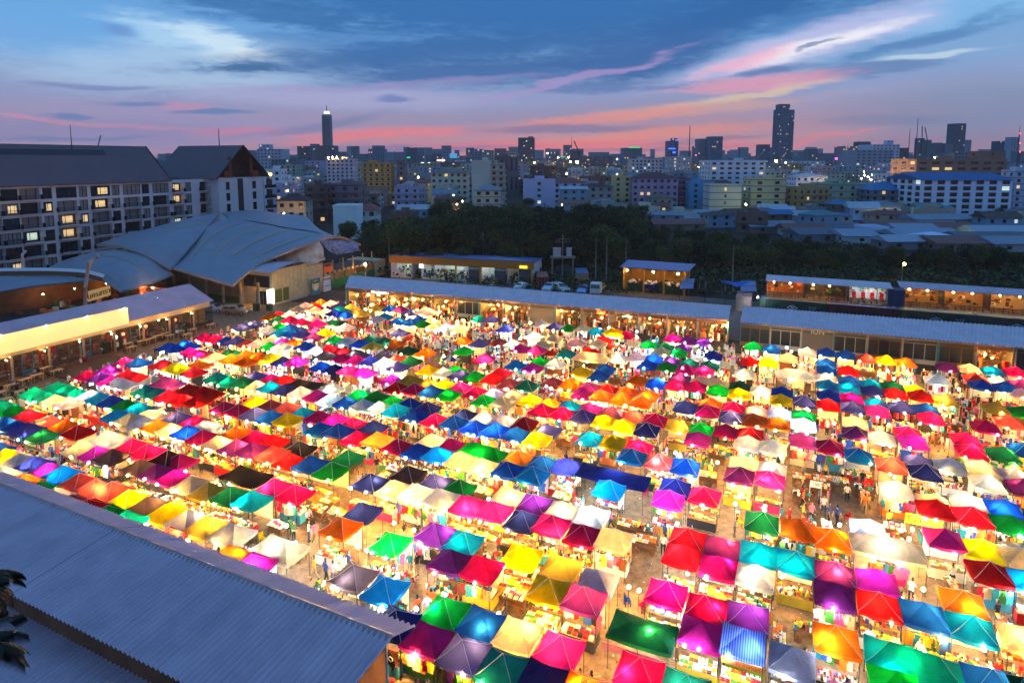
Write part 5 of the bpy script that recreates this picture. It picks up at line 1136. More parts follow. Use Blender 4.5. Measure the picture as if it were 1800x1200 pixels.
def cloth(name, lab, pts, m, cat='tarpaulin'):
    R = [smooth_curve([PD(*q) for q in row], 14) for row in pts]; mb = MB(); rows = []
    for i in range(9):
        rr = []
        for j in range(15):
            p = smooth_curve([R[k][j] for k in range(len(R))], 8)[i]; rr.append(p+Vector((0, .25*math.sin(j*1.7+i)+.15*math.sin(j*.9-i*1.3), .1*math.sin(j*2.3))))
        rows.append(rr)
    mb.grid(rows); tag(link(name, mb.mesh(name, m)), lab, cat)
cloth('torn_tarpaulin', 'pale torn tarpaulin hanging under the rim of the largest vaulted hall', [[(478, 452, 128), (510, 440, 128), (562, 424, 129)], [(495, 462, 126), (520, 452, 126), (568, 440, 128)], [(520, 468, 126), (545, 466, 126), (572, 456, 128)]], cm('pale_tarp', 214, 196, 176, rough=.8, noise_s=1.4, transl=.15))
cloth('printed_banner', 'blue and pink printed banner sheet draped beside the pale tarpaulin', [[(562, 423, 130), (590, 423, 131), (625, 426, 132)], [(575, 438, 130), (600, 436, 130), (630, 434, 131)], [(590, 447, 130), (606, 446, 130), (634, 440, 131)]], mat('print_banner', srgb(128, 140, 172), rough=.7, noise_s=2.2, noise_a=.7))

# open garden bar under the far left wing roof
p_ = P(70, 552); gb = thing('garden_bar', 'open dim garden bar with orange lit counter under the far left wing roof', 'bar', p_, ROT)
mb = MB(); mb.box((-6, 10, 2.0), (.3, 26, 4.0)); mb.box((2, 18, 1.6), (14, .3, 3.2)); part('wall', mb, brown, gb)
mb = MB(); mb.box((-2, 6, .5), (3, .6, 1.0)); mb.box((-2, 12, .5), (3, .6, 1.0)); part('counter', mb, cm('rust_timber', 120, 62, 44), gb)
for x, y, z in ((-4, 3, 2.6), (-3, 8, 2.8), (0, 12, 2.6), (2, 16.5, 2.8), (-4.5, 15, 2.4)): link('bulb', BDIM, gb, (x, y, z))
m = MB()
for _ in range(40): h = rnd.uniform(.3, 1.1); m.box((rnd.uniform(-5, 8), rnd.uniform(-2, 17), h/2), (rnd.uniform(.3, 1.1), rnd.uniform(.3, .9), h), rnd.choice([6, 9, 1, 3, 6, 5]), rnd.random())
part('furniture', m, PAL, gb, kind='stuff')

# ---------------------------------------------------------------- city
WINM = cm('city_window', 26, 32, 42, rough=.15, spec=.8)
cityn = 0
def bmat(c):
    g_ = sum(c)/3; c = tuple(min(235, int((q*.68+g_*.32)*1.16+8)) for q in c); return cm('city_wall_%d_%d_%d' % tuple(c), *c, rough=.85, noise_s=.12, noise_a=.12)
def building(lab, cx, cy, wd, dp, h, col, fh=3.1, bay=3.4, ww=1.7, wh=1.5, roofc=None, roofh=0, lit=.07, bands=None, rz=0, name='apartment_block', cat='building', balc=False, parapet=True, stair=None, ledge=None, sides=(1, 2, 3), group=None, hip=True, litm=None, tanks=True):
    t = thing(name, lab, cat, (cx, cy, 0), rz, group); m = bmat(col); nf = max(1, int(round(h/fh))); fh = h/nf
    W_ = MB(); G = MB(); Lw = MB(); x, y = wd/2, dp/2
    faces = {1: ((-x, -y), (1, 0), wd, (0, -1)), 2: ((x, -y), (0, 1), dp, (1, 0)), 3: ((-x, y), (0, -1), dp, (-1, 0))}
    for s in (1, 2, 3):
        (ox, oy), (ux, uy), ln, (nx, ny) = faces[s]
        nb = max(1, int(ln/bay)) if s in sides else 0
        if nb == 0 or (s != 1 and (cx+(x if s == 2 else -x))*(1 if s == 2 else -1) > 0): W_.q([(ox, oy, 0), (ox+ux*ln, oy+uy*ln, 0), (ox+ux*ln, oy+uy*ln, h), (ox, oy, h)]); continue
        st = ln/nb; xs = [0]; zz = [0]; op = {}
        for i in range(nb): xs += [st*(i+.5)-ww/2, st*(i+.5)+ww/2]
        xs.append(ln)
        for k in range(nf): zz += [fh*k+fh*.32, fh*k+fh*.32+wh]
        zz.append(h)
        for i in range(nb):
            for k in range(nf): op[(1+2*i, 1+2*k)] = 0
        pn = []; facade(W_, pn, (ox, oy, 0), (ux, uy, 0), (0, 0, 1), xs, zz, op, .28, (nx, ny, 0))
        for _, q, _k in pn: (Lw if rnd.random() < lit else G).q(q)
        if balc:
            for k in range(nf): W_.box((ox+ux*ln/2+nx*.45, oy+uy*ln/2+ny*.45, fh*k+.1), (ln if ux else .9, ln if uy else .9, .18)); W_.box((ox+ux*ln/2+nx*.86, oy+uy*ln/2+ny*.86, fh*k+.55), (ln if ux else .08, ln if uy else .08, .8))
        if bands:
            for k in range(nf+1): G2 = None; B_.box((ox+ux*ln/2+nx*.04, oy+uy*ln/2+ny*.04, min(h-.1, fh*k+.12)), (ln+.1 if ux else .12, ln+.1 if uy else .12, .32)) if (B_ := t.get('_') or bandmb) else 0
    W_.q([(-x, y, 0), (x, y, 0), (x, y, h), (-x, y, h)]); W_.q([(-x, -y, h-.01), (x, -y, h-.01), (x, y, h-.01), (-x, y, h-.01)])
    if parapet and not roofh:
        for (a, b, c, d) in ((0, -y, wd, .2), (0, y, wd, .2), (-x, 0, .2, dp), (x, 0, .2, dp)): W_.box((a, b, h+.4), (c, d, .9))
    part('wall', W_, m, t)
    lm__ = litm or (WINW if rnd.random() < .6 else WINC)
    if ww/max(cy, 1)*1120 >= 7 and len(G.f)+len(Lw.f) < 120:
        for B__, mm__, nn__ in ((G, WINM, 'window'), (Lw, lm__, 'lit_window')):
            for f in B__.f: g_ = MB(); g_.q([B__.v[k] for k in f]); part(nn__, g_, mm__, t)
    else:
        if G.v: part('window', G, WINM, t, kind='stuff')
        if Lw.v: part('lit_window', Lw, lm__, t, kind='stuff')
    if bands:
        part('band', bandmb, cm('band_%d_%d_%d' % bands, *bands), t); bandmb.__init__()
    if roofh:
        R = MB(); e = .7; rl = max(0, x-y) if hip else x+e
        if x < y and hip: rl = 0
        a, b, c, d = (-x-e, -y-e, h), (x+e, -y-e, h), (x+e, y+e, h), (-x-e, y+e, h); r0, r1 = (-rl, 0, h+roofh), (rl, 0, h+roofh)
        R.q([a, b, r1, r0]); R.q([c, d, r0, r1]); R.q([b, c, r1]); R.q([d, a, r0]); R.q([a, b, c, d]); part('roof', R, bmat(roofc or (90, 50, 44)), t)
    elif tanks and wd > 7:
        R = MB(); R.box((rnd.uniform(-x*.4, x*.4), 0, h+1.2), (min(5, wd*.3), min(4, dp*.5), 2.4)); part('stair_tower', R, m, t)
        K = MB()
        for _ in range(rnd.randint(1, 4)): a, b = rnd.uniform(-x*.8, x*.8), rnd.uniform(-y*.7, y*.7); K.tube((a, b, h), (a, b, h+1.6), .6, 8)
        for _ in range(3): K.box((rnd.uniform(-x*.8, x*.8), rnd.uniform(-y*.8, y*.8), h+.5), (1.2, .9, 1))
        if rnd.random() < .35: a = rnd.uniform(-x*.7, x*.7); K.tube((a, 0, h), (a, 0, h+rnd.uniform(3, 8)), .09, 4)
        part('rooftop_plant', K, cm('roof_plant', 130, 134, 140), t)
    return t
bandmb = MB()
occ = []
def bpx(lab, x0, x1, yt, Y, col, dp=None, **k):
    """building whose front, at distance Y, fills the columns x0..x1 up to row yt"""
    a, b = PD(x0, yt, Y), PD(x1, yt, Y); wd = b.x-a.x; h = a.z-(k.get('roofh') or 0); dp = dp or min(max(wd*.7, 9), 30)
    occ.append((a.x-3, b.x+3, Y-3, Y+dp+3)); return building(lab, (a.x+b.x)/2, Y+dp/2, wd, dp, h, col, **k)
# mid distance blocks
bpx('purple and yellow banded apartment house with twin dark red hipped roofs', 1112, 1193, 303, 345, (150, 104, 158), roofh=3.2, roofc=(86, 40, 42), bands=(190, 160, 80), lit=.08)
bpx('plum side block joined to the purple apartment house', 1194, 1213, 316, 350, (120, 52, 96), bands=(190, 160, 80), lit=.02, bay=5)
bpx('small yellow block left of the purple apartment house', 1079, 1111, 311, 350, (180, 152, 90), lit=.05)
bpx('bright blue low apartment house between the purple and cream ones', 1213, 1256, 322, 340, (50, 128, 180), lit=.03, bay=5)
bpx('cream block with brown bands and a central stair strip', 1248, 1304, 327, 318, (176, 160, 150), bands=(110, 44, 40), bay=9, lit=.2, ww=1.2, tanks=False)
bpx('yellowish block with red frame lines and awnings', 1321, 1382, 316, 322, (176, 160, 108), bands=(150, 26, 32), bay=6, ww=2.4, lit=.1)
bpx('broad white block with paired windows above the cream banded block', 1249, 1346, 284, 430, (150, 168, 186), bay=5.2, lit=.14, ww=2.6)
bpx('white long house with a low gable behind the yellowish block', 1400, 1456, 305, 400, (178, 184, 196), roofh=2.2, roofc=(150, 150, 160), lit=.1)
bpx('green and violet house beside the blue hipped roof building', 1450, 1530, 325, 330, (120, 150, 110), bands=(150, 80, 150), lit=.08, bay=5)
bpx('dark verandah building with a blue hipped roof', 1532, 1609, 320, 318, (92, 104, 120), roofh=4, roofc=(28, 98, 160), balc=True, lit=.2, bay=4)
bpx('white hotel block with a bright blue roof and arched stairwell at right', 1622, 1782, 304, 300, (168, 178, 206), roofh=3.4, roofc=(10, 74, 140), bay=5.6, ww=3.6, wh=1.9, lit=.1, balc=False, hip=False)
bpx('large orange brown block rising behind the blue roofed hotel', 1612, 1770, 282, 370, (140, 92, 66), bay=7, ww=4.2, lit=.16, dp=25)
bpx('brown rooftop storey on the orange brown block', 1722, 1768, 268, 385, (132, 88, 66), lit=0, dp=10, bay=30, tanks=False)
bpx('pale blue and orange banded block at the right edge', 1785, 1830, 302, 310, (120, 150, 180), bands=(180, 90, 50), lit=.1)
bpx('cream apartment block with teal window bays and a brown roof', 757, 822, 297, 360, (176, 164, 134), roofh=2, roofc=(104, 84, 78), lit=.06)
bpx('plain beige slab end with no windows', 829, 862, 285, 330, (168, 158, 142), sides=(), lit=0, dp=16)
bpx('balconied side of the beige slab with brown tile ledges', 862, 887, 290, 330, (160, 140, 120), bands=(120, 56, 40), lit=.1, dp=12, balc=True)
bpx('golden yellow hotel with green grid lines and rooftop planting', 636, 687, 288, 420, (176, 124, 42), bands=(30, 84, 70), bay=3.2, lit=.05)
bpx('lavender windowless block with one lit window', 920, 976, 318, 330, (160, 146, 186), bay=12, lit=.4)
bpx('hipped grey roof villa with brown upper floor', 834, 880, 325, 290, (150, 140, 138), roofh=2.4, roofc=(96, 110, 130), bands=(110, 66, 46), lit=.02)
bpx('wide white house with a long red tiled roof', 972, 1032, 313, 340, (168, 170, 182), roofh=2.6, roofc=(128, 52, 46), lit=.08, bay=4)
bpx('dark roofed long house right of the red tiled house', 1022, 1078, 323, 330, (130, 116, 112), roofh=1.6, roofc=(40, 38, 46), lit=0)
bpx('dark maroon modern apartment house with stacked red balconies', 535, 575, 328, 270, (72, 50, 60), lit=.03, balc=True)
bpx('grey maroon wing with red balcony doors', 575, 636, 326, 275, (96, 84, 100), bands=(90, 30, 36), lit=.04, bay=4, balc=True)
bpx('blank white house wall beside the hipped red roof', 585, 628, 365, 215, (186, 196, 208), sides=(), lit=0, dp=8, tanks=False)
bpx('small house with a hipped red tile roof behind the hall', 629, 660, 357, 225, (170, 170, 160), roofh=2.6, roofc=(130, 56, 44), lit=0, bay=3)
bpx('white striped pink hospital block with rooftop floodlights', 574, 621, 281, 520, (170, 146, 160), bands=(190, 190, 200), lit=.04)
bpx('tall dark narrow block between the golden hotel and cream block', 697, 712, 284, 420, (80, 76, 90), lit=.08)
bpx('white apartment tower block right of the hotel gable', 462, 494, 300, 330, (176, 178, 186), lit=.08, bay=3.4)
bpx('low white house right of the hotel with dark hipped roof', 486, 536, 340, 250, (150, 136, 120), roofh=3, roofc=(54, 40, 44), lit=0)
bpx('brown block with vertical piers left of the dark office slab', 870, 912, 277, 480, (84, 76, 88), lit=.06, bay=3, fh=12, wh=9, ww=1.2)
bpx('unfinished dark building frame with green safety netting', 932, 978, 293, 470, (66, 64, 76), lit=.05, bay=4, ww=3, wh=2.2)
bpx('long teal roofed white block left of the blue lit tower', 1110, 1165, 281, 560, (130, 140, 156), lit=.12)
bpx('wide pale office block with lit top floor behind the purple house', 1175, 1215, 277, 600, (140, 142, 156), lit=.2, bay=4)
# skyline towers
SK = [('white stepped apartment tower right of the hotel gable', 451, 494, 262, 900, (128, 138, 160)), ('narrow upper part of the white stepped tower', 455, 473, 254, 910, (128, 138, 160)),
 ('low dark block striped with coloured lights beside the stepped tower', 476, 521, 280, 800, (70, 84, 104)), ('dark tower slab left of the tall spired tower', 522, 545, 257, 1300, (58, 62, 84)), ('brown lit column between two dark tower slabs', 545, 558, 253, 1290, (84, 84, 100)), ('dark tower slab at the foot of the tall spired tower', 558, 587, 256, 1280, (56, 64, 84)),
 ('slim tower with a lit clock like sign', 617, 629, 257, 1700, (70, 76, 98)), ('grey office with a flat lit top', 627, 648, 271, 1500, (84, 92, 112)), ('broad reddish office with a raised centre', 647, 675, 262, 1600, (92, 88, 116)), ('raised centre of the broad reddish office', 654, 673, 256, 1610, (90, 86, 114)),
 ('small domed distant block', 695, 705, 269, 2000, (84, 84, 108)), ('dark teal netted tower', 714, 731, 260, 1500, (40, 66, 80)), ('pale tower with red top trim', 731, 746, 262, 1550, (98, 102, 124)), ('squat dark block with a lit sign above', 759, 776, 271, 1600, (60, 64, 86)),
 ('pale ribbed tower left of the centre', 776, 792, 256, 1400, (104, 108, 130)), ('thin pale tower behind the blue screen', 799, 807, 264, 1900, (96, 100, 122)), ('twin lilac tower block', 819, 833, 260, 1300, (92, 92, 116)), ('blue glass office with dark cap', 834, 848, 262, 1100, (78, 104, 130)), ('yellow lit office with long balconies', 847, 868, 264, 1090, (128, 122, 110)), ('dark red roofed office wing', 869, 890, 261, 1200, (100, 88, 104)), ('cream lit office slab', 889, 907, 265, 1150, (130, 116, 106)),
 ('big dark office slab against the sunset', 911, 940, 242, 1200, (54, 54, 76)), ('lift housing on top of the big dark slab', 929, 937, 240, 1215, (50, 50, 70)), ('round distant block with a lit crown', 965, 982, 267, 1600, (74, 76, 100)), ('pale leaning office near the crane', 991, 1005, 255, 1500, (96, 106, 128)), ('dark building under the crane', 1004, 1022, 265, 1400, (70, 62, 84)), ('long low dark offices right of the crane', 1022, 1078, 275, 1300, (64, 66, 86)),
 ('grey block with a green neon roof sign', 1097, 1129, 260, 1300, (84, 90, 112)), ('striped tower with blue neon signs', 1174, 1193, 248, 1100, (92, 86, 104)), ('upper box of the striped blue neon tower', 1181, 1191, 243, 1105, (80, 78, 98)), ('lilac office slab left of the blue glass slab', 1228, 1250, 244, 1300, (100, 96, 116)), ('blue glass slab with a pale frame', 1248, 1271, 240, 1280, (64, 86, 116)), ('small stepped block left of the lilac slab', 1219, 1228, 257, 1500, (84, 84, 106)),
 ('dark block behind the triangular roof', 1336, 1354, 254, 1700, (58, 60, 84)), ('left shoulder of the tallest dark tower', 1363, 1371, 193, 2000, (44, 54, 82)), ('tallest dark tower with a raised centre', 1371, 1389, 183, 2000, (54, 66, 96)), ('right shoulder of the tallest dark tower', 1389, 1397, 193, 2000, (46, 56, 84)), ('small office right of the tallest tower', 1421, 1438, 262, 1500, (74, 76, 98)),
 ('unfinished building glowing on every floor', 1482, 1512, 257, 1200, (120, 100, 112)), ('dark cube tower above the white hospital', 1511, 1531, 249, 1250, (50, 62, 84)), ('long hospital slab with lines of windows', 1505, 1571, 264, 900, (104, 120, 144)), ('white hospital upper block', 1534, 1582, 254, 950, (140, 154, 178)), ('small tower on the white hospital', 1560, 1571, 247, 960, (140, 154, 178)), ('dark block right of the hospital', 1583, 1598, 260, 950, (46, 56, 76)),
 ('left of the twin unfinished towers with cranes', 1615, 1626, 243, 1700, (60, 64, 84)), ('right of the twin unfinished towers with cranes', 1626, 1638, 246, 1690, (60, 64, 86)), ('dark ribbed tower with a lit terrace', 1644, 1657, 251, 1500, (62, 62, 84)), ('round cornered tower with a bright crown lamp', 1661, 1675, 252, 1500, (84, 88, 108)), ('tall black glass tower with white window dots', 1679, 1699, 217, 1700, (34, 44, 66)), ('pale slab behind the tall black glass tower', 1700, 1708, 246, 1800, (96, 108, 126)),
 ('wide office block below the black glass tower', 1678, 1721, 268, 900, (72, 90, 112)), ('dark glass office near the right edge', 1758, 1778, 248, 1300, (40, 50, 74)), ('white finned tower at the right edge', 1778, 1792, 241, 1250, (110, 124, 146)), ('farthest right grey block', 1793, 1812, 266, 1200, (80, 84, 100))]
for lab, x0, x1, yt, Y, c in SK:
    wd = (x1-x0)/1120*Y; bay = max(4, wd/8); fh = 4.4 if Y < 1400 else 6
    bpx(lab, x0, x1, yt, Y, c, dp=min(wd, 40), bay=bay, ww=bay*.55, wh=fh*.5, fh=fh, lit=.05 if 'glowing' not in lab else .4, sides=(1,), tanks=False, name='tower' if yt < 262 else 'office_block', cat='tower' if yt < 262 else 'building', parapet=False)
# the tall spired tower, tapered with a lit crown
p = PD(577, 280, 1900); t = thing('spired_tower', 'very tall slender tower with a glowing white crown and spire', 'tower', (p.x, p.y, 0)); z = lambda y: PD(577, y, 1900).z; k = 1900/1120
mb = MB(); hw = 7.4*k
for (z0, z1, a, b) in ((0, z(204), hw, hw*.92), (z(204), z(201), hw*.92, hw*.7)):
    mb.q([(-a, -a, z0), (a, -a, z0), (b, -b, z1), (-b, -b, z1)]); mb.q([(a, -a, z0), (a, a, z0), (b, b, z1), (b, -b, z1)]); mb.q([(-a, a, z0), (-a, -a, z0), (-b, -b, z1), (-b, b, z1)]); mb.q([(-b, -b, z1), (b, -b, z1), (b, b, z1), (-b, b, z1)])
part('wall', mb, bmat((92, 92, 112)), t)
mb = MB()
for i in range(5): mb.box((-hw*.7+i*hw*.35, -hw-.3, z(240)), (hw*.14, 1, z(207)-z(275)))
part('window', mb, WINM, t); mb = MB(); mb.tube((0, 0, z(202)), (0, 0, z(196)), hw*.62, 12); part('crown', mb, mat('white_crown', (1, 1, 1), emit=(1, .93, .8), es=2.2), t)
mb = MB(); mb.tube((0, 0, z(196)), (0, 0, z(185)), 1.6, 6, 0, .6); part('spire', mb, steel, t)
# big A-frame roof
p = PD(1345, 284, 1100); t = thing('triangular_roof', 'large steep triangular roof outline left of the tallest tower', 'roof', (p.x, p.y, 0)); zt = PD(1345, 264, 1100).z; zb = PD(1345, 285, 1100).z
mb = MB()
for s in (-1, 1):
    for q in (1, .72): mb.q([(s*21*q, -2*q, zb), (s*17.5*q, -2*q, zb), (0, -2*q, zt-8*(1-q)-3), (0, -2*q, zt-8*(1-q))]); mb.q([(s*21*q, -2*q, zb), (0, -2*q, zt-8*(1-q)), (0, 6, zt-8*(1-q)), (s*21*q, 6, zb)])
mb.box((0, 2, zb/2), (44, 8, zb)); part('frame', mb, bmat((96, 78, 92)), t)
for px, yt, Y, lab in ((1213, 221, 700, 'tall thin radio mast left of the lilac office slab'), (1614, 208, 800, 'tall radio mast left of the twin unfinished towers'), (1600, 226, 900, 'faint radio mast right of the hospital'), (1793, 222, 900, 'red lit radio mast at the right edge'), (384, 226, 700, 'thin mast behind the hotel wing roof'), (1005, 243, 1300, 'thin mast beside the crane'), (1300, 262, 900, 'short mast near the sunset gap')):
    p = PD(px, yt, Y); mb = MB(); mb.tube((0, 0, 0), (0, 0, p.z), .9, 4, 0, .35); o_ = link('radio_mast', mb.mesh('radio_mast', steel), None, (p.x, p.y, 0)); tag(o_, lab, 'mast')
for px, y0, x2, y2, Y, lab in ((1017, 266, 1009, 248, 1390, 'tower crane jib over the dark building at the sunset'), (1621, 243, 1621, 222, 1690, 'crane on the left unfinished tower'), (1630, 246, 1626, 224, 1680, 'crane on the right unfinished tower'), (172, 258, 177, 238, 700, 'crane behind the hotel roof')):
    a, b = PD(px, y0, Y), PD(x2, y2, Y); mb = MB(); mb.tube(a, b, 1.2*Y/1400, 4); mb.tube((a.x, a.y, 0), a, 1.5*Y/1400, 4); mb.tube(a, a+(a-b)*.3, 1.4*Y/1400, 4); tag(link('tower_crane', mb.mesh('tower_crane', steel)), lab, 'crane')
for px, y, Y, m_, s, lab in ((1115, 259.5, 1290, GREENN, (20, 2), 'green neon strip on the grey block roof'), (1181, 261.5, 1095, BLUEL, (12, 2.2), 'blue neon sign on the striped tower, upper'), (1185, 268, 1095, BLUEL, (5, 3), 'blue neon sign on the striped tower, lower'), (1189, 246.5, 1098, BLUEL, (3, 2), 'small blue lamp sign on the striped tower top'), (718, 277, 1200, GREENN, (6, 2.5), 'green lit sign among the offices left of centre'), (748, 287, 900, NEONW, (16, 3), 'white lit billboard strip left of centre'), (775, 282, 900, mat('pink_board', (1, .7, .6), emit=(1, .6, .5), es=2), (14, 3), 'pinkish lit billboard right of the white strip'), (990, 276, 1100, GREENN, (8, 1.4), 'green lit sign under the pale leaning office'), (1470, 279, 900, PINKN, (4, 3.4), 'magenta round lit sign right of the small office'), (797, 274, 1300, mat('blue_screen', (.1, .4, .6), emit=(.06, .3, .5), es=1), (13, 8), 'blue glowing screen between two pale towers')):
    p = PD(px, y, Y); mb = MB(); mb.box((0, 0, 0), (s[0]*Y/1120, 1.0, s[1]*Y/1120)); mb.box((0, 2.5, -p.z/2-1.5), (1, 1, p.z-3), 1); tag(link('lit_sign', mb.mesh('lit_sign', [m_, steel]), None, p), lab, 'sign')
# generic town fabric
WC_ = dict(white=(168, 174, 184), cream=(160, 150, 128), grey=(112, 116, 124), blue=(84, 124, 156), pink=(156, 124, 136), beige=(142, 126, 106), ochre=(150, 116, 62), green=(104, 132, 116), lilac=(136, 126, 160), brown=(96, 72, 62))
RC_ = dict(red=(112, 48, 42), grey=(96, 108, 124), blue=(36, 84, 140), brown=(70, 50, 46), rust=(104, 66, 52), teal=(48, 104, 116), silver=(128, 142, 160))
town = []
def hit(x0, x1, y0, y1): return any(not (x1 < a or x0 > b or y1 < c or y0 > d) for a, b, c, d in occ)
r2 = random.Random(11)
def tree_zone(x, y):   # the dark park between market and town
    px = 900+1120*x/y
    return y < 232 or (px < 1130 and y < 262) or px < 480 and y < 250
for band, (y0, y1, n, h0, h1, w0, w1) in enumerate(((212, 300, 150, 3.2, 7, 8, 16), (300, 420, 200, 5, 13, 8, 20), (420, 640, 190, 6, 17, 10, 28), (640, 1000, 150, 8, 21, 14, 40), (1000, 1800, 110, 12, 26, 24, 70))):
    for _ in range(n):
        y = r2.uniform(y0, y1); px = r2.uniform(430 if band else 560, 1840); x = (px-900)/1120*y; wd = r2.uniform(w0, w1); dp = r2.uniform(w0, w1)*.7
        if tree_zone(x, y) or hit(x-wd/2, x+wd/2, y, y+dp): continue
        town.append((band, x, y, wd, dp, r2.uniform(h0, h1))); occ.append((x-wd/2-.8, x+wd/2+.8, y-.8, y+dp+.8))
print('town', len(town))
LM = [(577, 'spired tower'), (661, 'golden hotel'), (790, 'cream teal block'), (857, 'beige slab'), (925, 'dark office slab'), (1000, 'red tiled house'), (1150, 'purple apartments'), (1275, 'brown banded block'), (1380, 'tallest tower'), (1490, 'green violet house'), (1570, 'blue hipped building'), (1700, 'blue roofed hotel')]
town.sort(key=lambda q: q[2]); used = {}; items = []
for (band, x, y, wd, dp, h) in town:
    wn_ = r2.choice(list(WC_)) if band else r2.choice(['grey', 'beige', 'brown', 'white', 'blue', 'cream']); pitched = r2.random() < (.85 if band == 0 else .35 if band == 1 else .15); rn = r2.choice(list(RC_)) if pitched else None
    px = 900+1120*x/(y+dp/2); items.append(dict(b=band, x=x, y=y, wd=wd, dp=dp, h=h, w=wn_, r=rn, px=px))
SZ = ['single storey', 'low', 'mid height', 'tall', 'distant']
for it in items:
    lx, ln_ = min(LM, key=lambda q: abs(q[0]-it['px'])); d = it['px']-lx
    side = 'left of' if d < -14 else 'right of' if d > 14 else 'near'
    nf = max(1, round(it['h']/3.1)); it['lab'] = f"{it['w']} {['one','one','two','three','four','five','six','seven','eight'][min(nf, 8)]} floor {'house, '+it['r']+' roof' if it['r'] else 'flat roofed block'}, {side} the {ln_}, {['nearest row','second row','third row','fourth row','far skyline'][it['b']]}"
for it in items:
    b = it['b']; rz = r2.uniform(-.35, .35) if b < 2 else 0
    ww = [1.4, 1.5, 1.7, 2.2, 3][b]; bay = [4, 3.6, 4, 5, 8][b]
    if it['r']:
        building(it['lab'], it['x'], it['y']+it['dp']/2, it['wd'], it['dp'], it['h'], WC_[it['w']], roofc=RC_[it['r']], roofh=r2.uniform(1.2, 2.6), lit=.05, rz=rz, name='house', cat='house', bay=bay, ww=ww, wh=1.3, hip=r2.random() < .5)
    else: building(it['lab'], it['x'], it['y']+it['dp']/2, it['wd'], it['dp'], it['h'], WC_[it['w']], lit=.07, balc=r2.random() < .4 and b < 4, rz=rz, bay=bay, ww=ww, wh=[1.3, 1.4, 1.5, 1.7, 2][b], fh=[3.1, 3.1, 3.3, 3.6, 4.5][b], name='town_block', tanks=b < 4)
# far horizon mass
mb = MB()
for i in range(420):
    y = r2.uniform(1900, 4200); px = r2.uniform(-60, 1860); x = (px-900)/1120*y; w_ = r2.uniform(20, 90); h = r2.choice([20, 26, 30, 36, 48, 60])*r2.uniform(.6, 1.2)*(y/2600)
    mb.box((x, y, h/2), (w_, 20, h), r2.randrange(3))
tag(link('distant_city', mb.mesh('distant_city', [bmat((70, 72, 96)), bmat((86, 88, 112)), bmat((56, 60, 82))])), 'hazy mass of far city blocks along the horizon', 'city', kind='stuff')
mb = MB()
for _ in range(330):
    y = r2.uniform(380, 2000)**1.0; px = r2.uniform(440, 1840); x = (px-900)/1120*y; z = r2.uniform(4, 22); s = .2*y/420*r2.uniform(.6, 1.3); mb.box((x, y, z), (s, s, s), r2.choice([0, 0, 0, 1, 2]))
tag(link('city_lights', mb.mesh('city_lights', [mat('far_warm', (1, .8, .5), emit=(1, .6, .22), es=7), mat('far_white', (1, 1, 1), emit=(.9, 1, .9), es=5), mat('far_orange', (1, .6, .3), emit=(1, .32, .06), es=9)])), 'hundreds of small distant lights scattered over the town', 'lights', kind='stuff')
# street lights across the town
pts = [(1014, 285, 520, SOD2, 1.0), (1003, 285, 518, SOD2, .7), (939, 286, 620, SOD2, .5), (575, 280, 520, WINW, 0), (1085, 280, 700, COOL, .5), (1288, 283, 700, SOD2, .6), (1341, 283, 650, SOD2, .6), (1364, 283, 640, SOD2, .9), (1381, 286, 600, COOL, .3), (735, 312, 380, WARM, .35), (1311, 359, 305, GREENL, .3), (1337, 398, 235, GREENL, .25), (1520, 308, 380, COOL, .35), (1526, 311, 378, WARM, .3), (1514, 314, 376, WARM, .3), (1531, 316, 374, WARM, .3), (1527, 325, 362, REDL, .4), (1519, 302, 400, WARM, .3), (1533, 308, 395, COOL, .3), (988, 360, 262, GREENL, .22), (813, 354, 268, GREENL, .22), (803, 359, 262, WARM, .15), (797, 343, 285, GREENL, .2), (1560, 380, 262, WARM, .2), (1568, 375, 262, GREENL, .2), (1523, 404, 240, GREENL, .2), (1706, 423, 222, WARM, .2), (1132, 388, 262, GREENL, .22), (506, 335, 262, GREENL, .2), (499, 375, 240, WARM, .2), (1643, 277, 900, SOD2, .7), (962, 270, 1200, WARM, .8), (981, 277, 1100, WARM, .9), (999, 277, 1100, SOD2, .8), (1470, 258, 1000, REDL, .6), (1793, 235, 900, REDL, .9), (1793, 252, 900, REDL, .9), (1793, 267, 900, REDL, .9), (1223, 273, 800, REDL, .8), (1228, 294, 520, WARM, .3), (577, 277, 520, WARM, .45), (584, 277, 520, GREENL, .45), (592, 277, 520, WARM, .45), (1085, 306, 430, WARM, .25), (996, 306, 430, WARM, .3), (693, 262, 1500, REDL, .6)]
CNAME = {WARM.name: 'warm', COOL.name: 'white', SOD2.name: 'orange', GREENL.name: 'yellow green', REDL.name: 'red', WINW.name: 'pale'}
for (px, y, Y, m_, br) in pts:
    if br == 0: continue
    lx, ln_ = min(LM, key=lambda q: abs(q[0]-px)); p = PD(px, y, Y); z0 = 0
    dd = 'far ' if Y > 600 else 'near ' if Y < 300 else 'mid distance '
    t = thing('street_lamp', f"{dd}{CNAME[m_.name]} street lamp {'left' if px < lx else 'right'} of the {ln_}, at {'rooftop' if p.z > 12 else 'street'} height", 'lamp', (p.x, p.y, 0), 0, 'street lamps across the town')
    mb = MB(); mb.tube((0, 0, 0), (0, .2, p.z), .12*max(1, Y/400), 5); part('pole', mb, steel, t); mb = MB(); mb.ball((0, 0, p.z), br*1.0, 0, 7, 5); part('bulb', mb, m_, t)

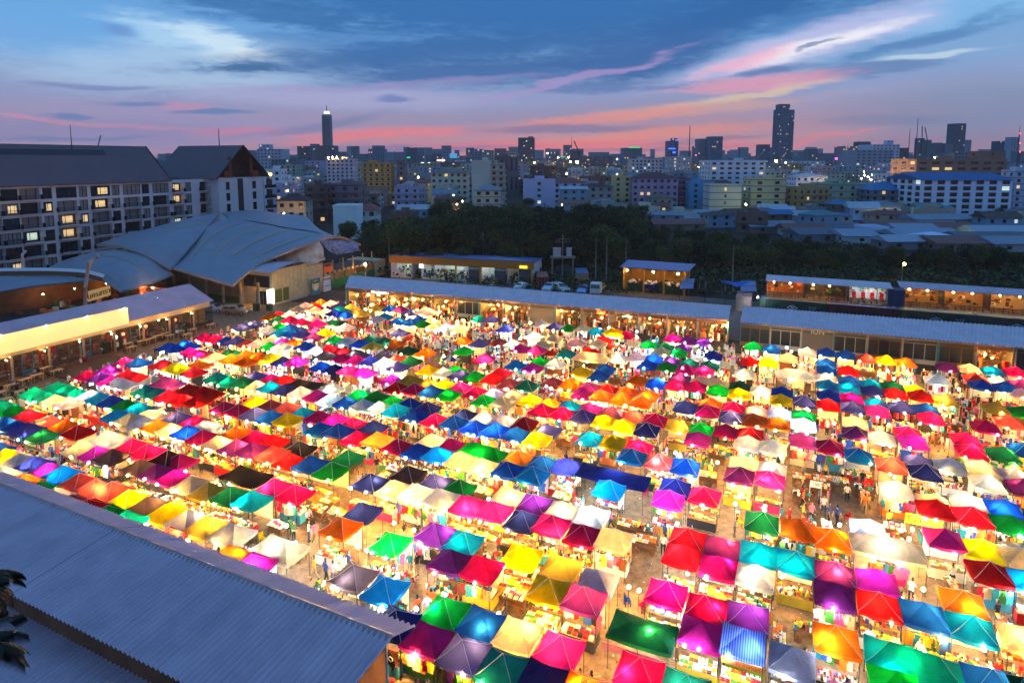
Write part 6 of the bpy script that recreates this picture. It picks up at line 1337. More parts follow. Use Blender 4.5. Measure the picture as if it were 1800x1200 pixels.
# ---------------------------------------------------------------- trees
leafs = [cm('foliage_%d' % i, *c, rough=.7, spec=.2) for i, c in enumerate(((48, 68, 38), (76, 88, 50), (26, 42, 30)))]
def tree_mesh(seed, R=4.2, Hc=7, n=2600):
    r = random.Random(seed); m = MB(); cl = []
    for _ in range(17):
        a = r.uniform(0, 6.28); q = r.random()**.5*R*.72; cl.append((q*math.cos(a), q*math.sin(a), r.uniform(-.5, .55)*Hc*.62*(1-.5*q/R), r.uniform(.26, .5)*R))
    for _ in range(n):
        cx, cy, cz, cr_ = r.choice(cl); v = Vector((r.gauss(0, 1), r.gauss(0, 1), r.gauss(0, 1))).normalized()*cr_*r.uniform(.6, 1.08); c = Vector((cx, cy, cz))+v*Vector((1, 1, .8)).x
        a = Vector((r.gauss(0, 1), r.gauss(0, 1), r.gauss(0, .7))).normalized(); b = a.cross(Vector((r.gauss(0, 1), r.gauss(0, 1), r.gauss(0, 1)))).normalized(); s = r.uniform(.16, .36)
        m.q([c-a*s, c-b*s*.6, c+a*s, c+b*s*.6], r.randrange(3) if r.random() < .3 else seed % 3)
    return m.mesh('crown', leafs)
CR = [tree_mesh(i) for i in range(6)]
def trunk_mesh(seed, h=5):
    r = random.Random(seed); m = MB(); m.tube((0, 0, 0), (.2, .1, h), .32, 7, 0, .2)
    for i in range(6): a = i*1.05+r.random(); m.tube((.15, .08, h*.75), (2.2*math.cos(a), 2.2*math.sin(a), h+r.uniform(1, 2.8)), .13, 5, 0, .05)
    return m.mesh('trunk', bark)
TRK = [trunk_mesh(i) for i in range(3)]
tr_ = []
for k in range(6000):
    y = r2.uniform(146, 262); px = r2.uniform(545, 1850); x = (px-900)/1120*y
    yb = 280+27*1120/y
    top = 352 if px > 760 else 385   # the wood's upper edge in the picture
    if px > 1130: top = 392+min(40, (px-1130)*.09)
    if px > 1545 and y > 166: continue
    if px < 700 and y < 158: continue
    s = r2.uniform(.62, 1.25) if px < 1130 else r2.uniform(.38, .8); hh = 10.2*s
    ytop = 280+(27-hh)*1120/y
    if ytop < top+r2.uniform(-6, 8): continue
    if any((x-a)**2+(y-b)**2 < (4.3*(s+c_)*.56)**2 for a, b, c_ in tr_) or hit(x-2, x+2, y-2, y+2): continue
    u, v = toUV((x, y)); 
    if v < 122 and u > -82: continue
    if px < 640 and y < 190: continue
    tr_.append((x, y, s))
    if len(tr_) >= 290: break
print('trees', len(tr_)); tr_.sort(key=lambda q: q[1])
TN = ['round', 'spreading', 'ragged', 'dense', 'loose', 'tall']
tl_ = []
for i, (x, y, s) in enumerate(tr_):
    px = 900+1120*x/y; LT = [(600, 'red roofed house'), (690, 'shop row'), (849, 'armed concrete pole'), (985, 'transformer mast'), (1060, 'plain concrete poles'), (1160, 'waste shed'), (1290, 'tall right pole'), (1420, 'brick bar'), (1530, 'barber shop'), (1587, 'yellow street lamp'), (1700, 'right terrace bars'), (1790, 'right frame edge')]
    lx, nm = min(LT, key=lambda q: abs(q[0]-px)); kk = i % 6; sd = 'left of' if px < lx-8 else 'right of' if px > lx+8 else 'behind'
    dep = 'front' if y < 170 else 'second' if y < 195 else 'third' if y < 222 else 'last'
    tl_.append([f"{'small ' if s < .8 else 'large ' if s > 1.1 else ''}{TN[kk]} dark tree {sd} the {nm}, {dep} row of the wood", px, i])
for (lab, px, i) in tl_:
    x, y, s = tr_[i]; t = thing('tree', lab, 'tree', (x, y, 0), r2.uniform(0, 6), 'trees of the wood behind the market'); t.scale = (s, s, s*r2.uniform(.85, 1.15))
    link('trunk', TRK[i % 3], t); link('crown', CR[i % 6], t, (0, 0, 6.6))
# underbrush below the wood
mb = MB()
for _ in range(34000):
    y = r2.uniform(126, 200); px = r2.uniform(640, 1850); x = (px-900)/1120*y
    u, v = toUV((x, y))
    if v < 121 or (px > 1545 and y > 172): continue
    c = Vector((x, y, r2.uniform(.1, 1.6)*(1+.6*math.sin(x*.3)*math.cos(y*.27)))); a = Vector((r2.gauss(0, 1), r2.gauss(0, 1), r2.gauss(0, 1))).normalized(); b = a.cross(Vector((r2.gauss(0, 1), r2.gauss(0, 1), 1))).normalized(); s = r2.uniform(.25, .6)
    mb.q([c-a*s, c-b*s*.6, c+a*s, c+b*s*.6], r2.randrange(3))
tag(link('undergrowth', mb.mesh('undergrowth', leafs)), 'low dark bushes and weeds covering the ground of the wood', 'undergrowth', kind='stuff')
# a few trees between houses
for i in range(90):
    y = r2.uniform(262, 520); px = r2.uniform(470, 1830); x = (px-900)/1120*y
    if hit(x-3, x+3, y-3, y+3): continue
    lx, nm = min(LM, key=lambda q: abs(q[0]-px)); t = thing('tree', f"dark {TN[i%6]} street tree {'left' if px < lx else 'right'} of the {nm}, {'near' if y < 340 else 'middle' if y < 430 else 'far'} streets", 'tree', (x, y, 0), 0, 'street trees among the houses')
    s = r2.uniform(.5, .85); t.scale = (s, s, s); link('trunk', TRK[i % 3], t); link('crown', CR[i % 6], t, (0, 0, 6.6))

# ---------------------------------------------------------------- people
SHC = dict(white=(225, 222, 215), black=(24, 24, 28), red=(176, 26, 30), blue=(34, 66, 140), pink=(220, 110, 140), yellow=(220, 180, 50), grey=(110, 110, 116), teal=(30, 120, 125), orange=(220, 110, 40), cream=(222, 204, 170), green=(60, 120, 60), striped=(150, 150, 170))
TRC = dict(dark=(30, 30, 38), denim=(48, 62, 96), beige=(150, 130, 100), black=(16, 16, 18))
clo = lambda n, c: cm('cloth_'+n, *c, rough=.85)
skinm = cm('skin', 190, 138, 104, rough=.6); hairm = cm('hair_dark', 22, 16, 14, rough=.6)
npers = 0; usedp = set()
def person(loc, rz, lab_tail, pose=None, group='shoppers in the market aisles'):
    global npers
    if npers >= 290: return
    for _ in range(12):
        i = pose if pose is not None else rnd.randrange(7); s = rnd.choice(list(SHC)); tq = rnd.choice(list(TRC)); verb = ('standing', 'walking', 'striding', 'leaning forward', 'reaching out', 'standing', 'walking', 'sitting')[i]
        lab = f"person in {s} shirt {verb} {lab_tail}"
        if lab not in usedp: break
    usedp.add(lab); npers += 1
    o = link('person', FIG[i], None, loc, rz, [clo(s, SHC[s]), clo('t_'+tq, TRC[tq]), skinm, hairm]); sc_ = rnd.uniform(.93, 1.05); o.scale = (sc_, sc_, sc_); tag(o, lab, 'person', group)
# free places between the stalls
CG = {}
for a_ in T: CG.setdefault((int(a_['u']//6), int(a_['v']//6)), []).append(a_)
def clear(u, v):
    b = 99; n_ = T[0]; i0, j0 = int(u//6), int(v//6)
    for a in [q for i in (-1, 0, 1) for j in (-1, 0, 1) for q in CG.get((i0+i, j0+j), ())]:
        du = max(0, abs(a['u']-u)-1.06*a['w']); dv = max(0, abs(a['v']-v)-1.06); d = max(du, dv)
        if d < b: b = d; n_ = a
    return b, n_
slots = []
r3 = random.Random(5); u = -78
UMX = 40
while u < UMX:
    v = 24
    while v < 92:
        uu, vv_ = u+r3.uniform(-.3, .3), v+r3.uniform(-.3, .3); v += 1.45
        p = UV(uu, vv_); px = 900+1120*p.x/max(p.y, 1)
        if px < -60 or px > 1880 or p.y < 25: continue
        d, a = clear(uu, vv_)
        if .45 < d < 3.4: slots.append((p.length, uu, vv_, d, a))
    u += 1.45
slots.sort(key=lambda s: s[0]); print('slots', len(slots))
def inroof(p):   # under or beyond the warehouse roof
    q = (p-A1); return q.dot(nrm) < 1.2 and (p-A1).dot(dr) < .8
cart = MB(); cart.box((0, 0, .42), (1.5, .7, .06)); cart.box((0, 0, .8), (1.6, .8, .05))
for s in (-.7, .7):
    for q in (-.3, .3): cart.box((s, q, .42), (.05, .05, .84))
cart.tube((-.5, -.4, .18), (-.5, -.34, .18), .18, 10); cart.tube((.5, -.4, .18), (.5, -.34, .18), .18, 10); CART = cart.mesh('cart_frame', wood)
cg = [goods_mb(k, 40+i, 1.45, .7, 30).mesh('goods', PAL) for i, k in enumerate(('food', 'misc', 'food', 'folded', 'misc', 'food'))]
chn = MB(); chn.box((0, 0, .42), (.36, .36, .04)); chn.box((0, .17, .62), (.34, .03, .36))
for s in (-.15, .15):
    for q in (-.15, .15): chn.box((s, q, .21), (.04, .04, .42))
CHAIR = chn.mesh('plastic_chair', PAL[0]); ncart = nst = 0; fg = MB(); fl_ = MB(); usedc = set()
crowd = MB()
def simple(m, p):
    k = r3.random()*6.28; c = [0, 0, 9, 4, 8, 7, 10, 9, 1][r3.randrange(9)]; t_ = [9, 9, 8, 6][r3.randrange(4)]; h = r3.uniform(.94, 1.05); e = Vector((math.cos(k), math.sin(k), 0))
    for s_ in (-1, 1): m.tube(p+e*.09*s_, p+e*.08*s_+Vector((0, 0, .85*h)), .06, 5, t_, .09); m.tube(p+e*.24*s_+Vector((0, 0, .8*h)), p+e*.19*s_+Vector((0, 0, 1.38*h)), .03, 4, 11, .05)
    m.tube(p+Vector((0, 0, .82*h)), p+Vector((0, 0, 1.42*h)), .14, 6, c, .19); m.ball(p+Vector((0, 0, 1.58*h)), .11, 11, 6, 4); m.ball(p+Vector((0, .02, 1.63*h)), .112, 9, 6, 3)
for (dist, u, v, d, a) in slots:
    p = UV(u, v)
    if inroof(p): continue
    q = r3.random(); nm = a['core'].replace(' canopy,', ',').replace(',', '').replace('wide ', ''); side = 'in front of' if v < a['v'] else 'behind'
    nm3 = ' '.join(nm.split()[:8])
    if dist < 66:
        if q < .38 and d < 2.9 and ncart < 240:
            lab = f"goods cart {side} {nm3}"
            if lab in usedc: lab = f"second goods cart {side} {nm3}"
            if lab in usedc: continue
            usedc.add(lab); ncart += 1; t = thing('goods_cart', lab, 'cart', p, ROT+r3.choice((0, 0, math.pi/2))+r3.uniform(-.1, .1), 'goods carts in the aisles'); link('cart_frame', CART, t); g = link('goods', r3.choice(cg), t, (0, 0, .83)); g['kind'] = 'stuff'
        elif q < .8 and d < 3.2:
            person(p, r3.uniform(0, 6.28), f"{side} {cn(a)} canopy, {cn(a['l']) or 'gap'} left")
            if r3.random() < .4: person(UV(u+r3.choice((-.55, .55)), v+r3.uniform(-.3, .3)), r3.uniform(0, 6.28), f"{side} {cn(a)} canopy, {cn(a['r']) or 'gap'} right")
        elif q < .88 and nst < 120:
            lab = f"plastic stool {side} {nm3}"
            if lab in usedc: continue
            usedc.add(lab); nst += 1; c_n = r3.choice(('B', 'R', 'P', 'W', 'Y')); tag(link('plastic_chair', CHAIR, None, p, r3.uniform(0, 6), [CM[c_n]]), lab.replace('plastic', CODE[c_n][0]+' plastic'), 'stool', 'plastic stools')
    else:
        if q < .5 and d < 2.4:
            M = Matrix.Translation(p) @ Matrix.Rotation(ROT, 4, 'Z'); m = MB(); m.box((0, 0, .4), (1.3, .7, .8), r3.choice([0, 1, 4, 6]))
            for _ in range(9): h = r3.uniform(.05, .5); m.box((r3.uniform(-.6, .6), r3.uniform(-.3, .3), .8+h/2), (r3.uniform(.08, .3), .15, h), r3.choice([0, 1, 2, 3, 4, 7, 8, 9, 10, 0]))
            fg.add(m, M)
        elif q < .80 and dist < 76: person(p, r3.uniform(0, 6.28), f"{side} {cn(a)} canopy, {cn(a['l']) or 'gap'} left")
        if r3.random() < .8: simple(crowd, p+Vector((r3.uniform(-.6, .6), r3.uniform(-.6, .6), 0)))
        if r3.random() < .07: o = MB(); o.ball((0, 0, 0), .08, 1 if zone_cool(dict(u=u, v=v)) else 0, 5, 3); fl_.add(o, Matrix.Translation(p+Vector((0, 0, r3.uniform(1.5, 2.1)))))
tag(link('aisle_goods', fg.mesh('aisle_goods', PAL)), 'heaped wares filling the far aisles', 'goods', kind='stuff')
tag(link('aisle_lamps', fl_.mesh('aisle_lamps', [WARM, COOL])), 'small bulbs over the far aisles', 'lamps', kind='stuff')
tag(link('distant_crowd', crowd.mesh('distant_crowd', PAL)), 'crowd of shoppers thronging the far aisles', 'crowd', kind='stuff')
lt = MB()
for _ in range(5000):
    q_ = UV(r3.uniform(-80, 40), r3.uniform(24, 70), .02); s_ = r3.uniform(.02, .09); k_ = r3.uniform(0, 3); lt.box((q_.x, q_.y, .025), (s_, s_*1.4, .02), r3.choice([0, 0, 1, 6, 9, 9, 6]), k_)
tag(link('litter', lt.mesh('litter', PAL)), 'scattered litter on the market paving', 'litter', kind='stuff')
print('people', npers, 'carts', ncart)
# aisle lamps on poles that stand out in the photograph
for i, (x, y, c) in enumerate(((1105, 1030, 0), (1123, 1036, 0), (1622, 1034, 0), (1597, 946, 0), (1603, 929, 0), (1583, 931, 0), (693, 918, 0), (594, 995, 0), (617, 857, 0), (645, 966, 0), (630, 960, 0), (593, 898, 0), (504, 923, 1), (1292, 884, 1), (1343, 895, 0), (1475, 921, 1), (1452, 917, 0), (728, 930, 0), (859, 876, 1), (732, 1068, 1), (1535, 983, 0), (1241, 1013, 0), (1178, 906, 1), (1000, 856, 1), (1261, 812, 0), (1187, 795, 1), (689, 967, 0), (815, 563, 0), (804, 565, 0), (1650, 664, 0), (1571, 665, 0), (1560, 651, 0), (1595, 653, 0))):
    p = P(x, y, 1.9); u, v = toUV(p); d, a = clear(u, v); nm = a['core'].replace(' canopy,', ',').replace(',', '').replace('wide ', '')
    t = thing('pole_lamp', f"{'white' if c else 'warm'} pole lamp near {' '.join(nm.split()[:10])}", 'lamp', (p.x, p.y, 0), 0, 'pole lamps in the aisles')
    m = MB(); m.tube((0, 0, 0), (0, 0, 2.0), .02, 5); part('pole', m, steel, t); link('bulb', BC if c else BW, t, (0, -.06, 1.9)).scale = (1.4, 1.4, 1.4)
# umbrellas
def parasol(lab, px, py, cols, rad=1.2, h=2.3, n=8):
    p = P(px, py, h); t = thing('parasol', lab, 'parasol', (p.x, p.y, 0)); m = MB()
    for i in range(n):
        a, b = 2*math.pi*i/n, 2*math.pi*(i+1)/n; m.q([(0, 0, h), (rad*math.cos(a), rad*math.sin(a), h-.5), (rad*math.cos(b), rad*math.sin(b), h-.5)], i % len(cols))
    part('canopy', m, [CM[c] for c in cols], t); m = MB(); m.tube((0, 0, 0), (0, 0, h), .025, 5); part('pole', m, steel, t)
parasol('blue and white sectioned parasol among the far warm lamps', 793, 624, 'UW'); parasol('cream parasol, left of the cream pair at the left of the market', 262, 720, 'C'); parasol('cream parasol, right of the cream pair at the left of the market', 288, 727, 'C')
# ---------------------------------------------------------------- signs written in the market
def board(name, lab, px, py, z, w_, h_, m_, texts, rz=ROT, off=0):
    p = P(px, py, z); t = thing(name, lab, 'sign', p, rz); mb = MB(); mb.box((0, 0, 0), (w_, .05, h_)); mb.tube((-w_/2, .04, -z), (-w_/2, .04, 0), .02, 4); mb.tube((w_/2, .04, -z), (w_/2, .04, 0), .02, 4); part('board', mb, m_, t)
    for body, size, x, zz, mm in texts: text_part(body, size, mm, t, (x, -.05, zz), (1, 0, 0), (0, 0, 1), .008)
ink = cm('sign_black', 20, 20, 22); wht = cm('white_letters', 235, 235, 235)
board('price_sign', 'yellow sign reading S 20 3 beside the red canopies at right', 1624, 915, 1.3, 2.3, .75, cm('sign_yellow', 240, 220, 40), [('S 20', .5, -.6, 0, ink), ('3 ชิ้น50', .42, .55, -.02, ink)])
board('shop_sign', 'pink Thai sign over the drinks stall under the long dark green canopy', 1135, 1112, 1.75, 3.1, .42, cm('sign_mauve', 180, 110, 140), [('คุณกฤต', .4, -.9, 0, wht), ('ชานมไข่มุก', .3, .7, 0, wht)])
board('shop_sign', 'lower mauve sign with Thai letters below the yellow drinks rows', 1108, 1148, .95, 3.0, .4, cm('sign_mauve', 180, 110, 140), [('คุณกฤต', .36, .2, 0, wht)])
board('shop_sign', 'orange sign with Thai letters under the blue striped canopy', 1305, 1168, 1.6, 2.1, .3, cm('sign_orange', 245, 150, 60), [('ขนมจีบ ซาลาเปา', .26, 0, 0, cm('red_letters', 200, 40, 40))])
board('shop_sign', 'green yellow snack board with a HAPPY badge under the striped canopy', 1308, 1185, .7, 1.9, .9, cm('sign_lime', 170, 190, 40), [('HAPPY', .34, 0, .1, cm('red_letters', 200, 40, 40))])
board('price_sign', 'white sign reading 100 among the shirts at right of centre', 1434, 851, 1.9, .8, .5, cm('sign_white', 235, 235, 230), [('100', .36, 0, 0, ink)])
board('price_sign', 'small white sign reading 180 on a post near the centre front', 1284, 1028, 1.3, .42, .5, cm('sign_white', 235, 235, 230), [('180', .2, 0, 0, ink)])
board('shop_sign', 'long cream banner with Thai words under the green canopy at far right', 1785, 938, 1.2, 2.4, .5, cm('sign_cream', 240, 232, 205), [('เสื้อผ้าแฟชั่น', .34, 0, 0, ink)])
p = P(672, 1158, .95); t = thing('juice_bar_sign', 'black round juice bar sign reading GUSTO JUICE BAR on an orange counter', 'sign', p, ROT)
mb = MB(); mb.box((0, .12, -.1), (1.7, .1, 1.5)); part('counter_panel', mb, cm('counter_orange', 190, 90, 40), t)
mb = MB(); mb.tube((0, .06, -.05), (0, .01, -.05), .78, 24); part('disc', mb, ink, t)
for body, size, zz in (('GUSTO', .42, .18), ('JUICE', .26, -.1), ('BAR', .26, -.36)): text_part(body, size, cm('bone_letters', 205, 196, 170), t, (0, -.01, zz), (1, 0, 0), (0, 0, 1), .008)
# ---------------------------------------------------------------- vehicles
def vehicle(lab, loc, rz, col, kind='sedan'):
    body = cm('car_paint_%d_%d_%d' % col, *col, rough=.25, metal=.3, spec=.7); t = thing('parked_car', lab, 'car' if kind != 'truck' else 'truck', loc, rz)
    L_, W_, H_ = dict(sedan=(4.5, 1.75, 1.45), suv=(4.7, 1.85, 1.8), pickup=(5.1, 1.85, 1.75))[kind]
    prof = dict(sedan=[(-2.25, .35, .62), (-2.2, .3, .85), (-1.6, .3, .95), (-1.1, .3, 1.38), (.35, .3, 1.44), (1.05, .3, .98), (2.05, .3, .82), (2.25, .35, .55)],
                suv=[(-2.35, .4, .9), (-2.3, .35, 1.15), (-2.15, .35, 1.7), (-1.5, .35, 1.78), (.3, .35, 1.76), (1.0, .35, 1.18), (2.2, .35, 1.02), (2.35, .4, .7)],
                pickup=[(-2.55, .42, .95), (-2.5, .4, 1.12), (-.75, .4, 1.14), (-.7, .4, 1.7), (.55, .4, 1.72), (1.15, .4, 1.2), (2.4, .4, 1.05), (2.55, .45, .75)])[kind]
    belt = dict(sedan=.92, suv=1.12, pickup=1.12)[kind]; mb = MB(); rows = []
    for x, zb_, zt in prof:
        w2 = W_/2; bt = min(belt, zt); tw = w2*(.80 if zt > belt+.2 else .93)
        rows.append([(x, -w2*.94, zb_), (x, -w2, (zb_+bt)/2), (x, -w2*.98, bt), (x, -tw, zt-.04), (x, -tw*.6, zt), (x, tw*.6, zt), (x, tw, zt-.04), (x, w2*.98, bt), (x, w2, (zb_+bt)/2), (x, w2*.94, zb_)])
    mb.grid(rows); mb.q(rows[0]); mb.q(rows[-1][::-1]); part('body', mb, body, t)
    top = [p for p in prof if p[2] > belt+.2]; x0, x1 = top[0][0], top[-1][0]; zt = top[0][2]; wy = W_/2
    mb = MB()
    for s in (-1, 1):
        n_ = 2 if kind != 'pickup' else 2
        for q in range(n_):
            a = x0+.12+(x1-x0-.2)*q/n_; b = x0+.12+(x1-x0-.2)*(q+1)/n_-.08
            mb.q([(a, s*(wy*.985), belt+.03), (b+(.25 if q else 0), s*(wy*.985), belt+.03), (b, s*(wy*.83), zt-.1), (a+.08, s*(wy*.83), zt-.1)])
    part('side_window', mb, glass, t)
    i1 = prof.index(top[-1]); nx = prof[i1+1]; mb = MB(); f = lambda a, b, k: a+(b-a)*k
    e = .012; mb.q([(f(x1, nx[0], .08)+.02, -wy*.74, f(top[-1][2], nx[2], .08)+e+.015), (f(x1, nx[0], .08)+.02, wy*.74, f(top[-1][2], nx[2], .08)+e+.015), (f(x1, nx[0], .9)+.02, wy*.86, f(top[-1][2], nx[2], .9)+e+.015), (f(x1, nx[0], .9)+.02, -wy*.86, f(top[-1][2], nx[2], .9)+e+.015)]); part('windscreen', mb, glass, t)
    i0 = prof.index(top[0]); pv = prof[i0-1]; mb = MB(); mb.q([(f(x0, pv[0], .1)-.02, -wy*.74, f(top[0][2], pv[2], .1)+.02), (f(x0, pv[0], .1)-.02, wy*.74, f(top[0][2], pv[2], .1)+.02), (f(x0, pv[0], .85)-.02, wy*.84, f(top[0][2], pv[2], .85)+.02), (f(x0, pv[0], .85)-.02, -wy*.84, f(top[0][2], pv[2], .85)+.02)]); part('rear_window', mb, glass, t)
    for x in (-L_*.29, L_*.3):
        for s in (-1, 1):
            wm = MB(); wm.tube((x, s*wy*.82, .33), (x, s*wy*1.0, .33), .33, 14); w_ = part('wheel', wm, cm('tyre', 20, 20, 22, rough=.9), t); rm = MB(); rm.tube((x, s*wy*.9, .33), (x, s*wy*1.02, .33), .19, 10); part('rim', rm, galv, w_)
    for s in (-1, 1):
        h = MB(); h.box((L_/2-.06, s*wy*.72, prof[-1][2]+.05), (.14, .36, .16)); part('headlight', h, cm('headlamp', 235, 235, 225, rough=.1), t)
        h = MB(); h.box((-L_/2+.03, s*wy*.8, belt-.12), (.08, .24, .2)); part('tail_light', h, cm('tail_red', 150, 10, 10, rough=.2), t)
        h = MB(); h.box((x1-.1, s*(wy+.1), belt+.08), (.14, .2, .14)); part('mirror', h, body, t)
    h = MB(); h.box((L_/2, 0, .5), (.06, W_*.7, .18)); h.box((-L_/2, 0, .55), (.05, .5, .14)); part('grille', h, cm('car_black', 18, 18, 20), t); return t
b = P(376, 548); vehicle('silver sedan parked left of the pickup by the vaulted hall', (b.x, b.y, .02), -.12, (168, 172, 184))
b = P(417, 552); vehicle('beige grey sport utility vehicle parked right of the silver sedan', (b.x, b.y, .02), -.16, (160, 140, 112), 'suv')
b = P(918, 507); vehicle('white sports sedan before the orange shop row', (b.x, b.y, .02), math.radians(55), (235, 235, 235)).scale = (.95, .95, .95)
b = P(966, 511); vehicle('pale blue white pickup, left of the three behind the central shed', (b.x, b.y, .02), math.radians(-110), (190, 205, 220), 'pickup')
b = P(985, 512); vehicle('silver van with round door emblem, middle of the three behind the central shed', (b.x, b.y, .02), math.radians(-62), (190, 186, 176), 'suv')
b = P(1026, 515); vehicle('light blue pickup parked left of the white truck', (b.x, b.y, .02), math.radians(-108), (130, 170, 210), 'pickup')
b = P(1050, 516); t = thing('flatbed_truck', 'white cab flatbed truck parked facing the market', 'truck', (b.x, b.y, .02), math.radians(-108)); tp_ = cm('truck_white', 215, 212, 205, rough=.35)
mb = MB(); rows = [[(x, -1.05, .6), (x, -1.05, 1.5), (x, -1.0, z), (x, 1.0, z), (x, 1.05, 1.5), (x, 1.05, .6)] for x, z in ((.6, 2.5), (.9, 2.6), (2.1, 2.6), (2.4, 2.35), (2.55, 1.5))]; mb.grid(rows, smooth=False); mb.q(rows[-1]); mb.q([(2.5, -1.05, .5), (2.5, 1.05, .5), (2.56, 1.05, 1.5), (2.56, -1.05, 1.5)]); part('cab', mb, tp_, t)
mb = MB(); mb.q([(2.585, -.9, 1.55), (2.585, .9, 1.55), (2.45, .86, 2.3), (2.45, -.86, 2.3)]); part('windscreen', mb, glass, t)
mb = MB(); mb.box((-1.6, 0, .95), (4.2, 2.1, .14)); mb.box((-1.6, 1.02, 1.25), (4.2, .06, .5)); mb.box((-1.6, -1.02, 1.25), (4.2, .06, .5)); mb.box((-3.7, 0, 1.25), (.06, 2.1, .5)); mb.box((.45, 0, 1.7), (.06, 2.1, 1.4)); part('flatbed', mb, cm('truck_bed', 190, 170, 130), t)
for x in (-2.6, 1.7):
    for s in (-1, 1): wm = MB(); wm.tube((x, s*.72, .45), (x, s*1.02, .45), .45, 14); part('wheel', wm, cm('tyre', 20, 20, 22, rough=.9), t)
for s in (-1, 1): h = MB(); h.box((2.6, s*.8, .85), (.08, .35, .2)); part('headlight', h, cm('headlamp', 235, 235, 225, rough=.1), t)
def motorbike(lab, px, py, rz, c):
    b = P(px, py); t = thing('motorbike', lab, 'motorbike', b, rz)
    for x in (-.65, .65): w_ = MB(); w_.tube((x, -.05, .3), (x, .05, .3), .3, 14); part('wheel', w_, cm('tyre', 20, 20, 22, rough=.9), t)
    m = MB(); m.path([(-.65, 0, .3), (-.1, 0, .45), (.35, 0, .75), (.65, 0, .3)], .05, 5); m.box((-.1, 0, .55), (.6, .22, .35)); m.ball((.15, 0, .82), .2, 0, 7, 5); m.tube((.4, -.35, 1.0), (.4, .35, 1.0), .02, 5); m.tube((.36, 0, .7), (.42, 0, 1.0), .03, 5); part('frame', m, cm('bike_'+str(c[0]), *c, rough=.3), t)
    m = MB(); m.box((-.4, 0, .84), (.65, .24, .1)); part('seat', m, ink, t)
motorbike('dark red motorbike parked in front of the white lit shops', 790, 494, -.2, (120, 24, 26)); motorbike('small dark motorbike left of the white sports sedan', 877, 499, .5, (50, 52, 60))
for i, (px, py, lb) in enumerate(((817, 497, 'red traffic cone, left of three before the shop row'), (853, 501, 'red traffic cone, middle of three before the shop row'), (898, 504, 'red traffic cone, right of three beside the white sedan'), (361, 556, 'orange cone beside the silver sedan'), (404, 583, 'orange cone on the lane at the market corner'), (393, 553, 'orange cone between the sedan and the utility vehicle'))):
    m = MB(); m.tube((0, 0, .03), (0, 0, .8), .16, 8, 0, .03); m.box((0, 0, .02), (.42, .42, .04)); tag(link('traffic_cone', m.mesh('traffic_cone', cm('cone_red', 215, 50, 30)), None, P(px, py)), lb, 'cone')
def heap(lab, px, py, m_, s=1):
    b = P(px, py); m = MB(); rr = random.Random(px)
    m.grid([[(s*(x-2), s*(y-1)*.8, s*max(0, .75-.28*math.hypot(x-2, (y-1)*1.4)+rr.uniform(-.08, .1))) for x in range(5)] for y in range(-1, 4)], smooth=False); tag(link('covered_heap', m.mesh('covered_heap', m_), None, b), lab, 'heap')
tarp = cm('blue_tarp', 30, 110, 200, transl=.2); heap('blue tarpaulin heap in front of the lit shops', 803, 491, tarp, .6); heap('small blue covered heap by the left white room', 706, 484, tarp, .5); heap('blue cover heap under the dim shop bay', 897, 498, tarp, .45)
for i, (px, lb) in enumerate(((451, 'dark green wheeled bin, left of the pair by the cream building'), (474, 'dark green wheeled bin, right of the pair by the cream building'))):
    b = P(px, 546); m = MB(); m.box((0, 0, .6), (.9, .8, 1.1)); m.box((0, 0, 1.2), (1.0, .9, .12)); tag(link('wheeled_bin', m.mesh('wheeled_bin', cm('bin_green', 24, 62, 44)), None, b, ROT), lb, 'bin')
# ---------------------------------------------------------------- bar forecourt: tables, chairs, urns, benches, fuel pumps
ft = MB(); ft.box((0, 0, .73), (1.3, .8, .06))
for s in (-.5, .5):
    for q in (-.3, .3): ft.box((s, q, .36), (.06, .06, .72))
FT = ft.mesh('tabletop', cm('pale_table', 200, 165, 115))
CH2 = CHAIR
tabs = [(20, 686), (45, 676), (0, 700), (66, 668), (100, 660), (82, 655), (38, 697), (8, 712), (232, 618), (250, 607), (266, 603), (225, 612), (240, 600), (291, 593), (316, 590), (338, 586), (318, 578), (345, 573), (358, 572), (372, 577), (298, 597), (278, 598), (330, 595)]
for i, (px, py) in enumerate(tabs):
    b = P(px, py); row = 'lower left' if px < 130 else 'upper right'
    t = thing('cafe_table', f"pale wooden cafe table {['first','second','third','fourth','fifth','sixth','seventh','eighth','ninth','tenth','eleventh','twelfth','thirteenth','fourteenth','fifteenth'][(i if i < 8 else i-8)]} in the {row} group before the bar", 'table', b, ROT+math.pi/2, 'cafe tables before the bar')
    link('tabletop', FT, t)
    for k in range(4): tag(link('cafe_chair', CH2, None, (b.x+[.5, -.5, .6, -.6][k], b.y+[.75, -.75, -.55, .55][k], 0), rnd.uniform(0, 6), [ink if k % 2 else cm('chair_brown', 90, 60, 40)]), f"{['dark','brown'][(k+1)%2]} cafe chair {['right','left','near right','far left'][k]} of cafe table {['one','two','three','four','five','six','seven','eight','nine','ten','eleven','twelve','thirteen','fourteen','fifteen','sixteen','seventeen','eighteen','nineteen','twenty','twenty one','twenty two','twenty three'][i]}", 'chair', 'cafe chairs before the bar')
for i in range(6): person(P(*[(30, 690), (22, 684), (62, 664), (44, 660), (342, 575), (312, 592)][i]), rnd.uniform(0, 6), f"at cafe table, {['leftmost','left','middle','upper','by the road','by the parasols'][i]}", 7, 'guests at the bar tables')
urn = MB(); urn.tube((0, 0, 0), (0, 0, .1), .28, 10); urn.tube((0, 0, .1), (0, 0, .6), .12, 10, 0, .14); urn.tube((0, 0, .6), (0, 0, 1.0), .16, 10, 0, .38); UR = urn.mesh('urn', cm('urn_white', 210, 205, 190))
ub = MB(); rr = random.Random(4)
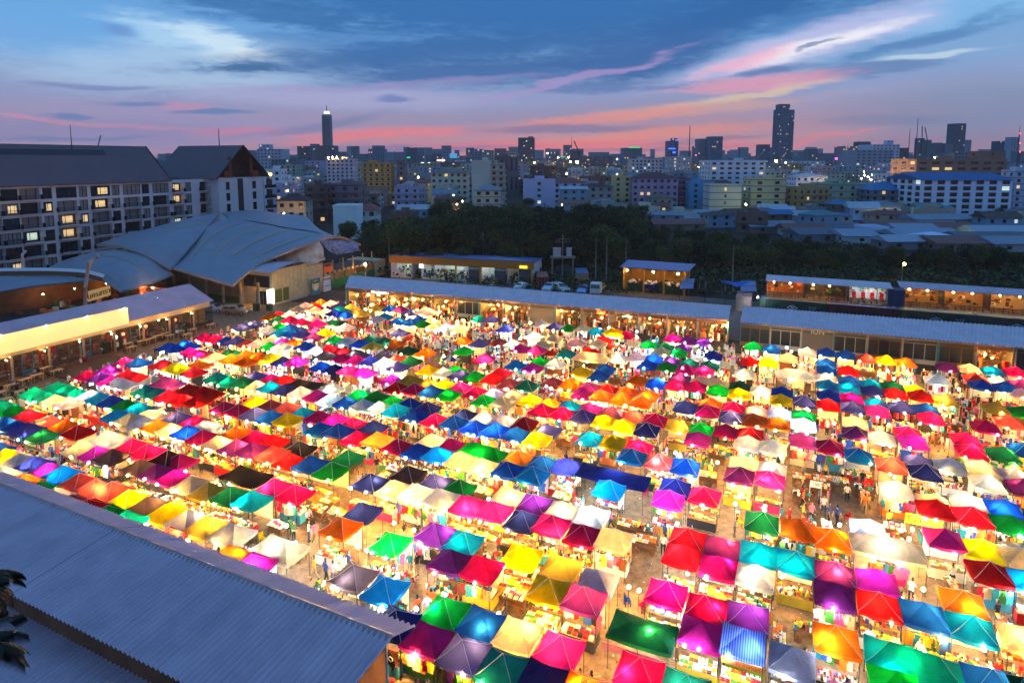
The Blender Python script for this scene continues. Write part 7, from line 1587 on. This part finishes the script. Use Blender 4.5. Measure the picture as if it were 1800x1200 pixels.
for _ in range(160):
    a = Vector((rr.gauss(0, .2), rr.gauss(0, .2), 1.25+rr.gauss(0, .17))); b = Vector((rr.gauss(0, 1), rr.gauss(0, 1), rr.gauss(0, 1))).normalized()*.09; c = b.cross(Vector((rr.random(), 1, rr.random()))).normalized()*.05; ub.q([a-b, a-c, a+b, a+c])
UB = ub.mesh('bush', leafs[1])
for i, (px, py) in enumerate(((90, 645), (113, 641), (154, 629), (180, 623), (238, 601), (270, 594), (290, 588), (320, 582))):
    b = P(px, py); t = thing('urn_planter', f"white urn planter with a green bush, {['first','second','third','fourth','fifth','sixth','seventh','eighth'][i]} from the left along the bar", 'planter', b, 0, 'urn planters along the bar'); link('urn', UR, t); link('bush', UB, t)
for i, (px, py, c) in enumerate(((75, 640, (190, 40, 30)), (205, 618, (40, 36, 36)), (218, 612, (200, 40, 40)), (258, 597, (200, 50, 40)), (309, 585, (200, 170, 40)), (355, 567, (30, 28, 30)))):
    b = P(px, py); t = thing('fuel_pump', f"vintage {['red','black','white fronted','bright red','yellow','dark'][i]} fuel pump with a lit globe before the bar", 'fuel pump', b, ROT); m = MB(); m.box((0, 0, .85), (.6, .5, 1.7)); m.tube((0, 0, 1.7), (0, 0, 1.9), .1, 8); part('body', m, cm('pump_%d' % c[0], *c, rough=.4), t)
    m = MB(); m.ball((0, 0, 2.1), .24, 0, 10, 6); part('globe', m, mat('red_globe', (1, .3, .2), emit=(1, .16, .05), es=14) if i != 1 else mat('cream_globe', (1, .8, .5), emit=(1, .7, .35), es=14), t); m = MB(); m.box((.31, 0, 1.1), (.03, .36, .7)); part('dial', m, PAL[1], t)
for i, (px, py) in enumerate(((64, 652), (8, 666), (200, 612), (236, 603), (285, 588), (342, 566))):
    b = P(px, py); t = thing('iron_bench', f"white ornate iron bench, {['second','leftmost','third','fourth','fifth','rightmost'][i]} along the bar front", 'bench', b, ROT+math.pi/2); m = MB(); m.box((0, 0, .45), (1.6, .5, .05)); part('seat', m, whitew, t)
    m = MB(); m.path([(-.8+.1*k, .24, .75+.22*math.sin(math.pi*k/16)) for k in range(17)], .03, 5)
    for k in range(9): m.tube((-.8+.2*k, .24, .45), (-.8+.2*k, .24, .78+.2*math.sin(math.pi*k/8)), .015, 4)
    part('backrest', m, whitew, t)
    for s in (-.7, .7):
        for q in (-.2, .2): m = MB(); m.tube((s, q, 0), (s, q, .45), .03, 5); part('leg', m, whitew, t)
b = P(160, 646); t = thing('low_stage', 'low dark wooden stage before the bar', 'stage', b, ROT); m = MB(); m.box((0, 0, .15), (6, 8.5, .3)); part('platform', m, cm('stage_dark', 70, 50, 38), t)
b = P(146, 637, .3); t = thing('drum_kit', 'drum kit standing on the low stage', 'drum kit', b, ROT); m = MB(); m.tube((0, -.25, .35), (0, .25, .35), .33, 14); part('bass_drum', m, cm('drum_red', 120, 20, 26), t); m = MB(); m.tube((0, -.27, .35), (0, -.26, .35), .3, 14); part('drum_head', m, PAL[0], t)
for x, y, z in ((-.5, .1, .6), (.5, .1, .6), (.2, .4, .75)): m = MB(); m.tube((x, y, z-.15), (x, y, z), .2, 10); m.tube((x, y, 0), (x, y, z-.15), .02, 4); part('drum', m, cm('drum_red', 120, 20, 26), t)
for i, (px, py) in enumerate(((186, 622), (262, 590))): b = P(px, py); m = MB(); m.box((0, 0, .9), (.9, .8, 1.8)); m.tube((.46, 0, 1.3), (.48, 0, 1.3), .28, 12); tag(link('loudspeaker', m.mesh('loudspeaker', ink), None, b, ROT), ['tall black loudspeaker at the stage edge', 'tall black loudspeaker by the bar doors'][i], 'loudspeaker')
# shacks and low roofs between the wood and the town, right half
SR = [(1085, 1250, 385, 262), (1150, 1240, 400, 240), (1225, 1310, 378, 285), (1300, 1330, 372, 290), (1330, 1450, 372, 265), (1320, 1400, 395, 232), (1385, 1455, 404, 222), (1455, 1540, 380, 255), (1452, 1520, 403, 225), (1545, 1600, 380, 250), (1604, 1720, 378, 240), (1525, 1622, 400, 232), (1580, 1650, 402, 222), (1690, 1800, 390, 238), (1720, 1830, 412, 215), (1790, 1860, 380, 262), (1640, 1720, 402, 226), (1570, 1690, 425, 205), (1690, 1800, 436, 196), (1560, 1640, 444, 188), (1745, 1850, 452, 184), (1640, 1735, 452, 186), (1480, 1540, 428, 204), (1400, 1470, 420, 208)]
for i, (x0, x1, yt, Y) in enumerate(SR):
    a, b = PD(x0, yt, Y), PD(x1, yt, Y); wd = b.x-a.x; h = max(2.6, a.z-1.6); lx, nm = min(LM, key=lambda q: abs(q[0]-(x0+x1)/2)); c = [(120, 126, 136), (96, 86, 80), (150, 152, 158), (88, 96, 112)][i % 4]; rc = [(98, 112, 132), (112, 60, 54), (110, 122, 144), (74, 80, 96), (120, 132, 150)][i % 5]
    building(f"{['long','low','wide','shabby','plain','narrow'][i%6]} shed with {['blue grey','rusty red','pale grey','dark slate','silver'][i%5]} metal roof below the {nm}, {['upper','lower','middle'][i%3]} lane", (a.x+b.x)/2, Y+5, wd, r2.uniform(8, 13), h, c, roofc=rc, roofh=1.7, lit=.06, bay=6, ww=1.6, wh=1.1, rz=r2.uniform(-.12, .12), name='low_shed', cat='shed', hip=False)
bpx('small pale blue cube house among the low roofs at right', 1526, 1563, 403, 214, (150, 170, 200), dp=9, lit=0, bay=4, tanks=False)
p = PD(1640, 448, 195); t = thing('bright_canopy_roof', 'bright blue white sheet roof on posts behind the yellow street lamp', 'shelter', (p.x, p.y, 0)); m = MB(); m.q([(-7.5, -2.5, 3.1), (1, -2.5, 4.0), (1, 3, 4.6), (-7.5, 3, 3.7)]); m.q([(1, -2.5, 4.0), (8, -2.5, 2.8), (8, 3, 3.4), (1, 3, 4.6)]); part('roof', m, cm('bright_sheet', 170, 205, 235, rough=.4), t)
for x in (-7, 1, 7.5): m = MB(); m.tube((x, -2, 0), (x, -2, 3), .1, 5); part('post', m, steel, t)

# ---------------------------------------------------------------- air: the far town fades a little to blue
hz_ = MB(); hz_.box((0, 2240, 149), (7000, 4600, 300))
hm = bpy.data.materials.new('haze'); hm.use_nodes = True; hn = hm.node_tree; hn.nodes.clear(); vo = hn.nodes.new('ShaderNodeVolumePrincipled'); ho = hn.nodes.new('ShaderNodeOutputMaterial')
vo.inputs['Density'].default_value = .0001; vo.inputs['Color'].default_value = (.93, .96, 1, 1); vo.inputs['Anisotropy'].default_value = .2; hn.links.new(vo.outputs[0], ho.inputs['Volume'])
tag(link('haze', hz_.mesh('haze', hm)), 'thin blue evening haze over the whole town', 'haze', kind='stuff'); S.cycles.volume_bounces = 0
# ---------------------------------------------------------------- labels that coincide are told apart by their order from the left
def pxof(o):
    p = o.matrix_basis.translation; q = p-Vector((0, 0, CAMH)); f = q.y*math.cos(TH)-q.z*math.sin(TH); return CX+FPX*q.x/max(f, 1)
bylab = {}
for o in S.objects:
    if o.parent is None and 'label' in o: bylab.setdefault(o['label'], []).append(o)
ORD = ['leftmost', 'second', 'third', 'fourth', 'fifth', 'sixth', 'seventh', 'eighth', 'ninth', 'tenth', 'eleventh', 'twelfth']
for lab, os_ in bylab.items():
    if len(os_) > 1:
        os_.sort(key=pxof)
        for i, o in enumerate(os_): o['label'] = (ORD[i] if i < len(os_)-1 and i < 12 else 'rightmost')+' '+lab
for o in S.objects:
    if o.parent is None and 'label' in o and len(o['label'].split()) > 16:
        w_ = o['label'].split()
        print('LONG', len(w_), o.name, o['label'])
